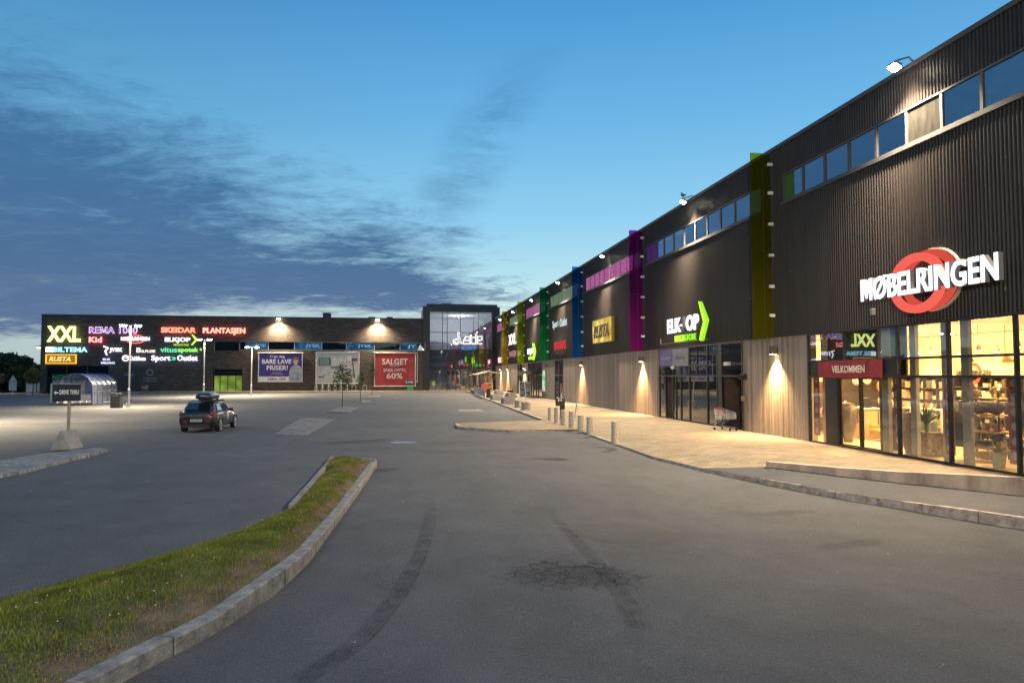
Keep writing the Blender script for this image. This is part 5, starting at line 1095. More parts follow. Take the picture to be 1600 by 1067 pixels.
for k, (px, X, w, d, h) in enumerate(((1290,18.2,.8,1.0,.74),(1585,17.4,.8,1.4,.74),(1425,20.6,.9,1.6,.72),(1325,19.4,.7,1.3,.9))):
    x, y = P2(px, X)
    t = thing('table', ['small table near the far edge of the shop front', 'long table at the right of the shop', 'table with vases before the wall shelves', 'tall narrow table behind the sliding doors'][k], 'table', (x, y, 0)); b = MB(); b.bbox((x, y, h-.05), (w, d, .05), .015); b.build('tabletop', OAK, t)
    for ax in (-1,1):
        for ay in (-1,1): b = MB(); b.tube([(x+ax*(w/2-.06), y+ay*(d/2-.06), h-.05), (x+ax*(w/2-.04), y+ay*(d/2-.04), 0)], .025, 6); b.build('leg', BLACK, t)
    for i in range(5):
        X_, Y_ = x+rc.uniform(-.25,.25), y-d/2+.12+i*(d-.24)/4; hh = rc.uniform(.15,.5); b = MB(); b.lathe([(.05,0),(.09,hh*.4),(.05,hh*.8),(.06,hh)], (X_, Y_, h), 12); tag(b.build('vase', mat('vase_%d' % (i % 3), ((.5,.4,.3),(.1,.1,.1),(.6,.55,.5))[i % 3], .4), origin=(X_, Y_, h), smooth=True), '%s vase, number %s along the %s' % (('tan','black','cream','tan','black')[i], ('one','two','three','four','five')[i], ('small far table','right hand table','table by the wall shelves','tall table behind the doors')[k]), 'vase', 'vases on the shop tables')
for k, (px, X, z, c) in enumerate(((1345,20.5,2.2,(.7,.62,.5)),(1360,21.0,2.5,(.1,.1,.1)),(1512,20.5,3.0,(.08,.07,.06)),(1572,19.0,2.9,(.6,.45,.2)),(1292,19.5,2.6,(.08,.08,.08)))):
    x, y = P2(px, X); t = thing('pendant_lamp', ['pale pendant shade over the counter','black pendant shade right of the counter','black pendant shade below the inner sign','straw pendant shade at the right','black pendant shade near the far wall'][k], 'lamp', (x, y, z)); b = MB(); b.tube([(x,y,z+.2),(x,y,4.12)], .008, 5); b.build('cord', BLACK, t); b = MB(); b.lathe([(.22,0),(.2,.1),(.08,.2),(.03,.24)], (x,y,z), 14); b.build('lamp_shade', mat('shade_%d' % k, c, .7), t)
p = at_x(1497, 588.5, 22.0); q = at_x(1550, 588.5, 22.0)
t = thing('inner_sign', 'dark lettering over a small red ring high inside the shop', 'sign', (22, q.y, p.z)); fr = right_frame(p.y, p.z, 22.0)
b = MB(); ring_poly(b, fr, .85, .13, .36, .40, .11, 10, 170, .0, .04); ring_poly(b, fr, .85, .13, .36, .40, .11, 190, 350, 0, .04); b.build('ring', mat('ring_paint', (.5,.06,.04), .6), t)
b = MB(); letters(b, 'MØBELRINGEN', fr, 0, 0, p.y-q.y, .26, .045, .08, .02); b.build('lettering', mat('sign_dark', (.08,.07,.06), .6), t)

# ------------------------------------------------------------------ street furniture
BN = ['nearest round granite bollard, standing alone by the kerb', 'granite bollard next after the lone nearest one', 'stout granite bollard at the pavement corner', 'speckled granite bollard in front of the leaning post', 'granite bollard right of the dark post box', 'granite bollard in front of the dark post box', 'farthest slim granite bollard of the row']
BP = [(961,692,658),(921.5,678.5,651),(907,673,648),(893,668,642.5),(880,664,640),(870,660.5,636.5),(860,656.5,636)]
for (px, pb, pt), nm in zip(BP, BN):
    p = at(px, pb, 0); h = z_over(px, pt, p); r = .135
    b = MB(); b.lathe([(r*1.05,-.05),(r*1.02,.03),(r,h*.5),(r*.97,h-.025),(r*.9,h)], (p.x, p.y, 0), 18)
    o = b.build('bollard', mat('bollard_stone', (.43,.37,.30), .9, var=.25, scale=8, bump=.6, bscale=50), origin=(p.x, p.y, 0), smooth=False); tag(o, nm, 'bollard', 'granite bollards along the pavement edge')
p = at(875.5, 653.5, 0); t = thing('post_box', 'black box on a post behind the bollards', 'post box', tuple(p))
b = MB(); b.bbox((p.x+.12, p.y, 0), (.26,.2,.75), .02); b.build('post', BLACK, t)
b = MB(); b.bbox((p.x, p.y, .72), (.50,.38,.45), .03); b.build('box', BLACK, t)
b = MB(); [b.box(p.x+dx, p.x+dx+.07, p.y-.2, p.y-.192, 1.02, 1.10) for dx in (-.17, -.02)]; b.build('label', WHITE, t)
p = at(898.5, 656, 0); q = at(902, 620, None); b = MB(); b.tube([(p.x, p.y, 0), (p.x+.04, p.y, .55), (p.x+.19, p.y, 1.36)], [.035,.03,.026], 8); b.lathe([(.16,0),(.16,.03),(.06,.05)], (p.x, p.y, 0), 14); tag(b.build('leaning_post', GALV, origin=tuple(p)), 'thin leaning metal post behind the bollards', 'post')
for (px, pb, nm) in ((811, 636.5, 'far round concrete planter with a bare stake'), (822, 640, 'near round concrete planter with a leaning bare stake')):
    p = at(px, pb, 0); t = thing('planter', nm, 'planter', tuple(p), 'round planters on the far pavement'); r = .34
    b = MB(); b.lathe([(r*.95,0),(r,.08),(r*1.02,.52),(r*.98,.56),(r*.86,.55),(r*.84,.46)], tuple(p), 20); b.build('pot', CONC, t)
    b = MB(); lean = -.12 if px > 815 else .02; b.tube([(p.x, p.y, .4), (p.x+lean*.4, p.y, 1.2), (p.x+lean, p.y, 2.1)], .03, 8); b.build('stake', mat('stake_grey', (.45,.42,.38), .8), t)
    b = MB(); b.lathe([(r*.84,.46),(.01,.47)], tuple(p), 20, False); b.build('soil', mat('soil', (.05,.04,.03), .95), t)
def curved_bench(px, pb, nm):
    p = at(px, pb, 0); t = thing('concrete_bench', nm, 'bench', tuple(p), 'wavy concrete benches'); b = MB()
    pl = [(-.48,0),(-.48,.44),(-.40,.56),(-.20,.66),(-.10,.76),(-.16,.88),(-.10,.96),(.12,.99),(.40,.90),(.58,.74),(.60,.62),(.48,.52),(.36,.42),(.32,0)]
    b.prism([(x*1.15, z) for x, z in pl], lambda u, v, d: (p.x+u, p.y-d, v), -1.9, 0); b.build('block', mat('bench_concrete', (.27,.255,.235), .9, var=.22, scale=5, bump=.4), t, bevel=.03)
curved_bench(797, 631, 'near wavy concrete bench on the far pavement'); curved_bench(778, 625, 'far wavy concrete bench next to the black bin')
p = at(763, 621.5, 0); t = thing('litter_bin', 'black litter bin at the end of the woven barrier', 'bin', tuple(p)); b = MB(); b.bbox(tuple(p), (.42,.42,.95), .03); b.build('body', BLACK, t); b = MB(); b.bbox((p.x, p.y, .95), (.46,.46,.07), .02); b.build('lid', DARKM, t)
p0, p1 = at(741, 614.5, 0), at(757, 621.5, 0); t = thing('woven_barrier', 'low grey cloth barrier along the kerb left of the black bin', 'barrier', tuple(p1)); b = MB(); n = 16
for i in range(n):
    a, c = p0.lerp(p1, i/n), p0.lerp(p1, (i+1)/n); b.quad((a.x+.05*(i % 2), a.y, .08), (c.x+.05*((i+1) % 2), c.y, .08), (c.x+.05*((i+1) % 2), c.y, .95-.12*math.sin(math.pi*((i+1) % 4)/4)), (a.x+.05*(i % 2), a.y, .95-.12*math.sin(math.pi*(i % 4)/4)))
b.build('cloth', mat('barrier_grey', (.30,.29,.28), .9, var=.3, scale=6), t)
for i in range(5): a = p0.lerp(p1, i/4); b = MB(); b.tube([(a.x, a.y, 0), (a.x, a.y, 1.05)], .035, 8); b.build('post', GALV, t)
b = MB(); b.ball((p0.x+.3, p0.y+1, .35), .8, .5, .4, 12, 6); tag(b.build('sack', mat('sack_brown', (.20,.14,.11), .9), origin=(p0.x+.3, p0.y+1, 0), smooth=True), 'slumped brown sack at the far end of the cloth barrier', 'sack')
# wooden stall with two pale canopies
px_ = (12.3, 104.0); t = thing('wooden_stall', 'wooden market stall with a pale butterfly canopy near the glass hall', 'stall', (px_[0], px_[1], 0))
WOODY = mat('yellow_wood', (.42,.27,.10), .7, stretch=(6,6,1))
b = MB()
for sx in (-.55,.55):
    for sy in (-.4,.4): b.tube([(px_[0]+sx, px_[1]+sy, 0), (px_[0]+sx*.7, px_[1]+sy, 2.3)], .07, 6)
for z in (.15, .75, 1.3, 2.2): b.box(px_[0]-.6, px_[0]+.6, px_[1]-.46, px_[1]+.46, z, z+.1)
for s in (-1,1): b.tube([(px_[0]+s*.4, px_[1], 1.5), (px_[0]+s*1.3, px_[1], 2.75)], .05, 6)
b.build('frame', WOODY, t)
b = MB(); 
for (x0, x1, z0, z1) in ((-2.0,-.1,2.55,3.0),(-.1,2.0,3.0,2.65)): b.add([(px_[0]+x0,px_[1]-1.2,z0),(px_[0]+x1,px_[1]-1.2,z1),(px_[0]+x1,px_[1]+1.2,z1),(px_[0]+x0,px_[1]+1.2,z0),(px_[0]+x0,px_[1]-1.2,z0+.06),(px_[0]+x1,px_[1]-1.2,z1+.06),(px_[0]+x1,px_[1]+1.2,z1+.06),(px_[0]+x0,px_[1]+1.2,z0+.06)], [(0,3,2,1),(4,5,6,7),(0,1,5,4),(1,2,6,5),(2,3,7,6),(3,0,4,7)])
b.build('canopy', mat('canopy_cream', (.62,.52,.38), .8), t)
b = MB(); b.tube([(11.2, 108, 0), (11.2, 108, 2.7)], .05, 8); b.add([(9.9,107.2,2.5),(12.0,107.2,2.95),(12.0,108.8,2.95),(9.9,108.8,2.5),(9.9,107.2,2.55),(12.0,107.2,3.0),(12.0,108.8,3.0),(9.9,108.8,2.55)], [(0,3,2,1),(4,5,6,7),(0,1,5,4),(1,2,6,5),(2,3,7,6),(3,0,4,7)]); tag(b.build('sunshade', mat('shade_grey', (.4,.4,.38), .8), origin=(11.2,108,0)), 'small grey tilted sunshade left of the wooden stall', 'sunshade')
p = at(757.5, 611, 0); b = MB(); b.bbox((10.4, 92, .25), (.9,.06,1.15), .02); b.tube([(10.05,92,0),(10.05,92,.3)], .03, 6); b.tube([(10.75,92,0),(10.75,92,.3)], .03, 6); tag(b.build('pink_board', mat('pink_red', (.45,.08,.08), .6), origin=(10.4,92,0)), 'pinkish red notice board between the barrier and the stall', 'board')
t = thing('park_bench', 'wooden bench against the boards under the dark olive fin', 'bench', (14.6, 97.5, 0)); b = MB(); [b.box(14.25+k*.15, 14.36+k*.15, 96.6, 98.6, .44, .48) for k in range(3)]; b.build('seat', WOODY, t); b = MB(); [b.box(14.72, 14.76, 96.6, 98.6, .55+k*.17, .68+k*.17) for k in range(3)]; b.build('backrest', WOODY, t)
for y in (96.8, 98.4): b = MB(); b.box(14.25, 14.7, y-.03, y+.03, 0, .44); b.box(14.7, 14.76, y-.03, y+.03, 0, 1.0); b.build('leg', BLACK, t)
p = Vector((13.5, 79.5, 0)); t = thing('pavement_sign', 'framed grey pavement notice standing by the canopied entrance', 'sign', tuple(p)); b = MB(); M_ = Matrix.Translation(p) @ Matrix.Rotation(R(-8), 4, 'X')
b.box(-.55,.55,-.02,.02,.12,1.72,M_); b.build('panel', lit('notice_glow', (.16,.18,.15), .35, .6, 3, (.5,.5,.46)), t); b = MB(); [b.box(*q, M_) for q in ((-.62,-.55,-.035,.035,0,1.8),(.55,.62,-.035,.035,0,1.8),(-.55,.55,-.035,.035,1.72,1.8),(-.55,.55,-.035,.035,.05,.12))]; b.build('frame', GREYM, t)  # notice is no lamp: weak emission in the panel makes it look lighter

def trolley(name, label, loc, rotz, group=None, red=True):
    t = thing(name, label, 'trolley', loc, group, rotz); W = MATS.get('trolley_wire') or mat('trolley_wire', (.42,.42,.43), .35, .9)
    b = MB(); A = lambda f, z, s: (s*(.27-.05*f), -.4+f*.85, z)
    for s in (-1, 1):
        b.tube([A(0,.95,s), A(1,.80,s)], .012, 6); b.tube([A(0,.95,s), A(.08,.46,s)], .01, 6); b.tube([A(.08,.46,s), A(1,.52,s)], .01, 6); b.tube([A(1,.80,s), A(1,.52,s)], .01, 6)
        for k in range(1, 12): f = k/12; b.tube([A(f,.95-.15*f,s), A(max(f,.08),.46+.06*f,s)], .005, 4)
        for k in range(1, 5): b.tube([A(.02*k,.95-.10*k,s), A(1,.80-.056*k,s)], .004, 4)
    for k in range(9): x = -.22+.44*k/8; b.tube([(x,-.33,.46),(x*.85,.45,.52)], .005, 4); b.tube([(x*.85,.45,.80),(x*.85,.45,.52)], .005, 4); b.tube([(x*1.15,-.4,.95),(x,-.33,.46)], .005, 4)
    b.tube([A(1,.80,-1), A(1,.80,1)], .01, 6); b.build('basket', W, t, local=True)
    b = MB()
    for s in (-1, 1): b.tube([(s*.26,-.33,.46),(s*.25,-.42,.25),(s*.24,-.38,.16),(s*.20,.42,.14),(s*.19,.48,.11)], .014, 6); b.tube([(s*.25,-.42,.25),(s*.22,.0,.46)], .012, 6); b.tube([(s*.24,-.38,.16),(s*.24,-.42,.11)], .012, 6)
    b.build('chassis', W, t, local=True)
    b = MB(); b.tube([(-.30,-.44,.99),(.30,-.44,.99)], .02, 8); [b.tube([(s*.29,-.44,.99),(s*.27,-.4,.94)], .014, 6) for s in (-1,1)]; b.build('handle', mat('handle_red', (.50,.05,.05), .5) if red else mat('handle_blue', (.03,.05,.3), .5), t, local=True)
    if red: b = MB(); b.box(-.16,.16,-.40,-.385,.62,.80, Matrix.Rotation(R(-9),4,'X')); b.build('flap', mat('flap_orange', (.62,.12,.03), .5), t, local=True)
    for (x, y) in ((-.24,-.43),(.24,-.43),(-.19,.48),(.19,.48)):
        b = MB(); b.tube([(x-.016,y,.06),(x+.016,y,.06)], .06, 12); b.build('wheel', BLACK, t, local=True)
    return t
p = at(1157, 677, 0); trolley('shopping_trolley', 'lone shopping trolley with red handle by the dark entrance', (14.55, 31.25, 0), R(200))

# manhole cover, tyre marks, cracks: thin sheets lying on the asphalt
def decal_mat(name, c, fac, mode):
    m, n, l = new_mat(name); out = n.new('ShaderNodeOutputMaterial'); mx = n.new('ShaderNodeMixShader'); l.new(mx.outputs[0], out.inputs[0])
    tr = n.new('ShaderNodeBsdfTransparent'); d = n.new('ShaderNodeBsdfDiffuse'); d.inputs[0].default_value = (*c, 1); l.new(tr.outputs[0], mx.inputs[1]); l.new(d.outputs[0], mx.inputs[2])
    uv = n.new('ShaderNodeTexCoord'); se = n.new('ShaderNodeSeparateXYZ'); l.new(uv.outputs['UV'], se.inputs[0])
    def M(op, a, b=None):
        x = n.new('ShaderNodeMath'); x.operation = op
        for i, v in enumerate((a, b)):
            if v is None: continue
            if isinstance(v, (int, float)): x.inputs[i].default_value = v
            else: l.new(v, x.inputs[i])
        return x.outputs[0]
    def SS(v, a, b):
        x = n.new('ShaderNodeMapRange'); x.interpolation_type = 'SMOOTHSTEP'; l.new(v, x.inputs[0]); x.inputs[1].default_value = a; x.inputs[2].default_value = b; return x.outputs[0]
    u, v = se.outputs[0], se.outputs[1]
    no = n.new('ShaderNodeTexNoise'); l.new(uv.outputs['Object'], no.inputs['Vector']); no.inputs['Scale'].default_value = 5 if mode == 'tyre' else 3; no.inputs['Detail'].default_value = 6; no.inputs['Roughness'].default_value = .7
    if mode == 'tyre':
        e = M('MULTIPLY', SS(v, 0, .12), SS(v, 1, .88)); e = M('MULTIPLY', e, M('MULTIPLY', SS(u, 0, .25), SS(u, 1, .92)))
        w = M('ADD', M('MULTIPLY', M('SINE', M('MULTIPLY', v, 31)), .2), .8)
        f = M('MULTIPLY', M('MULTIPLY', e, w), M('MULTIPLY', SS(no.outputs['Fac'], .30, .72), fac))
    else:
        uu, vv = M('SUBTRACT', M('MULTIPLY', u, 2), 1), M('SUBTRACT', M('MULTIPLY', v, 2), 1)
        r = M('SQRT', M('ADD', M('MULTIPLY', uu, uu), M('MULTIPLY', vv, vv)))
        r = M('ADD', r, M('MULTIPLY', M('SUBTRACT', no.outputs['Fac'], .5), .9))
        e = SS(r, .95, .55)
        if mode == 'crack':
            fs = []
            for sc in (4.5, 8.5):
                mp = n.new('ShaderNodeMapping'); l.new(uv.outputs['Object'], mp.inputs[0]); mp.inputs['Scale'].default_value = (1, 1.0, 1)
                ad = n.new('ShaderNodeVectorMath'); ad.operation = 'ADD'; l.new(mp.outputs[0], ad.inputs[0]); sc_ = n.new('ShaderNodeVectorMath'); sc_.operation = 'SCALE'; l.new(no.outputs['Color'], sc_.inputs[0]); sc_.inputs['Scale'].default_value = .10; l.new(sc_.outputs[0], ad.inputs[1])
                vo = n.new('ShaderNodeTexVoronoi'); vo.feature = 'DISTANCE_TO_EDGE'; l.new(ad.outputs[0], vo.inputs['Vector']); vo.inputs['Scale'].default_value = sc
                fs.append(SS(vo.outputs['Distance'], .07, .012))
            f = M('MULTIPLY', M('MULTIPLY', e, fac), M('MAXIMUM', fs[0], M('MULTIPLY', fs[1], SS(r, .8, .3))))
            f = M('MAXIMUM', f, M('MULTIPLY', SS(r, .85, .1), .15))
        else: f = M('MULTIPLY', e, fac)
    l.new(f, mx.inputs[0]); return m
def ribbon(name, label, px, w0, w1, m, dz=.004):
    P = [at(*q) for q in px]; n = 40; pts = []
    def cr(p0, p1, p2, p3, t): return .5*((2*p1)+(p2-p0)*t+(2*p0-5*p1+4*p2-p3)*t*t+(3*p1-p0-3*p2+p3)*t**3)
    Q = [P[0]*2-P[1]] + P + [P[-1]*2-P[-2]]
    for i in range(n+1):
        s = i/n*(len(P)-1); k = min(int(s), len(P)-2); pts.append(cr(Q[k], Q[k+1], Q[k+2], Q[k+3], s-k))
    me = bpy.data.meshes.new(name); v = []; uv = []
    for i, p in enumerate(pts):
        d = pts[min(i+1, n)]-pts[max(i-1, 0)]; d.z = 0; d.normalize(); s = Vector((-d.y, d.x, 0)); w = w0+(w1-w0)*i/n
        for k in range(5): q = p+s*w*(k/4-.5); v.append((q.x, q.y, gz(q.x, q.y)+dz)); uv.append((i/n, k/4))
    f = [(i*5+k, i*5+k+1, i*5+6+k, i*5+5+k) for i in range(n) for k in range(4)]
    me.from_pydata(v, [], f); ul = me.uv_layers.new(name='UVMap')
    for lp in me.loops: ul.data[lp.index].uv = uv[lp.vertex_index]
    me.materials.append(m); o = bpy.data.objects.new(name, me); col.objects.link(o); tag(o, label, kind='structure')
TY = decal_mat('tyre_rubber', (.03,.03,.031), .36, 'tyre'); TY2 = decal_mat('tyre_rubber_faint', (.03,.03,.031), .27, 'tyre')
ribbon('tyre_mark', 'dark curved tyre mark beside the grass island', [(668,760),(672,800),(664,842),(645,890),(610,945),(555,1005),(470,1062),(380,1110)], .25, .29, TY)
ribbon('tyre_mark', 'faint tyre mark through the cracked patch', [(830,780),(875,818),(915,860),(950,900),(975,935),(992,966),(1006,990)], .22, .35, TY2)
ribbon('road_seam', 'thin dark seam across the asphalt', [(690,711),(800,716),(880,719),(960,723),(1060,729)], .10, .06, TY)
ribbon('road_seam', 'thin dark seam across the asphalt', [(420,724),(520,704),(600,700),(700,703)], .08, .08, TY2)
def patch(name, label, px, py, wx, wy, m, dz, rot=0):
    c = at(px, py); me = bpy.data.meshes.new(name); N = 8; v = []; uv = []
    for j in range(N+1):
        for i in range(N+1):
            a, q = (i/N-.5)*wx, (j/N-.5)*wy; x, y = c.x+a*math.cos(rot)-q*math.sin(rot), c.y+a*math.sin(rot)+q*math.cos(rot); v.append((x, y, gz(x, y)+dz)); uv.append((i/N, j/N))
    me.from_pydata(v, [], [(j*(N+1)+i, j*(N+1)+i+1, (j+1)*(N+1)+i+1, (j+1)*(N+1)+i) for j in range(N) for i in range(N)]); ul = me.uv_layers.new(name='UVMap')
    for lp in me.loops: ul.data[lp.index].uv = uv[lp.vertex_index]
    me.materials.append(m); o = bpy.data.objects.new(name, me); col.objects.link(o); return tag(o, label, kind='structure')
patch('road_cracks', 'web of cracks in the asphalt', 895, 898, 2.6, 1.9, decal_mat('crack_dark', (.022,.021,.020), .46, 'crack'), .009, .1)
ST = decal_mat('stain_dark', (.04,.039,.037), .20, 'stain'); ST3 = decal_mat('stain_faint', (.05,.049,.047), .12, 'stain'); ST2 = decal_mat('stain_pale', (.24,.22,.19), .28, 'stain')
for k, (px, py, wx, wy, m) in enumerate(((860,717,1.8,.9,ST),(875,718,.5,.8,ST),(740,703,5,1.6,ST2),(1230,802,3.2,.5,ST3),(1330,852,2.6,.6,ST3),(560,690,3.5,1.5,ST),(600,735,1.2,.8,ST),(980,830,3,2.5,ST2),(700,690,3.2,2,ST2))):
    patch('road_stain', 'faint stain on the asphalt', px, py, wx, wy, m, .012+.002*k, .1*k)
rb = random.Random(21); b = MB()
for k in range(70):
    x, y = rb.uniform(-9, 11), rb.uniform(6, 30)
    r = rb.uniform(.006, .022); z = gz(x, y); a0 = rb.uniform(0, 6); b.add([(x+r*math.cos(a0+q)*rb.uniform(.6,1), y+r*math.sin(a0+q)*rb.uniform(.6,1), z+.006) for q in (0,1.2,2.5,3.8,5)] + [(x, y, z+.006+r*.5)], [(0,1,5),(1,2,5),(2,3,5),(3,4,5),(4,0,5)])
tag(b.build('litter', mat('pale_scraps', (.45,.43,.40), .9)), 'scattered pale grit and chewing gum spots on the asphalt', kind='stuff')
p = at(630, 691.5); b = MB(); b.lathe([(.52,.004),(.52,.018),(.44,.02),(.43,.012),(.02,.014)], tuple(p), 28); tag(b.build('manhole_cover', mat('worn_iron', (.20,.21,.24), .5, .5, var=.3, scale=9, bump=.6), origin=tuple(p)), 'round worn iron manhole cover in the roadway', 'manhole cover')
p = at(737, 642); b = MB(); [b.box(p.x-.9+k*.05, p.x+.9-k*.1, p.y+k*1.6, p.y+k*1.6+.45, p.z+.004, p.z+.010) for k in (0, 1)]; tag(b.build('road_marking', mat('worn_paint', (.42,.41,.39), .8, var=.4, scale=6)), 'worn white road marking', kind='structure')

# raised cobbled islands
def island(label, px, h=.06, m=COBBLE):
    P = [at(*q) for q in px]; n = len(P); b = MB(); c = sum(P, Vector((0,0,0)))/n
    b.v = [(p.x, p.y, gz(p.x, p.y)-.1) for p in P] + [(p.x, p.y, gz(p.x, p.y)+h-.015) for p in P] + [(p.x+(c.x-p.x)*.03, p.y+(c.y-p.y)*.03, gz(p.x, p.y)+h) for p in P]
    b.f = [(i, (i+1) % n, n+(i+1) % n, n+i) for i in range(n)] + [(n+i, n+(i+1) % n, 2*n+(i+1) % n, 2*n+i) for i in range(n)] + [tuple(range(2*n, 3*n))]
    tag(b.build('path', m), label, kind='structure')
island('cobbled island in the car park', [(428,680),(478,681),(522,656),(490,653.5),(470,654)], .05)
island('cobbled tree island', [(511,644.5),(546,645),(560,637.5),(536,636)], .07); island('cobbled tree island', [(562,629.5),(579,629.5),(580,626.5),(566,626)], .07); island('cobbled tree island', [(571,622),(592,621.5),(597,618.8),(580,618.5)], .07)
island('pale cobbled strip at the left', [(-60,752),(0,747),(37,740),(112,720.5),(150,711.5),(168,706),(160,703.5),(139,704),(56,714),(0,724),(-60,731)], .09, paver_mat('pale_setts', (.30,.285,.265), .18, .12, .35, .45))
# far kerb and pavement in front of the brick store
b = MB(); b.box(-47, 10.2, 113.6, 118.3, -.4, .02); tag(b.build('pavement', PAVE), 'pale pavement in front of the brick store', kind='structure')

# ------------------------------------------------------------------ grass island with granite kerb in the foreground
KB = [(40,1150),(194,1064),(337,989),(432,929),(484,878),(531,812),(562,769),(589,729)]       # foot of the kerb
KTp = [(-60,1135),(108,1058),(333,963.5),(432,898),(484,857),(531,801.5),(563,758.5),(590,720)]  # its outer top edge
kb = [at(*q) for q in KB]; kh = [max(.10, min(.24, z_over(u[0], u[1], p)+.12)) for u, p in zip(KTp, kb)]
kh[0] = kh[1] = kh[2]
kerb_stones('kerb', [(p.x, p.y, gz(p.x, p.y)) for p in kb][::-1], [gz(p.x, p.y)+h for p, h in zip(kb, kh)][::-1], .17, 'pale granite kerb of the grass island', GRANITE, 1.15, side=-1)
LB = [(450,796),(485,757),(517,719)]; lb = [at(*q) for q in LB]
kerb_stones('kerb', [(p.x, p.y, gz(p.x, p.y)) for p in lb], [gz(p.x, p.y)+.12 for p in lb], .13, 'low kerb on the far side of the grass island', GRANITE, 1.1, side=-1)
tp = [at(517,719), at(589,722)]
kerb_stones('kerb', [(p.x, p.y, gz(p.x, p.y)) for p in tp], [gz(p.x, p.y)+.11 for p in tp], .13, 'low kerb at the tip of the grass island', GRANITE, 1.0, side=-1)
BK = [(-260,1010),(0,934),(110,905),(194,884),(270,862),(341,841),(395,820),(430,806),(453,795)]
bk = [at(*q) for q in BK] + [lb[1], lb[2]]
def resample(pts, n):
    d = [0]
    for a, q in zip(pts[:-1], pts[1:]): d.append(d[-1]+(q-a).length)
    r = []
    for i in range(n+1):
        t = d[-1]*i/n
        for j in range(len(pts)-1):
            if t <= d[j+1]+1e-6: r.append(pts[j].lerp(pts[j+1], (t-d[j])/max(1e-6, d[j+1]-d[j]))); break
    return r
def grass_island():
    N, Mq = 60, 14
    fr = []
    for k, p in enumerate(kb):
        q = kb[min(k+1, len(kb)-1)]-kb[max(k-1, 0)]; q.z = 0; q.normalize(); fr.append(Vector((p.x-q.y*.17, p.y+q.x*.17, kh[k]-.12-.02)))
    A, B = resample(fr, N), resample(bk, N)
    b = MB(); P = []
    for i in range(N+1):
        row = []
        for j in range(Mq+1):
            f = j/Mq; p = A[i].lerp(B[i], f); zf = A[i].z; zb = gz(B[i].x, B[i].y)+(.10 if i > N*.84 else -.02)
            z = zf+(zb-zf)*f**1.5 + .16*math.sin(math.pi*min(1, f*1.05))*(1 if i < N*.8 else .35) + .015*math.sin(p.x*5)*math.sin(p.y*4.1)
            row.append(Vector((p.x, p.y, z)))
        P.append(row); b.v += [tuple(q) for q in row]
    for i in range(N):
        for j in range(Mq): o = i*(Mq+1)+j; b.f.append((o, o+1, o+Mq+2, o+Mq+1))
    m, n, l = new_mat('turf_soil'); out = n.new('ShaderNodeOutputMaterial'); pr = n.new('ShaderNodeBsdfPrincipled'); l.new(pr.outputs[0], out.inputs[0]); tc = n.new('ShaderNodeTexCoord')
    t = n.new('ShaderNodeTexNoise'); l.new(tc.outputs['Object'], t.inputs['Vector']); t.inputs['Scale'].default_value = 2.2; t.inputs['Detail'].default_value = 8
    r = n.new('ShaderNodeValToRGB'); l.new(t.outputs['Fac'], r.inputs[0]); e = r.color_ramp.elements; e[0].position = .35; e[0].color = (.07,.065,.03,1); e[1].position = .62; e[1].color = (.20,.145,.09,1); l.new(r.outputs[0], pr.inputs['Base Color']); pr.inputs['Roughness'].default_value = .95
    tag(b.build('soil', m, smooth=True), 'earth of the grass island', kind='structure')
    # blades
    rng = np.random.default_rng(11)
    def pt(u, w):
        i = min(int(u*N), N-1); j = min(int(w*Mq), Mq-1); fu, fw = u*N-i, w*Mq-j
        return P[i][j]*(1-fu)*(1-fw)+P[i+1][j]*fu*(1-fw)+P[i][j+1]*(1-fu)*fw+P[i+1][j+1]*fu*fw
    from mathutils import noise
    sets = {'green': [], 'pale': [], 'straw': []}
    # density by area: sample cells
    areas = []; cells = []
    for i in range(N):
        for j in range(Mq): areas.append(((P[i+1][j]-P[i][j]).cross(P[i][j+1]-P[i][j])).length); cells.append((i, j))
    pr_ = np.array(areas)/sum(areas); TOT = 95000
    pick = rng.choice(len(cells), TOT, p=pr_)
    for q in pick:
        i, j = cells[q]; u, w = (i+rng.random())/N, (j+rng.random())/Mq; p = pt(u, w)
        if p.y < 4.5: continue
        nz = noise.noise(Vector((p.x*1.1, p.y*1.1, 3)))*.6 + noise.noise(Vector((p.x*3.3, p.y*3.3, 1)))*.5
        dry = nz + .75*max(0, 1-w*3.2) + (.25 if w > .93 else 0) + (.35 if u > .80 else 0) - .30 + (.3 if .62 < u < .74 else 0)
        if dry > .28 and rng.random() < .55: continue
        kind = 'straw' if dry > .12 + rng.normal()*.12 else ('pale' if rng.random() < .38 + .4*max(0, dry+.25) else 'green')
        h = rng.uniform(.014, .056)*(.75+.9*max(0, nz+.25))*(1.0 if kind != 'straw' else .6); a = rng.uniform(0, 6.28); le = rng.uniform(.2, 1.1)*h; wd = rng.uniform(.0025, .005)
        sets[kind].append((p.x, p.y, p.z, h, a, le, wd))
    for q in range(330):                        # taller dry stems at the back edge and by the kerb
        u = rng.choice([rng.normal(.56, .012), rng.normal(.70, .012), rng.normal(.40, .2), rng.random()*.8, rng.normal(.12, .03)], p=[.38,.26,.08,.16,.12]); w = rng.choice([rng.uniform(.9, 1.0), rng.uniform(0, .12)], p=[.7,.3])
        u = min(.99, max(0.05, u)); p = pt(u, min(.999, w)); 
        if p.y < 4.5: continue
        sets['straw'].append((p.x, p.y, p.z, rng.uniform(.06, .24), rng.uniform(0, 6.28), rng.uniform(.02,.10), .002))
    out_v, out_f, mi = [], [], []
    mats = [mat('grass_green', (.070,.092,.011), .7, var=.3, scale=2, spec=.2), mat('grass_pale', (.15,.14,.018), .7, var=.3, scale=2, spec=.2), mat('grass_straw', (.155,.11,.055), .8, var=.25, scale=3, spec=.2)]
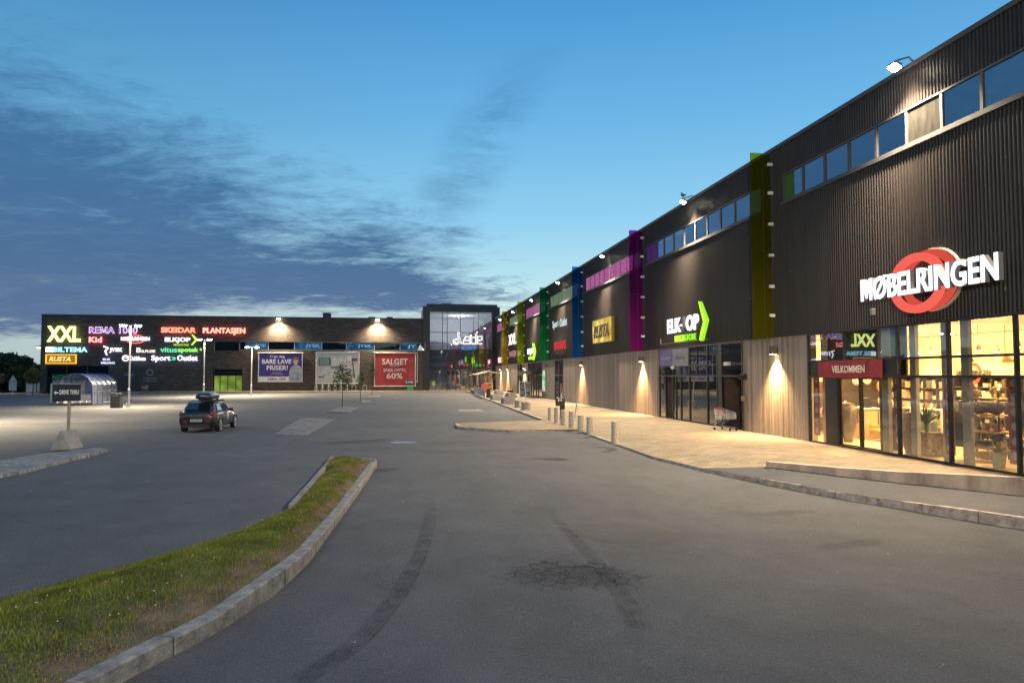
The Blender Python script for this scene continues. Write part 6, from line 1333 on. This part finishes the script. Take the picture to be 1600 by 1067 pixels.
    for mk, key in enumerate(('green', 'pale', 'straw')):
        for (x, y, z, h, a, le, wd) in sets[key]:
            ca, sa = math.cos(a), math.sin(a); o = len(out_v)
            out_v += [(x-sa*wd, y+ca*wd, z-.01), (x+sa*wd, y-ca*wd, z-.01), (x+ca*le*.35+sa*wd*.8, y+sa*le*.35-ca*wd*.8, z+h*.6), (x+ca*le*.35-sa*wd*.8, y+sa*le*.35+ca*wd*.8, z+h*.6), (x+ca*le, y+sa*le, z+h)]
            out_f += [(o, o+1, o+2, o+3), (o+3, o+2, o+4)]; mi += [mk, mk]
    for m_ in mats:
        nt = m_.node_tree; pr = next(q for q in nt.nodes if q.type == 'BSDF_PRINCIPLED'); ou = next(q for q in nt.nodes if q.type == 'OUTPUT_MATERIAL'); tl = nt.nodes.new('ShaderNodeBsdfTranslucent'); ad = nt.nodes.new('ShaderNodeAddShader')
        nt.links.new(pr.inputs['Base Color'].links[0].from_socket, tl.inputs[0]); nt.links.new(pr.outputs[0], ad.inputs[0]); nt.links.new(tl.outputs[0], ad.inputs[1]); nt.links.new(ad.outputs[0], ou.inputs[0])
    me = bpy.data.meshes.new('grass'); me.from_pydata(out_v, [], out_f)
    for m_ in mats: me.materials.append(m_)
    me.polygons.foreach_set('material_index', mi); o = bpy.data.objects.new('grass', me); col.objects.link(o); tag(o, 'short patchy grass on the kerbed island', 'grass', kind='stuff')
    b = MB()
    for q in range(80):
        u, w = rng.uniform(.05, .55), rng.uniform(.12, .80); p = pt(u, w)
        if p.y < 5 or noise.noise(Vector((p.x*.8, p.y*.8, 9))) < -.05: continue
        b.ball((p.x, p.y, p.z+rng.uniform(.045,.075)), .009, n=6, m=4)
    tag(b.build('clover', mat('clover_white', (.42,.39,.30), .8)), 'small white clover heads in the grass', kind='stuff')
grass_island()

# ------------------------------------------------------------------ drive-through sign on its concrete foot
pA, pB, pC = at(88,709.5), at(113,709), at(125,699)
p = at(105,704); ang = math.atan2(pB.y-pA.y, pB.x-pA.x)
t = thing('direction_sign', 'grey pole sign with arrow standing on a triangular concrete foot', 'sign', tuple(p), rotz=0)
z0 = p.z+.06
M_ = Matrix.Translation((p.x, p.y, z0)) @ Matrix.Rotation(R(-6), 4, 'Z')
b = MB(); hw, hh, dl = .33, .64, .40
b.add([(-hw,-dl,0),(hw,-dl,0),(hw,-dl,.06),(.06,-dl,hh),(-.06,-dl,hh),(-hw,-dl,.06),(-hw,dl,0),(hw,dl,0),(hw,dl,.06),(.06,dl,hh),(-.06,dl,hh),(-hw,dl,.06)], [(0,1,2,3,4,5),(11,10,9,8,7,6),(0,6,7,1),(1,7,8,2),(2,8,9,3),(3,9,10,4),(4,10,11,5),(5,11,6,0)], M_)
b.build('concrete_foot', CONC, t, bevel=.02)
b = MB(); b.tube([(p.x+.02, p.y, z0+hh-.05), (p.x+.03, p.y, z0+2.05)], .05, 12); b.build('pole', mat('rusty_pole', (.30,.24,.20), .6, .4), t)
a0 = at_y(81.5, 627, p.y-.1); a1 = at_y(126, 600, p.y-.1); zs0, zs1 = a0.z, a1.z
FS = lambda u, v, d: (a0.x+u, p.y-.06-d, zs0+v); W_, H_ = a1.x-a0.x, zs1-zs0
b = MB(); b.prism([(0,-.02),(W_,.03),(W_,H_),(0,H_+.01)], FS, 0, .05); b.build('panel', mat('sign_black', (.03,.03,.033), .16, var=.2, spec=.9), t)
b = MB(); b.prism([(-.05,-.04),(0,-.04),(0,H_+.02),(-.05,H_+.02)], FS, -.02, .07); b.prism([(0,H_),(W_,H_-.01),(W_,H_+.02),(0,H_+.03)], FS, -.01, .06); b.build('frame', GREYM, t)
b = MB(); letters(b, 'DRIVE THRU', FS, W_*.26, H_*.40, W_*.69, .16, .052, .056, .03); b.prism([(W_*.06,H_*.50),(W_*.13,H_*.62),(W_*.13,H_*.54),(W_*.22,H_*.54),(W_*.22,H_*.46),(W_*.13,H_*.46),(W_*.13,H_*.38)], FS, .052, .056); b.build('lettering', WHITE, t)

# ------------------------------------------------------------------ double headed street lamps
E_HEAD = emit('lamp_head', (1,.88,.66), 70)
def street_lamp(p, H, label, energy=4200, rot=0, angle=155, aim=(0,-.3)):
    t = thing('street_lamp', label, 'street lamp', tuple(p), 'double headed street lamps')
    b = MB(); b.tube([(p.x, p.y, p.z), (p.x, p.y, p.z+H*.22), (p.x, p.y, p.z+H*.225), (p.x, p.y, p.z+H)], [.11,.11,.075,.055], 12); b.lathe([(.2,0),(.2,.03)], tuple(p), 12); b.build('pole', GALV, t, smooth=False)
    b = MB()
    for s in (-1, 1): b.tube([(p.x, p.y, p.z+H-.05), (p.x+s*.3*math.cos(rot), p.y+s*.3*math.sin(rot), p.z+H+.04)], .035, 8)
    b.build('arm', GALV, t)
    for s in (-1, 1):
        x, y, z = p.x+s*.58*math.cos(rot), p.y+s*.58*math.sin(rot), p.z+H+.02
        b = MB(); b.ball((x, y, z+.03), .36, .2, .10, 12, 6); b.build('lamp_head', GREYM, t, smooth=True)
        b = MB(); b.ball((x, y, z-.05), .28, .17, .12, 12, 6); b.build('lens', E_HEAD, t)
        lamp('SPOT', (x, y, z-.19), energy, (1,.80,.52), (x+s*.5+aim[0], y+aim[1], 0), .12, angle, .6 if angle < 160 else .25, t)
p1 = at(201,636); street_lamp(p1, z_over(201, 508, p1)-p1.z, 'nearest double headed street lamp, beside the black bin', 8000)
p2 = at(318,620); street_lamp(p2, z_over(318, 530, p2)-p2.z, 'double headed street lamp rising behind the car', 7500)
p3 = at(392.5,617.5); street_lamp(p3, z_over(394, 542, p3)-p3.z, 'double headed street lamp left of the violet banner', 7500)
street_lamp(Vector((-9.0, -24.0, -.12)), 9.0, 'double headed street lamp behind the viewer', 24000, 0, 172, (3, 9))
street_lamp(Vector((-24.0, 42.5, -.12)), 7.3, 'double headed street lamp just outside the left edge', 10000)
p = at(182,637); t = thing('litter_bin', 'black square litter bin beside the nearest street lamp', 'bin', tuple(p)); b = MB(); b.bbox(tuple(p), (.72,.72,1.10), .04); b.build('body', mat('bin_brownblack', (.05,.042,.038), .5), t); b = MB(); b.bbox((p.x,p.y,p.z+1.1), (.78,.78,.06), .02); b.build('lid', DARKM, t); b = MB(); b.box(p.x-.25,p.x+.25,p.y-.375,p.y-.362,p.z+.93,p.z+1.03); b.build('slot', mat('bin_slot', (.2,.18,.17), .6), t)
p = at(197.5,636.5); b = MB(); b.tube([tuple(p), (p.x, p.y, p.z+.38)], .05, 8); tag(b.build('marker_post', WHITE, origin=tuple(p)), 'short white marker post beside the nearest street lamp', 'post')

# ------------------------------------------------------------------ arched trolley shelter
pf = at(144, 633); pb2 = at(180, 629)
axis = Vector((pb2.x-pf.x, pb2.y-pf.y, 0)); Ls = axis.length
def shelter():
    # long axis runs to the right and away; opening faces left
    u = axis.normalized(); w = Vector((-u.y, u.x, 0)); o = Vector((pf.x, pf.y, pf.z)); L_ = Ls*1.05; D = 2.75; Hh = 2.75
    t = thing('trolley_shelter', 'arched trolley shelter of ribbed clear panels with blue ribs', 'shelter', tuple(o))
    def rp(s, a):       # arch across w from 0 (near side) to D, along u
        x = D/2-D/2*math.cos(a); z = 1.45+ (Hh-1.45)*math.sin(a) if True else 0
        return o+u*s+w*x+Vector((0,0,z))
    def prof(s): return [o+u*s+Vector((0,0,.05)), o+u*s+Vector((0,0,1.2))] + [rp(s, R(15+150*k/10)) for k in range(11)] + [o+u*s+w*D+Vector((0,0,1.2)), o+u*s+w*D+Vector((0,0,.05))]
    b = MB(); n = 14; A = [prof(L_*k/n) for k in range(n+1)]
    for k in range(n):
        for q in range(len(A[0])-1): b.quad(tuple(A[k][q]), tuple(A[k+1][q]), tuple(A[k+1][q+1]), tuple(A[k][q+1]))
    m, nn, l = new_mat('polycarbonate'); out = nn.new('ShaderNodeOutputMaterial'); mx = nn.new('ShaderNodeMixShader'); l.new(mx.outputs[0], out.inputs[0]); tr = nn.new('ShaderNodeBsdfTransparent'); tr.inputs[0].default_value = (.75,.8,.85,1); p_ = nn.new('ShaderNodeBsdfPrincipled'); p_.inputs['Base Color'].default_value = (.42,.43,.44,1); p_.inputs['Roughness'].default_value = .25; l.new(tr.outputs[0], mx.inputs[1]); l.new(p_.outputs[0], mx.inputs[2]); mx.inputs[0].default_value = .40
    b.build('clear_panels', m, t)
    b = MB()
    for k in range(6): b.tube([tuple(q+Vector((0,0,.012))) for q in prof(L_*k/5)], .05, 6)
    b.tube([tuple(o+Vector((0,0,.1))), tuple(o+u*L_+Vector((0,0,.1)))], .05, 6); b.tube([tuple(o+Vector((0,0,1.2))), tuple(o+u*L_+Vector((0,0,1.2)))], .03, 6); b.tube([tuple(o+w*D+Vector((0,0,.1))), tuple(o+w*D+u*L_+Vector((0,0,.1)))], .05, 6)
    b.build('blue_ribs', mat('rib_blue', (.035,.06,.22), .4, .3), t)
    first = None
    for r_ in range(3):
        for k in range(4):
            c = o+u*(-.3+r_*.42)+w*(.45+.6*k); nm = 'shopping trolley in the shelter, %s of its nested line, %s line' % (('first','second','third')[r_], ('rightmost','second from right','second from left','leftmost')[k])
            if first is None: first = trolley('shopping_trolley', nm, tuple(c), R(0), 'trolleys in the shelter', red=False)
            else: copy_tree(first, tuple(c), nm)
shelter()

# ------------------------------------------------------------------ the parked car with roof box
def car():
    rr_, fr_ = at(345,674), at(366,668); yaw = math.atan2(fr_.y-rr_.y, fr_.x-rr_.x)
    rl = at(285.5,673.5); c = (rr_+rl)/2
    S = .96; ax = Vector((math.cos(R(62)), math.sin(R(62)), 0))
    t = thing('parked_car', 'dark grey hatchback with a black roof box seen from behind', 'car', (c.x, c.y, gz(c.x, c.y)), rotz=R(88))
    PAINT = mat('car_paint', (.045,.042,.040), .22, .55, var=.05, coat=1.0); GL = mat('car_glass', (.012,.014,.016), .04, 0, var=.02, spec=.8, coat=1.0); TR = mat('car_trim', (.015,.015,.015), .55); RIM = mat('alloy_rim', (.45,.45,.46), .3, .9)
    # x forward from the rear axle, y left, z up
    def loft(b, st, cap=True):
        n = len(st[0][1]); o = len(b.v)
        for x, pts in st:
            for (y, z) in pts: b.v.append((x*S, y*S, z*S))
            for (y, z) in reversed(pts): b.v.append((x*S, -y*S, z*S))
        m2 = 2*n
        for i in range(len(st)-1):
            for k in range(m2): j = (k+1) % m2; b.f.append((o+i*m2+k, o+(i+1)*m2+k, o+(i+1)*m2+j, o+i*m2+j))
        if cap: b.f.append(tuple(o+k for k in range(m2))); b.f.append(tuple(o+(len(st)-1)*m2+k for k in range(m2-1, -1, -1)))
    body = []
    for x, zb, ws, wm, wt, zm, zt in ((-.86,.36,.60,.74,.62,.62,.90),(-.80,.28,.70,.83,.70,.62,.95),(-.60,.22,.76,.88,.75,.62,.99),(-.35,.19,.80,.895,.78,.64,1.0),(0,.18,.82,.90,.80,.66,.99),(.6,.18,.82,.90,.815,.68,.97),(1.3,.18,.82,.895,.82,.68,.95),(1.9,.18,.82,.895,.82,.66,.93),(2.4,.18,.80,.89,.77,.64,.90),(2.8,.19,.78,.87,.70,.62,.82),(3.15,.22,.72,.82,.60,.58,.74),(3.40,.30,.55,.68,.50,.52,.62)):
        body.append((x, [(0,zb),(ws,zb),(wm-.02,zb+.16),(wm,zm),(wm-.02,zm+.16),(wt,zt),(wt*.6,zt+.02),(0,zt+.025)]))
    b = MB(); loft(b, body); b.build('body', PAINT, t, local=True, smooth=True, subsurf=1)
    gh_ = []
    for x, w0, w1, z0, z1 in ((-.70,.70,.60,.94,.98),(-.48,.75,.60,.97,1.20),(-.18,.77,.58,.98,1.385),(.25,.79,.58,.98,1.425),(.9,.80,.59,.96,1.445),(1.35,.80,.58,.95,1.42),(1.75,.80,.57,.94,1.26),(2.2,.78,.62,.92,1.02),(2.4,.74,.62,.90,.93)):
        gh_.append((x, [(0,z0-.1),(w0,z0-.1),(w0,z0),(w1+.05,z1-.05),(w1-.08,z1),(0,z1+.025)]))
    b = MB(); loft(b, gh_); b.build('cabin', PAINT, t, local=True, smooth=True, subsurf=1)
    def L3(q): return tuple(v*S for v in q)
    for s in (-1, 1):
        for nm, q in (('rear_side_window', [(-.28,.775,1.04),(.42,.805,1.02),(.40,.655,1.37),(.0,.65,1.33)]), ('front_side_window', [(.50,.805,1.02),(1.72,.80,1.0),(1.34,.66,1.35),(.48,.66,1.375)])):
            b = MB(); P_ = [L3((x, s*(y+.012), z)) for x, y, z in q]; Q_ = [L3((x, s*(y-.02), z)) for x, y, z in q]; b.add(P_+Q_, [(0,1,2,3),(7,6,5,4),(0,4,5,1),(1,5,6,2),(2,6,7,3),(3,7,4,0)]); b.build(nm, GL, t, local=True)
        b = MB(); b.ball(L3((1.55, s*.95, 1.0)), .07, .12, .08, 10, 6); b.tube([L3((1.5, s*.82, .97)), L3((1.53, s*.92, .98))], .03, 6); b.build('wing_mirror', PAINT if s > 0 else TR, t, local=True, smooth=True)
        b = MB(); b.add([L3(q) for q in ((-.755,s*.66,1.0),(-.66,s*.80,.98),(-.45,s*.845,.93),(-.60,s*.83,.80),(-.80,s*.79,.80),(-.84,s*.62,.88))]+[L3(q) for q in ((-.80,s*.65,1.0),(-.71,s*.82,.98),(-.47,s*.875,.93),(-.63,s*.87,.80),(-.85,s*.81,.80),(-.89,s*.62,.88))], [(0,1,2,3,4,5),(11,10,9,8,7,6)]+[(i,(i+1)%6,6+(i+1)%6,6+i) for i in range(6)]); b.build('tail_light', mat('tail_red', (.35,.015,.012), .15, coat=1.0), t, local=True)
        b = MB(); b.box(-.90*S,-.80*S,s*.52*S-.09,s*.52*S+.09,.47*S,.57*S); b.build('reflector', MATS['tail_red'], t, local=True)
        b = MB(); b.tube([L3((-.1,s*.57,1.43)),L3((.5,s*.57,1.475)),L3((1.2,s*.57,1.455))], .02, 6); b.build('roof_rail', TR, t, local=True)
        for xw in (0, 2.65):
            b = MB(); b.tube([L3((xw, s*.70, .315)), L3((xw, s*.885, .315))], .318*S, 24); w = b.build('wheel', TR, t, local=True)
            b = MB(); ctr = L3((xw, s*.892, .315))
            b.tube([ctr, (ctr[0], ctr[1]+s*.004, ctr[2])], .05, 10)
            for k in range(10): a = 2*math.pi*k/10; b.tube([(ctr[0]+.04*math.cos(a), ctr[1], ctr[2]+.04*math.sin(a)), (ctr[0]+.21*math.cos(a), ctr[1]-s*.008, ctr[2]+.21*math.sin(a))], .018, 5)
            ring = [(ctr[0]+.215*math.cos(2*math.pi*k/24), ctr[1]-s*.004, ctr[2]+.215*math.sin(2*math.pi*k/24)) for k in range(25)]; b.tube(ring, .016, 6, False); b.build('rim', RIM, w, local=True)
            b = MB(); b.tube([L3((xw, s*.60, .335)), L3((xw, s*.897, .335))], .362*S, 24); 
            # dark wheel arch lip
            lip = [L3((xw+.355*math.cos(R(a)), s*.89, .33+.355*math.sin(R(a)))) for a in range(-5, 186, 12)]; b = MB(); b.tube(lip, .022, 6); b.build('wheel_arch', TR, t, local=True)
    b = MB(); q = [(-.66,.55,1.05),(-.66,-.55,1.05),(-.30,-.50,1.33),(-.30,.50,1.33)]
    b.add([L3((x-.075,y,z+.03)) for x,y,z in q]+[L3((x+.02,y,z-.03)) for x,y,z in q], [(0,1,2,3),(7,6,5,4),(0,4,5,1),(1,5,6,2),(2,6,7,3),(3,7,4,0)]); b.build('rear_window', GL, t, local=True)
    b = MB(); b.add([L3(q) for q in ((-.30,.60,1.37),(-.30,-.60,1.37),(.0,-.57,1.44),(.0,.57,1.44),(-.30,.60,1.345),(-.30,-.60,1.345),(.0,-.57,1.40),(.0,.57,1.40))], [(0,1,2,3),(7,6,5,4),(0,4,5,1),(1,5,6,2),(2,6,7,3),(3,7,4,0)]); b.build('rear_spoiler', PAINT, t, local=True)
    b = MB(); b.box(-.905*S,-.78*S,-.62*S,.62*S,.24*S,.40*S); b.build('rear_bumper', TR, t, local=True)
    b = MB(); b.box(-.895*S,-.86*S,-.26*S,.26*S,.52*S,.635*S); npl = b.build('number_plate', mat('plate_white', (.65,.62,.6), .5), t, local=True)
    b = MB(); letters(b, 'DK 84471', lambda u, v, d: (-.896*S-d, .22*S-u, .545*S+v), 0, 0, .42, .07, .001, .003, .02); b.build('plate_text', TR, npl, local=True)
    b = MB(); [b.box(-.90*S,-.885*S,y-.012,y+.012,.80*S,.83*S) for y in (-.22,-.11,0,.11,.22)]; b.build('badge', RIM, t, local=True)
    b = MB(); b.box(1.0*S,1.36*S,-.905*S,-.895*S,.66*S,.84*S); b.box(1.0*S,1.36*S,-.905*S,-.895*S,.56*S,.60*S); b.build('door_sticker', mat('sticker_pale', (.5,.5,.5), .5), t, local=True)
    # roof box is a thing of its own on the car
    cx_, cy_ = c.x, c.y; k = thing('roof_box', 'black streamlined roof box on the dark grey hatchback', 'roof box', (cx_+.2, cy_, gz(cx_, cy_)+1.47*S), rotz=R(88))
    st = []
    for x, w, z0, z1 in ((-.66,.30,.13,.30),(-.62,.36,.10,.38),(-.45,.40,.08,.44),(.2,.40,.07,.46),(.7,.39,.07,.44),(1.05,.34,.08,.36),(1.28,.22,.12,.25),(1.34,.12,.15,.2)):
        st.append((x, [(0,z0),(w*.8,z0),(w,z0+.08),(w*.97,z0+(z1-z0)*.6),(w*.75,z1-.02),(0,z1)]))
    b = MB(); loft(b, st); b.build('shell', mat('box_black', (.028,.03,.032), .28, .1, coat=.6), k, local=True, smooth=True, subsurf=1)
    b = MB(); [b.box(x-.03, x+.03, -.58, .58, .0, .045) for x in (-.1, .75)]; [b.box(x-.03, x+.03, y-.03, y+.03, .03, .12) for x in (-.1, .75) for y in (-.25, .25)]; b.build('crossbar', TR, k, local=True)
    b = MB(); b.box(-.675,-.66,-.16,.1,.24,.28); b.build('box_badge', RIM, k, local=True)
car()

# ------------------------------------------------------------------ trees
def leaf_crown(cs, n, size, rnd, mats=None, flat=.7):
    """cs: list of (x,y,z,rx,rz) lumps; many small bent leaves spread through them"""
    V, Fc = [], []
    tot = sum(c[3]**2*c[4] for c in cs)
    for (x, y, z, rx, rz) in cs:
        m = int(n*rx*rx*rz/tot)
        for _ in range(m):
            d = Vector((rnd.gauss(0,1), rnd.gauss(0,1), rnd.gauss(0,1))).normalized(); r = rnd.random()**.45
            r *= 1 + .25*math.sin(d.x*5+x)*math.sin(d.y*4+z)*math.sin(d.z*6)
            p = Vector((x+d.x*rx*r, y+d.y*rx*r, z+d.z*rz*r)); s = size*rnd.uniform(.6, 1.3)
            nrm = Vector((rnd.gauss(0,1), rnd.gauss(0,1), rnd.gauss(0,1)+flat)).normalized(); u = nrm.orthogonal().normalized(); u = (Matrix.Rotation(rnd.uniform(0,6.28), 3, nrm) @ u); w = nrm.cross(u)
            o = len(V); V += [tuple(p-u*s), tuple(p+w*s*.55+nrm*s*.12), tuple(p+u*s), tuple(p-w*s*.55+nrm*s*.12)]; Fc.append((o, o+1, o+2, o+3))
    b = MB(); b.v = V; b.f = Fc; return b
LEAF = mat('leaf_dark', (.022,.042,.018), .7, var=.5, scale=.6); LEAF2 = mat('leaf_mid', (.05,.09,.025), .7, var=.4, scale=1); LEAF3 = mat('leaf_autumn', (.13,.09,.02), .7, var=.5, scale=1); LEAFY = mat('leaf_young', (.10,.145,.025), .65, var=.4, scale=3); BARK = mat('bark', (.09,.065,.045), .9, var=.3, scale=6, stretch=(1,1,.3))
def tree(label, p, H, cr, n, size, m, group, seed, trunk=.14, base=.35, slim=1.0):
    rnd = random.Random(seed); t = thing('tree', label, 'tree', tuple(p), group)
    b = MB(); th = H*base; pts = [(p.x, p.y, p.z-.1), (p.x+.03, p.y, p.z+th*.5), (p.x, p.y, p.z+th), (p.x+.05, p.y, p.z+H*.75), (p.x, p.y, p.z+H*.92)]
    b.tube(pts, [trunk, trunk*.85, trunk*.7, trunk*.35, trunk*.1], 8); cs = []
    for k in range(11):
        f = base+(1-base)*(k+.3)/11; a = k*2.4+rnd.random(); rr2 = cr*math.sin(math.pi*min(1, .18+.85*(f-base)/(1-base)))*slim*rnd.uniform(.7, 1.1); x, y, z = p.x+math.cos(a)*rr2*.62, p.y+math.sin(a)*rr2*.62, p.z+H*f
        b.tube([(p.x, p.y, p.z+H*(f-.12)), (p.x+(x-p.x)*.5, p.y+(y-p.y)*.5, z-H*.03), (x, y, z)], [trunk*.35, trunk*.2, trunk*.06], 5)
        cs.append((x, y, z, max(.12, rr2*.62), max(.12, min(rr2*.6, H*.14))))
    b.build('trunk', BARK, t); leaf_crown(cs, n, size, rnd).build('crown', m, t); return t
LT = [(-6,617,545,4.2,LEAF,'dark broad tree at the left edge of the picture',1), (8,616,548,3.6,LEAF,'dark tree second from the left edge',2), (22,616,551,3.8,LEAF,'dark tree behind the white road sign back',3), (37,616,561,2.6,LEAF2,'lighter green tree behind the yellowing tree',4)]
for (px, pb, pt, cr, m, nm, sd_) in LT:
    d = ray(px, 590); k = 128/d[1]; p = Vector((d[0]*k, 128, -.3)); H = z_over(px, pt, p)+.3; tree(nm, p, H, cr*1.15, 7000, .30, m, 'trees beyond the left verge', sd_, .25, .12)
d = ray(52, 590); k = 112/d[1]; p = Vector((d[0]*k, 112, -.3)); tree('small yellowing tree near the corner of the brick store', p, 4.4, 1.15, 1500, .13, LEAF3, 'trees beyond the left verge', 9, .08, .4)
d = ray(-30, 590); k = 105/d[1]; p = Vector((d[0]*k, 105, -.3)); tree('brownish tree half outside the left edge', p, 4.5, 2.4, 2500, .2, LEAF3, 'trees beyond the left verge', 12, .12, .25)
for (px, pb, pt, cr, n, nm, sd_, ba) in ((534.5,638,560,.85,420,'nearest young tree on a cobbled island',5,.42), (563,627,575,.5,150,'middle young tree, thin and sparse',6,.40), (581,619,560,.6,190,'farthest young tree, before the red banner',7,.45)):
    p = at(px, pb); H = z_over(px, pt, p)-p.z; t = tree(nm, p, H, cr, n, .11, LEAFY, 'young street trees on cobbled islands', sd_, .035, ba)
# bushes low on the verge behind the trees
rnd = random.Random(31); b = MB(); cs = [(-90+k*2.2, 131+rnd.uniform(-1,3), 1.2, 2.0, 1.9+1.4*rnd.random()) for k in range(13)]; b = leaf_crown(cs, 11000, .3, rnd); tag(b.build('undergrowth', LEAF), 'dark undergrowth below the trees', kind='stuff')
# verge, path strip, fence posts, sign back and hoarding at the far left
b = MB(); b.box(-110, -54.5, 101.5, 104.5, -.5, -.16); tag(b.build('verge', mat('verge_grass', (.05,.065,.02), .95, var=.5, scale=2, bump=.8)), 'strip of grass at the left', kind='structure')
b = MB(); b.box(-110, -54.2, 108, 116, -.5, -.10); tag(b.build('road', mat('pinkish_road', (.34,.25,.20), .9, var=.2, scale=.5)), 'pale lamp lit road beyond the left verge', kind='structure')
for k in range(7):
    x = -72+k*3; t = tag(MB().tube([(x,106.5,-.4),(x,106.5,.85)], .06, 8).build('fence_post', BLACK, origin=(x,106.5,-.3)), 'dark fence post on the left verge, %s from the left' % ('first','second','third','fourth','fifth','sixth','seventh')[k], 'post', 'fence posts on the left verge')
p = at_y(20, 614, 104); z0_ = -.2; t = thing('road_sign', 'back of a triangular road sign above a rectangular plate', 'road sign', (p.x, 104, z0_)); fr = far_frame(p.x, 0, 104)
zt_ = at_y(20, 587, 104).z; b = MB(); b.tube([(p.x,104,z0_),(p.x,104,zt_)], .04, 8); b.build('post', GALV, t)
SB = mat('sign_back', (.42,.38,.36), .5, .4); b = MB(); b.prism([(-.45,zt_-.68),(.45,zt_-.68),(0,zt_+.1)], fr, .05, .07); b.build('triangle', SB, t); b = MB(); b.prism([(-.47,zt_-1.95),(.47,zt_-1.95),(.47,zt_-.72),(-.47,zt_-.72)], fr, .05, .07); b.build('plate', SB, t)
t = thing('hoarding', 'pale bluish hoarding left of the brick store', 'hoarding', (-59, 124, -.3)); b = MB(); b.box(-58.6, -55.4, 124, 124.15, -.2, 1.25); b.build('panel', mat('hoarding_blue', (.30,.36,.44), .8), t); b = MB(); [b.box(x, x+.12, 123.9, 124, -.3, 1.35) for x in (-58.6,-57,-55.5)]; b.build('post', DARKM, t)
t = thing('far_house', 'pale house end seen beyond the corner of the brick store', 'house', (-68, 150, -.3)); b = MB(); b.box(-71, -66, 150, 158, -.3, 3.2); b.build('wall', mat('house_pale', (.30,.28,.25), .8), t); b = MB(); b.add([(-71.3,149.6,3.2),(-65.7,149.6,3.2),(-65.7,158.4,3.2),(-71.3,158.4,3.2),(-68.5,149.6,4.6),(-68.5,158.4,4.6)], [(0,1,4),(1,2,5,4),(2,3,5),(3,0,4,5)]); b.build('roof', DARKM, t)

# ------------------------------------------------------------------ small things before the brick wall
def hoop(b, x, y): b.tube([(x-.3,y,0),(x-.3,y,.75),(x-.15,y,.9),(x+.15,y,.9),(x+.3,y,.75),(x+.3,y,0)], .035, 6)
x0 = at_y(490, 606, 116.5).x
for k in range(6):
    x = x0+.4+k*.95; b = MB(); b.tube([(x,115.9,.02),(x,117.1,.02)], .03, 6); b.tube([(x,116.1,.02),(x,116.15,.8),(x,116.6,1.0),(x,117.0,.8),(x,117.05,.02)], .04, 6); b.tube([(x-.3,116.3,.02),(x-.1,116.3,.85),(x+.2,116.3,.85),(x+.3,116.3,.02)], .03, 6)
    tag(b.build('bicycle_stand', GALV, origin=(x,116.5,0)), 'bicycle stand under the white banner, %s from the left' % ('first','second','third','fourth','fifth','sixth')[k], 'bicycle stand', 'bicycle stands under the white banner')
for px, nm in ((553,'lone hoop stand below the right end of the white banner'),(570,'lone hoop stand between the white and red banners')):
    x = at_y(px, 606, 116.5).x; b = MB(); hoop(b, x, 116.5); tag(b.build('hoop_stand', GALV, origin=(x,116.5,0)), nm, 'bicycle stand', 'hoop stands by the brick wall')
x = at_y(641, 606, 117).x; t = thing('litter_bin', 'bright green litter bin under the red sale banner', 'bin', (x,117,.02)); b = MB(); b.bbox((x,117,.1),(.95,.6,.6),.05); b.build('body', mat('bin_green', (.02,.28,.09), .5), t); b = MB(); b.bbox((x,117,.7),(1.0,.66,.12),.04); b.build('lid', mat('bin_green_lid', (.03,.36,.13), .5), t)
x = at_y(228, 612, 116).x; trolley('shopping_trolley', 'grey shopping trolley standing alone by the brick wall', (x, 115.5, .02), R(70))
p = at_y(665, 606, GY+1.0); b = MB(); b.prism([(6.2,0),(6.9,0),(6.5,1.2),(6.25,1.25)], far_frame(1.0, 0, GY+.9), 0, .5); tag(b.build('folding_sign', BLACK, origin=(7.5,GY+.9,0)), 'dark leaning board inside the left part of the glass hall', 'board')
